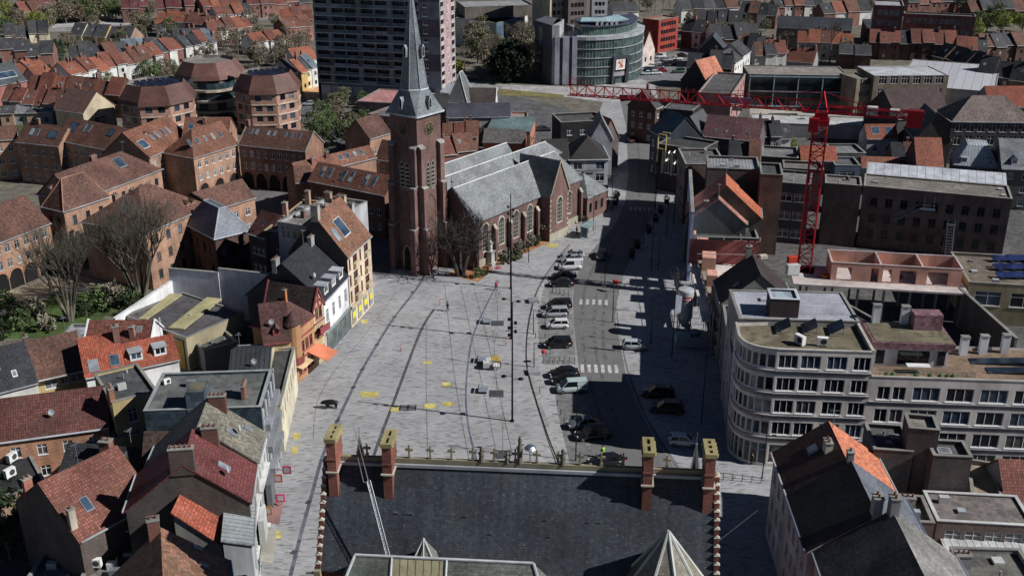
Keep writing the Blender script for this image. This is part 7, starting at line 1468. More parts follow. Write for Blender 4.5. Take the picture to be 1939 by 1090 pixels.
G=[('the wood right of the apartment tower',['brown','fuzz','bare','fuzz','olive'],[(872,70),(885,100),(900,60),(905,120),(915,85),(928,140),(925,60),(945,75),(960,95),(985,80),(1003,95),(990,130),(1000,150),(1008,120),(1005,65),(880,135),(940,110),(1012,60),(1030,45),(1050,48),(1065,40)],10.),
('the belt at the upper left corner',['yg','green','brown'],[(8,20),(22,45),(38,62),(5,60),(55,30),(60,65),(20,70),(48,12),(75,68)],9.),
('the line beyond the railway yard',['green','brown','olive'],[(108,38),(120,42),(133,38),(147,40),(160,38),(173,38),(186,36),(200,36),(214,35),(226,34),(80,60),(92,50)],9.),
('the bare wood left of the apartment tower',['bare','fuzz','brown'],[(410,132),(425,118),(440,128),(452,112),(465,125),(478,118),(430,95),(447,90),(462,95),(490,130),(505,125),(520,128),(535,118),(548,125),(560,105),(470,85),(500,110),(575,95),(585,85),(545,90),(395,110),(380,122)],7.5),
('the gardens left of the octagonal blocks',['green','brown','con','olive'],[(262,145),(275,150),(285,155),(300,150),(312,145),(325,140),(205,172),(200,160),(150,190),(335,150),(318,158),(245,152)],6.),
('the park behind the arcade court',['brown','olive','fuzz','green'],[(612,240),(622,255),(600,262),(640,235),(668,245),(680,225),(690,250),(672,268),(655,275),(612,272),(630,275),(650,205),(632,208),(690,205),(680,280)],6.5),
('the gardens behind the nave',['brown','olive','fuzz','yg'],[(900,262),(910,275),(885,268),(925,285),(890,285),(1020,265),(1005,290),(1015,235),(940,290),(870,270)],4.5),
('the green belt at the top right edge',['yg','green','brown','olive'],[(1850,55),(1868,60),(1880,50),(1895,62),(1905,40),(1920,50),(1935,60),(1860,35),(1842,80),(1925,30),(1745,15),(1765,18),(1790,12),(1810,18),(1825,30),(1880,25),(1900,12),(1935,12)],8.),
('the gardens among the top right roofs',['fuzz','brown','olive'],[(1290,30),(1310,55),(1330,28),(1350,50),(1365,25),(1380,60),(1405,75),(1418,55),(1345,82),(1335,75),(1275,48),(1450,60),(1470,70),(1505,20),(1540,10),(1300,70),(1370,85),(1490,95),(1555,118),(1600,120),(1635,112),(1655,68),(1665,55),(1672,40),(1640,90),(1560,45)],7.),
('the gardens under the glass fronted building',['yg','green','olive'],[(1462,245),(1475,248),(1490,244),(1502,252),(1515,250),(1565,305),(1572,315),(1500,285)],3.2),
('the far gardens at the top left',['brown','fuzz','olive','con'],[(90,95),(60,85),(130,100),(180,60),(255,62),(268,75),(280,68),(300,72),(315,60),(335,62),(350,55),(365,65),(385,55),(420,45),(440,42),(460,62),(480,40),(500,28),(520,50),(170,42),(290,30),(372,30),(380,12),(285,10),(455,25),(230,90),(245,88),(308,98),(415,60)],6.5),
('the top middle gardens',['brown','fuzz','olive'],[(1170,30),(1185,25),(1195,40),(1210,28),(1225,22),(1240,28),(1255,25),(1268,22),(1155,18),(1100,62),(1118,60),(1135,58),(1080,55),(1180,10),(1230,8),(1265,8)],8.)]
RR=random.Random(3)
def scat(x0,y0,x1,y1,n): return [(RR.uniform(x0,x1),RR.uniform(y0,y1)) for _ in range(n)]
G=[(a,b,c+{0:scat(868,55,1012,145,34),2:[(x+6,y+3) for x,y in c],3:scat(405,80,590,132,16),11:scat(260,55,520,75,14)+scat(5,80,130,92,6),8:scat(1290,20,1650,30,10)+scat(1300,60,1420,86,8),12:scat(1020,30,1285,44,12)}.get(i,[]),h) for i,(a,b,c,h) in enumerate(G)]
for ph,ks,pts,h in G:
    pts=sorted(pts); 
    for i,(x,y) in enumerate(pts):
        k=R.choice(ks); k2=k+str(R.randrange(2)); d={'brown':'brown budding','fuzz':'bare twiggy','bare':'bare dark','olive':'olive green','green':'green leafy','yg':'yellow green','con':'dark conifer'}[k]
        tree(k2,x,y,h*R.uniform(.75,1.3)*(1. if k!='con' else .9),'%s tree, %s from left in %s'%(d,ordn(i),ph),group='trees in '+ph)
for x,y,h in ((112,122,9),(120,112,7),(295,138,6),(170,55,7),(282,50,8)): tree('con1',x,y,h,{112:'dark rounded evergreen beside the grey gabled group, top left',120:'smaller evergreen behind the rounded one, top left',295:'dark conifer at the brown end of the orange terrace',170:'lone conifer before the railway yard',282:'lone dark conifer at the right end of the railway yard'}[x])
# shrubs by the church and gardens
SH={}
for k,m,ls in (('grey',PAL,.13),('green',GRN_L,.12),('dark',M('leaf',(.03,.045,.02)),.1)):
    tb,cb=leafy_mesh(90,1.5,.95,.8,.85,26,22,ls); SH[k]=cb.mesh('foliage',[m])
def shrub(k,px,py,s_,label,group=None):
    p=W(px,py,0); t=thing('shrub',label,'shrub',(p.x,p.y,0),R.uniform(0,6),group); t.scale=(s_,s_,s_); inst('foliage',SH[k],t); q=MB(); q.bar((0,0,0),(0,0,.8),.05,0,5); inst('stem',q.mesh('stem',[BARK]),t)
for i,(k,x,y,s_) in enumerate((('green',908,526,1.2),('dark',918,520,1.),('grey',958,492,1.3),('green',965,488,1.),('grey',985,478,1.5),('dark',996,478,.9),('grey',1000,466,1.4),('dark',1012,465,1.1),('green',975,492,1.),('grey',1031,452,2.4),('dark',1018,460,1.),('dark',1094,418,1.2),('green',1098,412,1.1),('grey',1100,400,1.8),('grey',1112,392,2.2),('dark',1108,420,.8),('grey',1125,388,2.2),('dark',1117,402,.7),('dark',1125,401,.6),('grey',1135,385,1.6),('dark',955,500,.8),('dark',982,490,.8))):
    shrub(k,x,y,s_,'%s shrub in the ochre bed along the church wall, %s from left'%({'grey':'pale blossoming','green':'green','dark':'small dark'}[k],ordn(i)),'shrubs along the church')
for i,(x,y,s_) in enumerate(((20,610,3.),(45,622,2.6),(70,600,2.4),(8,640,2.4),(195,585,3.2),(225,580,3.4),(245,592,3.),(250,575,2.6),(90,628,2.2),(165,600,2.),(15,585,2.6),(12,1000,4.),(20,1060,4.),(8,960,3.4))): shrub('green' if i<11 and i%3==1 else 'grey' if i<11 and i%3 else 'dark',x,y,s_*.78,'%s shrub, number %d from the lawn edge, left of the workshop'%('broad' if s_>2.5 else 'small',i+1) if i<11 else 'dark shaded shrub at the bottom left edge, %s from the top'%ordn({13:0,11:1,12:2}[i]),'shrubs on the left')
for i,(x,y) in enumerate(((1251,404),(1241,420),(1228,441),(1207,470),(1196,487),(1262,385),(1281,386),(1167,375),(1165,388))):
    p=W(x,y,0); t=thing('planter','dark round planter with clipped bush, %s along the pavement from the %s'%(ordn(i if i<5 else i-5),'crossing' if i<5 else 'corner cafe side'),'planter',p,0,'planters along the street'); q=MB(); q.lathe([(.45,0),(.6,.75),(.5,.75),(.48,.6),(0,.6)],0,0,12); q.obj('pot',P_((.04,.04,.045)),t); q=inst('foliage',SH['dark'],t,(0,0,.4),0,(.8,.8,.8))
# ================= CARS =================
def car_parts(kind):
    L,Wd,H={'hatch':(3.7,1.64,1.48),'car':(4.35,1.76,1.45),'mpv':(4.4,1.8,1.62),'van':(4.4,1.8,1.83),'suv':(4.7,1.88,1.7)}[kind]
    hw=Wd/2; belt=.92 if kind!='van' else 1.0; nose=.78 if kind!='van' else .9
    prof=[(-L/2,.35,.62,.80),(-L/2+.05,.3,.88 if kind not in('van','mpv','hatch') else belt,.9),(-L*.30,.24,belt,1.),(0,.22,belt,1.),(L*.20,.22,belt-.02,1.),(L*.40,.24,nose,.97),(L*.475,.28,nose-.12,.88),(L/2,.38,.58,.74)]
    b=MB(); S=[]
    for x,z0,z1,f in prof: w_=hw*f; S.append([(x,-w_*.94,z0),(x,-w_,z0+.2),(x,-w_*.99,z1-.14),(x,-w_*.86,z1),(x,w_*.86,z1),(x,w_*.99,z1-.14),(x,w_,z0+.2),(x,w_*.94,z0)])
    for A,B in zip(S,S[1:]):
        for i in range(8): j=(i+1)%8; b.poly([A[i],B[i],B[j],A[j]][::-1])
    b.poly(S[0]); b.poly(S[-1][::-1])
    # greenhouse
    xr={'hatch':(-.47,-.40,.10,.30),'car':(-.40,-.22,.05,.25),'mpv':(-.47,-.42,.12,.33),'van':(-.48,-.47,.14,.33),'suv':(-.46,-.36,.08,.27)}[kind]
    x0,x1,x2,x3=[v*L for v in xr]; g=MB(); wb=hw*.88; wt=hw*.72
    lo=[(x0,-wb,belt-.02),(x3,-wb*.96,belt-.06),(x3,wb*.96,belt-.06),(x0,wb,belt-.02)]; hi=[(x1,-wt,H-.04),(x2,-wt,H-.04),(x2,wt,H-.04),(x1,wt,H-.04)]
    for i in range(4): j=(i+1)%4; g.poly([lo[i],lo[j],hi[j],hi[i]])
    r=MB(); e=.03; r.slab([[(x1-e,-wt-e,H-.03),(x2+e,-wt-e,H-.03),(x2-.15,-wt*.8,H+.01),(x1+.1,-wt*.8,H+.01)],[(x2+e,-wt-e,H-.03),(x2+e,wt+e,H-.03),(x2-.15,wt*.8,H+.01),(x2-.15,-wt*.8,H+.01)],[(x2+e,wt+e,H-.03),(x1-e,wt+e,H-.03),(x1+.1,wt*.8,H+.01),(x2-.15,wt*.8,H+.01)],[(x1-e,wt+e,H-.03),(x1-e,-wt-e,H-.03),(x1+.1,-wt*.8,H+.01),(x1+.1,wt*.8,H+.01)],[(x1+.1,-wt*.8,H+.01),(x2-.15,-wt*.8,H+.01),(x2-.15,wt*.8,H+.01),(x1+.1,wt*.8,H+.01)]],.05)
    for s_ in(-1,1):
        r.bar((x3,s_*wb*.95,belt-.06),(x2,s_*wt,H-.04),.05,0,4); r.bar((x0,s_*wb,belt-.02),(x1,s_*wt,H-.04),.07,0,4); xm=(x1+x2)/2; r.bar((xm,s_*(wb+.005),belt),(xm,s_*(wt+.005),H-.04),.045,0,4)
        if kind=='van': r.poly([(x0+.02,s_*(wb+.01),belt),(xm,s_*(wb+.01),belt),(xm,s_*(wt+.012),H-.06),(x1+.02,s_*(wt+.012),H-.06)][::s_])
    if kind=='van': r.poly([(x0-.012,-wb,belt),(x0-.012,wb,belt),(x1-.012,wt,H-.05),(x1-.012,-wt,H-.05)][::-1])
    w_=MB(); n=14; rr=.31
    def wheel():
        t=MB(); t2=MB()
        for i in range(n):
            a,b_=2*PI*i/n,2*PI*(i+1)/n; P=lambda q,rad_,y:(rad_*math.cos(q),y,rad_*math.sin(q))
            t.poly([P(a,rr,-.1),P(b_,rr,-.1),P(b_,rr,.1),P(a,rr,.1)]); t.poly([P(a,rr,-.1),P(a,rr*.62,-.11),P(b_,rr*.62,-.11),P(b_,rr,-.1)]); t.poly([P(a,rr,.1),P(b_,rr,.1),P(b_,rr*.62,.11),P(a,rr*.62,.11)])
        for y in(-.105,.105): t2.poly([(rr*.62*math.cos(2*PI*i/n),y,rr*.62*math.sin(2*PI*i/n)) for i in range(n)])
        return t,t2
    t,t2=wheel()
    hl=MB(); hl.box(-.09,-.17,-.07,.05,.17,.07); tl=MB(); tl.box(-.04,-.1,-.14,.05,.1,.14); mr=MB(); mr.box(-.06,-.1,-.06,.06,.1,.07); pl=MB(); pl.box(-.01,-.26,-.055,.01,.26,.055)
    gr=MB(); gr.box(-.02,-.45,-.1,.02,.45,.1)
    me=lambda m_,nm,mt:m_.mesh(nm,[mt])
    return dict(L=L,hw=hw,belt=belt,nose=nose,b=b,g=g,r=r,tyre=me(t,'tyre',P_((.015,.015,.015))),rim=me(t2,'rim',M('metal',(.35,.35,.36))),hl=me(hl,'headlight',M('paint',(.55,.57,.6),.15)),tl=me(tl,'tail_light',M('paint',(.35,.01,.01),.2)),mr=mr,pl=me(pl,'number_plate',P_((.6,.6,.55))),gr=me(gr,'grille',P_((.02,.02,.02))),x3=x3,glass=me(g,'windows',M('glass',(.012,.015,.018))))
CK={}; CM={}
def car(kind,col,px,py,rz,label,group=None,det=True,z=.02):
    if kind not in CK: CK[kind]=car_parts(kind)
    K=CK[kind]; mt=M('paint',col,.3); kk=(kind,mt.name)
    if kk not in CM: CM[kk]=(K['b'].mesh('body',[mt],True),K['r'].mesh('roof',[mt]),K['mr'].mesh('mirror',[mt]))
    B=CM[kk]; p=W(px,py,0); t=thing('parked_car' if kind!='van' else 'parked_van',label,'car' if kind!='van' else 'van',(p.x,p.y,z),rad(rz),group)
    bd=inst('body',B[0],t); inst('windows',K['glass'],t); inst('roof',B[1],t)
    if not det: 
        for x in(-.31,.32):
            for y in(-1,1): inst('wheel',K['tyre'],t,(K['L']*x,y*(K['hw']-.1),.31))
        return t
    for x in(-.31,.32):
        for y in(-1,1): w_=inst('wheel',K['tyre'],t,(K['L']*x,y*(K['hw']-.1),.31)); inst('rim',K['rim'],w_)
    for y in(-1,1):
        inst('headlight',K['hl'],t,(K['L']*.47,y*K['hw']*.66,.66),y*.35); inst('tail_light',K['tl'],t,(-K['L']*.495,y*K['hw']*.78,.8)); inst('mirror',B[2],t,(K['x3']-.15,y*(K['hw']+.05),K['belt']+.04))
    inst('number_plate',K['pl'],bd,(K['L']*.5,0,.48)); inst('number_plate',K['pl'],bd,(-K['L']*.5,0,.6)); inst('grille',K['gr'],t,(K['L']*.497,0,.58)); return t
WH=(.62,.63,.64); SI=(.33,.35,.37); BK=(.010,.011,.013); NV=(.012,.02,.05); GY=(.10,.11,.13)
pk='cars parked in the bays beside the square'
for k,c,x,y,a,l in (('car',SI,1086,487,184,'silver estate car, rearmost in the row of parked cars beside the white van'),('car',(.22,.26,.3),1083,496,184,'grey blue car parked directly behind the white van'),('van',WH,1079,509,184,'white panel van in the middle of the upper row of parked cars'),
 ('car',NV,1068,527,184,'dark blue car parked in front of the white van'),('car',BK,1063,541,184,'black car in the shadow, frontmost of the upper parked row'),('mpv',BK,1058,583,184,'black car parked behind the silver people carrier'),('mpv',SI,1051,598,184,'silver people carrier parked beside the square'),
 ('hatch',WH,1055,620,183,'small white hatchback parked alone between two dark and silver cars'),('mpv',BK,1056,656,184,'black people carrier parked before the bicycle racks'),('car',BK,1067,712,186,'black estate car rearmost of the three beside the lower crossing'),
 ('car',BK,1071,724,186,'low black car between the black estate and the pale van'),('van',(.42,.50,.50),1082,740,187,'pale greenish grey van parked below the lower zebra crossing'),('car',GY,1105,808,190,'dark grey car in shadow below the pale van'),('suv',BK,1122,828,190,'black car in shadow nearest the town hall ridge'),
 ('car',BK,1147,880,190,'low black car partly hidden by the town hall ridge')): car(k,c,x,y,a,l,pk)
car('car',BK,1139,487,258,'black car driving towards the camera beside the parked row'); car('hatch',(.40,.44,.48),1201,660,-6,'silver blue hatchback in the shade on the right lane'); car('suv',BK,1245,750,172,'black car in deep shadow right of the road, upper of two'); car('suv',(.014,.013,.012),1262,779,172,'black car with bright window trim in deep shadow, lower of two')
car('hatch',(.55,.60,.62),1293,841,-6,'small white hatchback in the shade near the right town hall chimney'); car('car',(.05,.03,.03),1194,268,92,'dark car with red lights driving away in the shaded street')
cp=[(1250,110,WH,'van'),(1262,116,SI,'car'),(1281,114,WH,'car'),(1292,108,BK,'car'),(1240,122,SI,'car'),(1234,128,WH,'car'),(1229,134,NV,'car'),(1246,130,GY,'car'),(1258,126,BK,'suv'),(1253,136,(.2,.01,.02),'car'),(1217,134,WH,'car'),(1225,142,(.4,.5,.5),'car'),(1243,141,WH,'hatch'),(1268,123,BK,'car'),(1285,138,(.05,.09,.08),'suv')]
for i,(x,y,c,k) in enumerate(sorted(cp)): car(k,c,x,y,R.choice((10,190)),'%s in the office car park, %s from left'%({WH:'white vehicle',SI:'silver car',BK:'black car',NV:'blue car',GY:'grey car'}.get(c,'coloured car'),ordn(i)),'cars in the office car park',False)
for x,y,c,l in ((585,200,SI,'silver car at the left end of the park car row'),(593,220,GY,'grey car left of the small red one in the tree lined car park'),(611,221,WH,'white car beside the small red car in the tree lined car park'),(628,219,(.4,.01,.015),'small red car in the tree lined car park'),(642,220,BK,'black car right of the small red car'),(661,221,WH,'white car at the right end of the tree lined car park'),(868,158,SI,'silver car on the lane right of the apartment tower'),(891,151,GY,'dark car on the lane beyond the silver one'),(1030,248,(.03,.03,.035),'dark car beside the black block'),(1195,190,BK,'dark car near the far end of the street'),(1214,187,WH,'white car near the far end of the street')): car('car',c,x,y,R.choice((185,5)),l,None,False)
# ================= STREET FURNITURE =================
POLE=M('metal',(.025,.026,.03),.5); GAL=M('metal',(.3,.31,.32))
for i,(x,y) in enumerate(((970,797),(968,641),(967,546))):
    p=W(x,y,0); H=17.2; t=thing('light_mast','tall dark floodlight mast on the square, %s'%('nearest the town hall','middle of three','furthest, beside the church')[i] if False else 'tall dark floodlight mast on the square, %s'%(['nearest the town hall','middle of three in line','furthest of three, beside the church'][i]),'lamp post',p,0,'floodlight masts in a line on the square')
    q=MB(); q.bar((0,0,0),(0,0,H),.15,0,8,.08); q.obj('pole',POLE,t); q=MB(); q.box(-.25,-.25,0,.25,.25,.12); q.obj('base_plate',POLE,t)
    for z,s_,k in ((6.2,1,1),(6.6,-1,1),(12.6,-1,0),(13.6,-1,0),(14.8,-1,0),(13.1,1,0),(14.3,1,0)):
        q=MB(); q.bar((0,0,z),(s_*(.9 if k else .35),0,z+.15),.04,0,5)
        if k: q.lathe([(0,z+.02),(.42,z+.08),(.3,z+.2),(0,z+.26)],s_*1.1,0,12)
        else: q.lathe([(0,z-.1),(.2,z-.12),(.16,z+.25),(0,z+.3)],s_*.42,-.05,8)
        q.obj('lamp_head',POLE,t)
def post(x,y,h,label,heads=1,arm=.9,flag=False):
    p=W(x,y,0); t=thing('street_lamp',label,'street lamp',p,0,'slim lamp posts along the street'); q=MB(); q.bar((0,0,0),(0,0,h),.085,0,6,.05); q.obj('pole',POLE,t)
    for k in range(heads):
        s_=(1,-1)[k%2]; z=h-.15-1.*(k//2); q=MB(); q.bar((0,0,z),(s_*arm,0,z+.1),.035,0,4); q.box(s_*arm-.25,-.12,z+.06,s_*arm+.25,.12,z+.15); q.obj('lamp_head',POLE,t)
    if flag: q=MB(); q.slab([[(.06,0,h-3.6),(.9,.1,h-3.2),(1.,.1,h-.6),(.06,0,h-.3)]],.02); q.obj('flag',P_((.5,.5,.6)),t)
for i,(x,y,h,hd) in enumerate(((1001,497,7,1),(1123,437,7.5,2),(1158,397,7.5,2),(1198,495,8,2),(1218,463,8,1),(1237,435,8,2),(1241,398,8,1),(1275,427,8,1),(1262,446,7,1),(1246,512,7,1),(1233,512,9,0),(1160,610,7,2),(1145,540,6,1),(1232,650,8,1),(1328,800,10,1),(1090,872,10.5,1),(1010,632,4,1),(1011,695,4,1),(1443,905,6,1))): post(x,y,h,'slim dark lamp post, %s of the posts counted along the street from the church'%ordn(i),hd)
post(1272,676,10.5,'tall dark flag pole with pale banner beside the silo',0,.9,True)
# benches + grates
for i,(x,y) in enumerate(((924,611),(915,684),(917,741))):
    p=W(x,y,0); t=thing('bench','dark blue slatted lounge bench left of a young tree, %s from the church'%ordn(i),'bench',p,rad(-5),'benches on the square'); q=MB(); q.box(-.75,-.8,.32,.45,.8,.45); q.obj('seat',P_((.20,.23,.28)),t); q=MB(); q.slab([[(-.95,-.8,.45),(-.72,-.8,.95),(-.72,.8,.95),(-.95,.8,.45)]],.06); q.obj('backrest',P_((.03,.05,.09)),t)
    for yy in(-.7,.6): q=MB(); q.box(-.7,yy,0,.4,yy+.1,.32); q.obj('leg',P_((.03,.03,.04)),t)
for i,(x,y) in enumerate(((942,612),(936,690),(940,745),(952,860))): p=W(x,y,0); q=MB(); q.box(-1.,-1.,0,1.,1.,.035); tag(q.obj('tree_grate',P_((.07,.07,.075)),loc=(p.x,p.y,0)),'dark square tree grate around a young tree, %s from the church'%ordn(i),'tree grate','tree grates on the square')
def stall():
    p=W(932,697,0); t=thing('food_cart','small cart with white boxes and yellow cover beside the middle bench','cart',p); q=MB(); q.box(-1.3,-.6,.3,-.4,.5,1.1); q.box(-.9,.2,.3,.1,1.2,1.2); q.obj('box',P_((.5,.5,.5)),t); q=MB(); q.slab([[(-.1,.2,1.2),(1.2,.2,1.1),(1.2,1.5,1.2),(-.1,1.5,1.3)]],.08); q.obj('cover',P_((.6,.42,.06)),t); q=MB(); q.slab([[(.2,-.9,.8),(1.1,-.9,.7),(1.1,.1,.8),(.2,.1,.9)]],.06); q.obj('lid',P_((.7,.7,.7)),t)
    for x,y in ((-.9,-.2),(.8,1.2)): q=MB(); q.bar((x,y,.0),(x,y,1.1),.06,0,6); q.obj('leg',P_((.1,.1,.1)),t)
stall()
for i,(x,y,l) in enumerate(((759,664,'red and white bollard post standing alone on the left part of the square'),(833,577,'red bollard post beside the walking person'),(958,654,'red and white bollard post beside the middle floodlight mast'))):
    p=W(x,y,0); t=thing('bollard',l,'bollard',p); q=MB(); q.bar((0,0,0),(.05,0,1.1),.07,0,8); q.obj('post',P_((.45,.05,.05)),t); q=MB(); q.bar((.03,0,.65),(.04,0,.85),.075,0,8); q.obj('band',P_((.7,.7,.7)),t)
q=MB(); q.box(-1.1,-.7,0,1.1,.7,.06); q.box(-1.1,-.7,.061,-1.0,.7,.12,1); q.box(1.,-.7,.061,1.1,.7,.12,1); q.box(-.1,-.7,.061,.1,.7,.12,1); p=W(773,772,0); tag(q.obj('metal_grating',[P_((.12,.12,.13)),P_((.03,.03,.03))],loc=(p.x,p.y,.02)),'dark metal gratings lying on the square beside the yellow squares','grating')
for x,y,l in ((1010,571,'square grey raised slab beside the kerb, upper of two'),(1011,706,'square grey raised slab beside the kerb, lower of two')): p=W(x,y,0); q=MB(); q.box(-.85,-.85,.02,.85,.85,.5); tag(q.obj('utility_box',P_((.27,.27,.30)),loc=(p.x,p.y,0),rz=rad(8)),l,'utility box')
for i in range(6): p=W(1040+i*9.6,686,0); t=thing('bicycle_rack','steel bicycle hoop, %s of six from left above the lower crossing'%ordn(i),'bicycle rack',p,0,'bicycle hoops'); q=MB(); q.bar((0,-.45,0),(0,-.45,.8),.035,0,5); q.bar((0,.45,0),(0,.45,.8),.035,0,5); q.bar((0,-.45,.8),(0,.45,.8),.035,0,5); q.obj('hoop',GAL,t)
for i,(x,y) in enumerate([(1046,553),(1053,555),(1060,556),(1068,558),(1076,560),(1040,575),(1032,612),(1032,640),(1034,675),(1055,768),(1062,785),(1068,802),(1022,745),(1014,640)]): p=W(x,y,0); q=MB(); q.bar((0,0,0),(0,0,.9),.06,0,6); q.lathe([(.075,.86),(0,.96)],0,0,6); tag(q.obj('bollard',P_((.05,.05,.055)),loc=p),'short dark bollard beside the parking bays, %s from the church side'%ordn(i),'bollard','dark bollards beside the parking bays')
for i in range(5): p=W(1369+i*18,908+i*1.5,0); t=thing('barrier','low dark rail barrier section right of the town hall, %s from left'%ordn(i),'barrier',p,0,'low rail barriers'); q=MB(); q.bar((0,0,0),(0,0,1.),.04,0,5); q.obj('post',POLE,t); q=MB(); q.bar((0,0,.35),(1.45,-.1,.35),.025,0,4); q.obj('rail',POLE,t)
def shelter():
    p=W(1106,452,0); t=thing('bus_shelter','grey green glazed bus shelter on the pavement beside the church','bus shelter',p,rad(62)); q=MB(); q.slab([[(-.2,-.9,2.35),(3.8,-.9,2.35),(3.8,.9,2.5),(-.2,.9,2.5)]],.12); q.obj('roof',P_((.17,.24,.25)),t); q=MB(); q.box(0,.7,.2,3.6,.74,2.2); q.box(-.02,-.6,.2,.02,.66,2.2); q.obj('glass_panel',M('glass',(.05,.12,.15)),t)
    for x in(0,3.6):
        for y in(-.7,.76): q=MB(); q.bar((x,y,0),(x,y,2.35),.05,0,5); q.obj('post',GAL,t)
    q=MB(); q.box(.5,.2,.42,3.1,.6,.48); q.obj('bench_board',P_((.15,.12,.1)),t)
shelter()
def statue():
    p=W(929,500,0); t=thing('statue','white stone statue on a tall pedestal in front of the church wall','statue',p,rad(-30)); q=MB(); q.box(-.8,-.8,0,.8,.8,.4); q.box(-.55,-.55,.4,.55,.55,2.4); q.box(-.7,-.7,2.4,.7,.7,2.6); q.obj('pedestal',P_((.42,.41,.39)),t); q=MB(); q.lathe([(.42,2.6),(.36,3.2),(.3,3.9),(.36,4.35),(.16,4.6),(.12,4.66),(.17,4.85),(.13,5.02),(0,5.06)],0,0,12); q.bar((.25,0,4.3),(.55,-.3,3.9),.1,0,6,.07); q.bar((-.25,0,4.3),(-.4,-.35,4.0),.1,0,6,.07); q.obj('figure',P_((.6,.59,.56)),t)
    p=W(944,508,0); q=MB(); 
    for k in range(9): a=k*.7; q.lathe([(0,.3),(.18,.22),(.15,.05)],.35*math.cos(a),.25*math.sin(a),6)
    tag(q.obj('flower_wreath',M('plain',(.5,.08,.12)),loc=p),'red flowers laid on the paving beside the statue','flowers')
statue()
for x,y,l in ((1163,552,'small red and white traffic sign on the island, left of two'),(1169,554,'small red and white traffic sign on the island, right of two'),(1029,688,'red and white parking sign beside the bicycle hoops'),(1171,385,'red sign on the pavement corner near the grey shop')):
    p=W(x,y,0); t=thing('traffic_sign',l,'traffic sign',p); q=MB(); q.bar((0,0,0),(0,0,1.9),.035,0,5); q.obj('post',GAL,t); q=MB(); q.lathe([(0,1.6),(.3,1.7),(.34,1.95),(.3,2.2),(0,2.3)],0,0,8); q.obj('sign_face',P_((.5,.04,.05)),t)
def sig(x,y,l):
    p=W(x,y,0); t=thing('traffic_light',l,'traffic light',p); q=MB(); q.bar((0,0,0),(0,0,4.2),.06,0,5); q.bar((0,0,2.6),(.9,0,2.7),.04); q.bar((0,0,3.6),(.9,0,3.7),.04); q.obj('pole',POLE,t)
    for z in(2.5,3.5): q=MB(); q.box(.7,-.2,z-.4,1.2,.2,z+.55); q.obj('lamp_box',P_((.02,.02,.02)),t)
sig(1160,398,'black traffic light pole at the end of the church planting bed')
# painted circle on the paving by the tower door
q=MB(); c=V2(W(752,524,0))
for k in range(28): a,b=2*PI*k/28,2*PI*(k+1)/28; q.poly([(c.x+r_*math.cos(t_),c.y+r_*math.sin(t_),.02) for r_,t_ in((1.75,a),(1.95,a),(1.95,b),(1.75,b))])
for y in(-.5,.3): q.poly([(c.x-.9,c.y+y,.021),(c.x+.9,c.y+y+.1,.021),(c.x+.8,c.y+y+.4,.021),(c.x-.8,c.y+y+.25,.021)])
tag(q.obj('painted_circle',M('asph',(.5,.5,.5))),kind='structure')
def umb(x,y,z,col,l):
    p=W(x,y,z); t=thing('street_sign',l,'sign',(p.x,p.y,z)); q=MB(); q.box(-.5,-.06,-.5,.5,.06,.5,0); q.box(-.33,-.07,-.33,.33,-.061,.33,1); q.obj('sign_box',[P_(col),P_((.6,.55,.55))],t); q=MB(); q.bar((-.5,0,0),(-1.6,.1,0),.04); q.obj('bracket',POLE,t)
umb(543,889,4,(.6,.08,.2),'square pink and white projecting sign on the left street, upper of two'); umb(531,942,4,(.6,.08,.2),'square pink and white projecting sign on the left street, lower of two'); umb(526,905,4.5,(.5,.12,.05),'small red and orange projecting sign between the pink ones'); umb(506,966,5,(.45,.22,.04),'round orange projecting sign on the lower left street')
# power cable over the street right of the town hall
a=W(1356,1027,19); b=W(1435,965,12); q=MB(); q.bar(a,b,.03,0,4); tag(q.obj('overhead_cable',GAL),'pale cable stretched from the stepped gable to the right hand houses','cable')
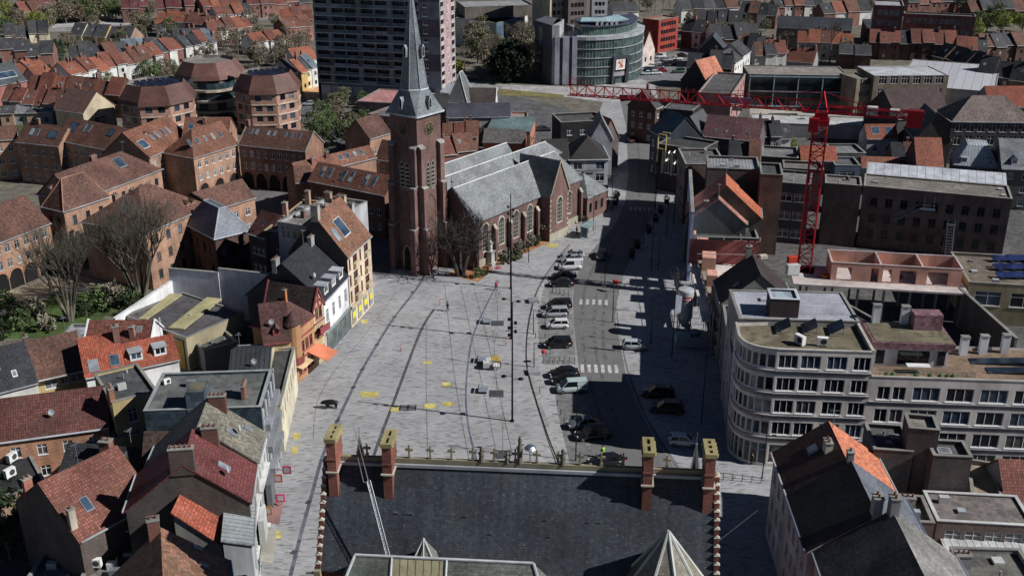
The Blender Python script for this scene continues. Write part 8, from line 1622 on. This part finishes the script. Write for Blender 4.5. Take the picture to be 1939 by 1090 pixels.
# ================= FIGURES =================
def skin(name,verts,edges,rads,mats,parent,sub=1):
    me=bpy.data.meshes.new(name); me.from_pydata(verts,edges,[]); o=bpy.data.objects.new(name,me); COL.objects.link(o); o.parent=parent
    m=o.modifiers.new('s','SKIN'); sv_=me.skin_vertices[0].data if me.skin_vertices else None
    if sv_ is None:
        bm=bmesh.new(); bm.from_mesh(me); bm.verts.layers.skin.verify(); bm.to_mesh(me); bm.free(); sv_=me.skin_vertices[0].data
    for i,r_ in enumerate(rads): sv_[i].radius=(r_,r_) if not isinstance(r_,tuple) else r_
    sv_[0].use_root=True
    if sub: s2=o.modifiers.new('u','SUBSURF'); s2.levels=sub; s2.render_levels=sub
    me.materials.append(mats); return o
def person(px,py,rz,top,legs,label,pose='walk',hair=(.05,.035,.02)):
    p=W(px,py,0); t=thing('person',label,'person',p,rad(rz)); st=.28 if pose=='walk' else .08
    V=[(0,0,.95),(0,0,1.2),(0,0,1.42),(0,0,1.5),(0.02,0,1.66),(.02,0,1.76),
       (0,.1,.9),(st*.6,.1,.5),(st,.1,.09),(st+.16,.1,.04),(0,-.1,.9),(-st*.4,-.1,.5),(-st*1.1,-.1,.1),(-st*1.1+.16,-.1,.04),
       (0,.19,1.4),(-.1,.25,1.14),(-.02,.25,.9),(.0,.25,.82),(0,-.19,1.4),(.1,-.25,1.14),(.2,-.24,.92),(.22,-.24,.84)]
    E=[(0,1),(1,2),(2,3),(3,4),(4,5),(0,6),(6,7),(7,8),(8,9),(0,10),(10,11),(11,12),(12,13),(2,14),(14,15),(15,16),(16,17),(2,18),(18,19),(19,20),(20,21)]
    Rr=[.13,.13,.14,.055,.10,.07,.09,.065,.045,.04,.09,.065,.045,.04,.065,.05,.035,.03,.065,.05,.035,.03]
    skin('body',V,E,Rr,P_((.45,.28,.21)),t)
    q=MB(); q.lathe([(.17,.86),(.19,.95),(.18,1.15),(.215,1.38),(.15,1.46),(.07,1.5)],0,0,10); 
    for s_,i in((1,14),(-1,18)): q.bar(V[i],V[i+1],.075,0,6,.065); q.bar(V[i+1],V[i+2],.062,0,6,.05)
    q.obj('jacket',P_(top),t,smooth=True); q=MB()
    for i in(6,10): q.bar(V[0],V[i],.12,0,7,.105); q.bar(V[i],V[i+1],.105,0,7,.08); q.bar(V[i+1],V[i+2],.08,0,7,.06)
    q.obj('trousers',P_(legs),t,smooth=True); q=MB(); q.lathe([(.115,1.66),(.12,1.74),(.08,1.81),(0,1.83)],0,0,8); q.obj('hair',P_(hair),t,smooth=True); return t
person(848,589,200,(.06,.06,.07),(.05,.05,.07),'person in dark clothes walking alone in the middle of the square'); person(940,549,100,(.45,.06,.10),(.05,.05,.08),'person in a red top walking near the church planting bed')
person(1141,866,90,(.35,.75,.08),(.05,.06,.05),'person in a fluorescent yellow green jacket behind the town hall ridge','stand'); person(1092,444,170,(.03,.03,.035),(.03,.03,.03),'person in black waiting left of the bus shelter','stand'); person(1104,424,120,(.03,.03,.035),(.03,.03,.03),'person in dark clothes behind the bus shelter','stand'); person(1152,390,90,(.03,.03,.035),(.04,.04,.04),'person in dark clothes beside the black traffic light','stand'); person(1423,879,180,(.05,.05,.03),(.02,.02,.02),'person in dark clothes with yellow trim at the apartment shop entrance','stand'); person(1300,352,200,(.03,.03,.03),(.03,.03,.03),'person in black beside the corner cafe terrace','stand')
def bear():
    p=W(628,772,0); t=thing('bear_statue','life size black bear statue standing on the left side of the square','statue',p,rad(184))
    V=[(-.55,0,.98),(0,0,1.0),(.55,0,.98),(.9,0,.92),(1.25,0,.86),(1.52,0,.74),
       (-.7,.2,.7),(-.62,.22,.35),(-.7,.22,.06),(-.7,-.2,.7),(-.5,-.22,.35),(-.52,-.22,.06),(.55,.22,.65),(.62,.24,.32),(.6,.24,.06),(.55,-.22,.65),(.42,-.24,.32),(.45,-.24,.06),(1.15,.14,1.08),(1.15,-.14,1.08),(-.95,0,.9)]
    E=[(0,1),(1,2),(2,3),(3,4),(4,5),(0,6),(6,7),(7,8),(0,9),(9,10),(10,11),(2,12),(12,13),(13,14),(2,15),(15,16),(16,17),(4,18),(4,19),(0,20)]
    Rr=[.38,.40,.38,.28,.23,.11,.22,.15,.13,.22,.15,.13,.20,.14,.13,.20,.14,.13,.07,.07,.12]
    skin('body',V,E,Rr,M('plain',(.012,.012,.013),.4),t,2)
bear()
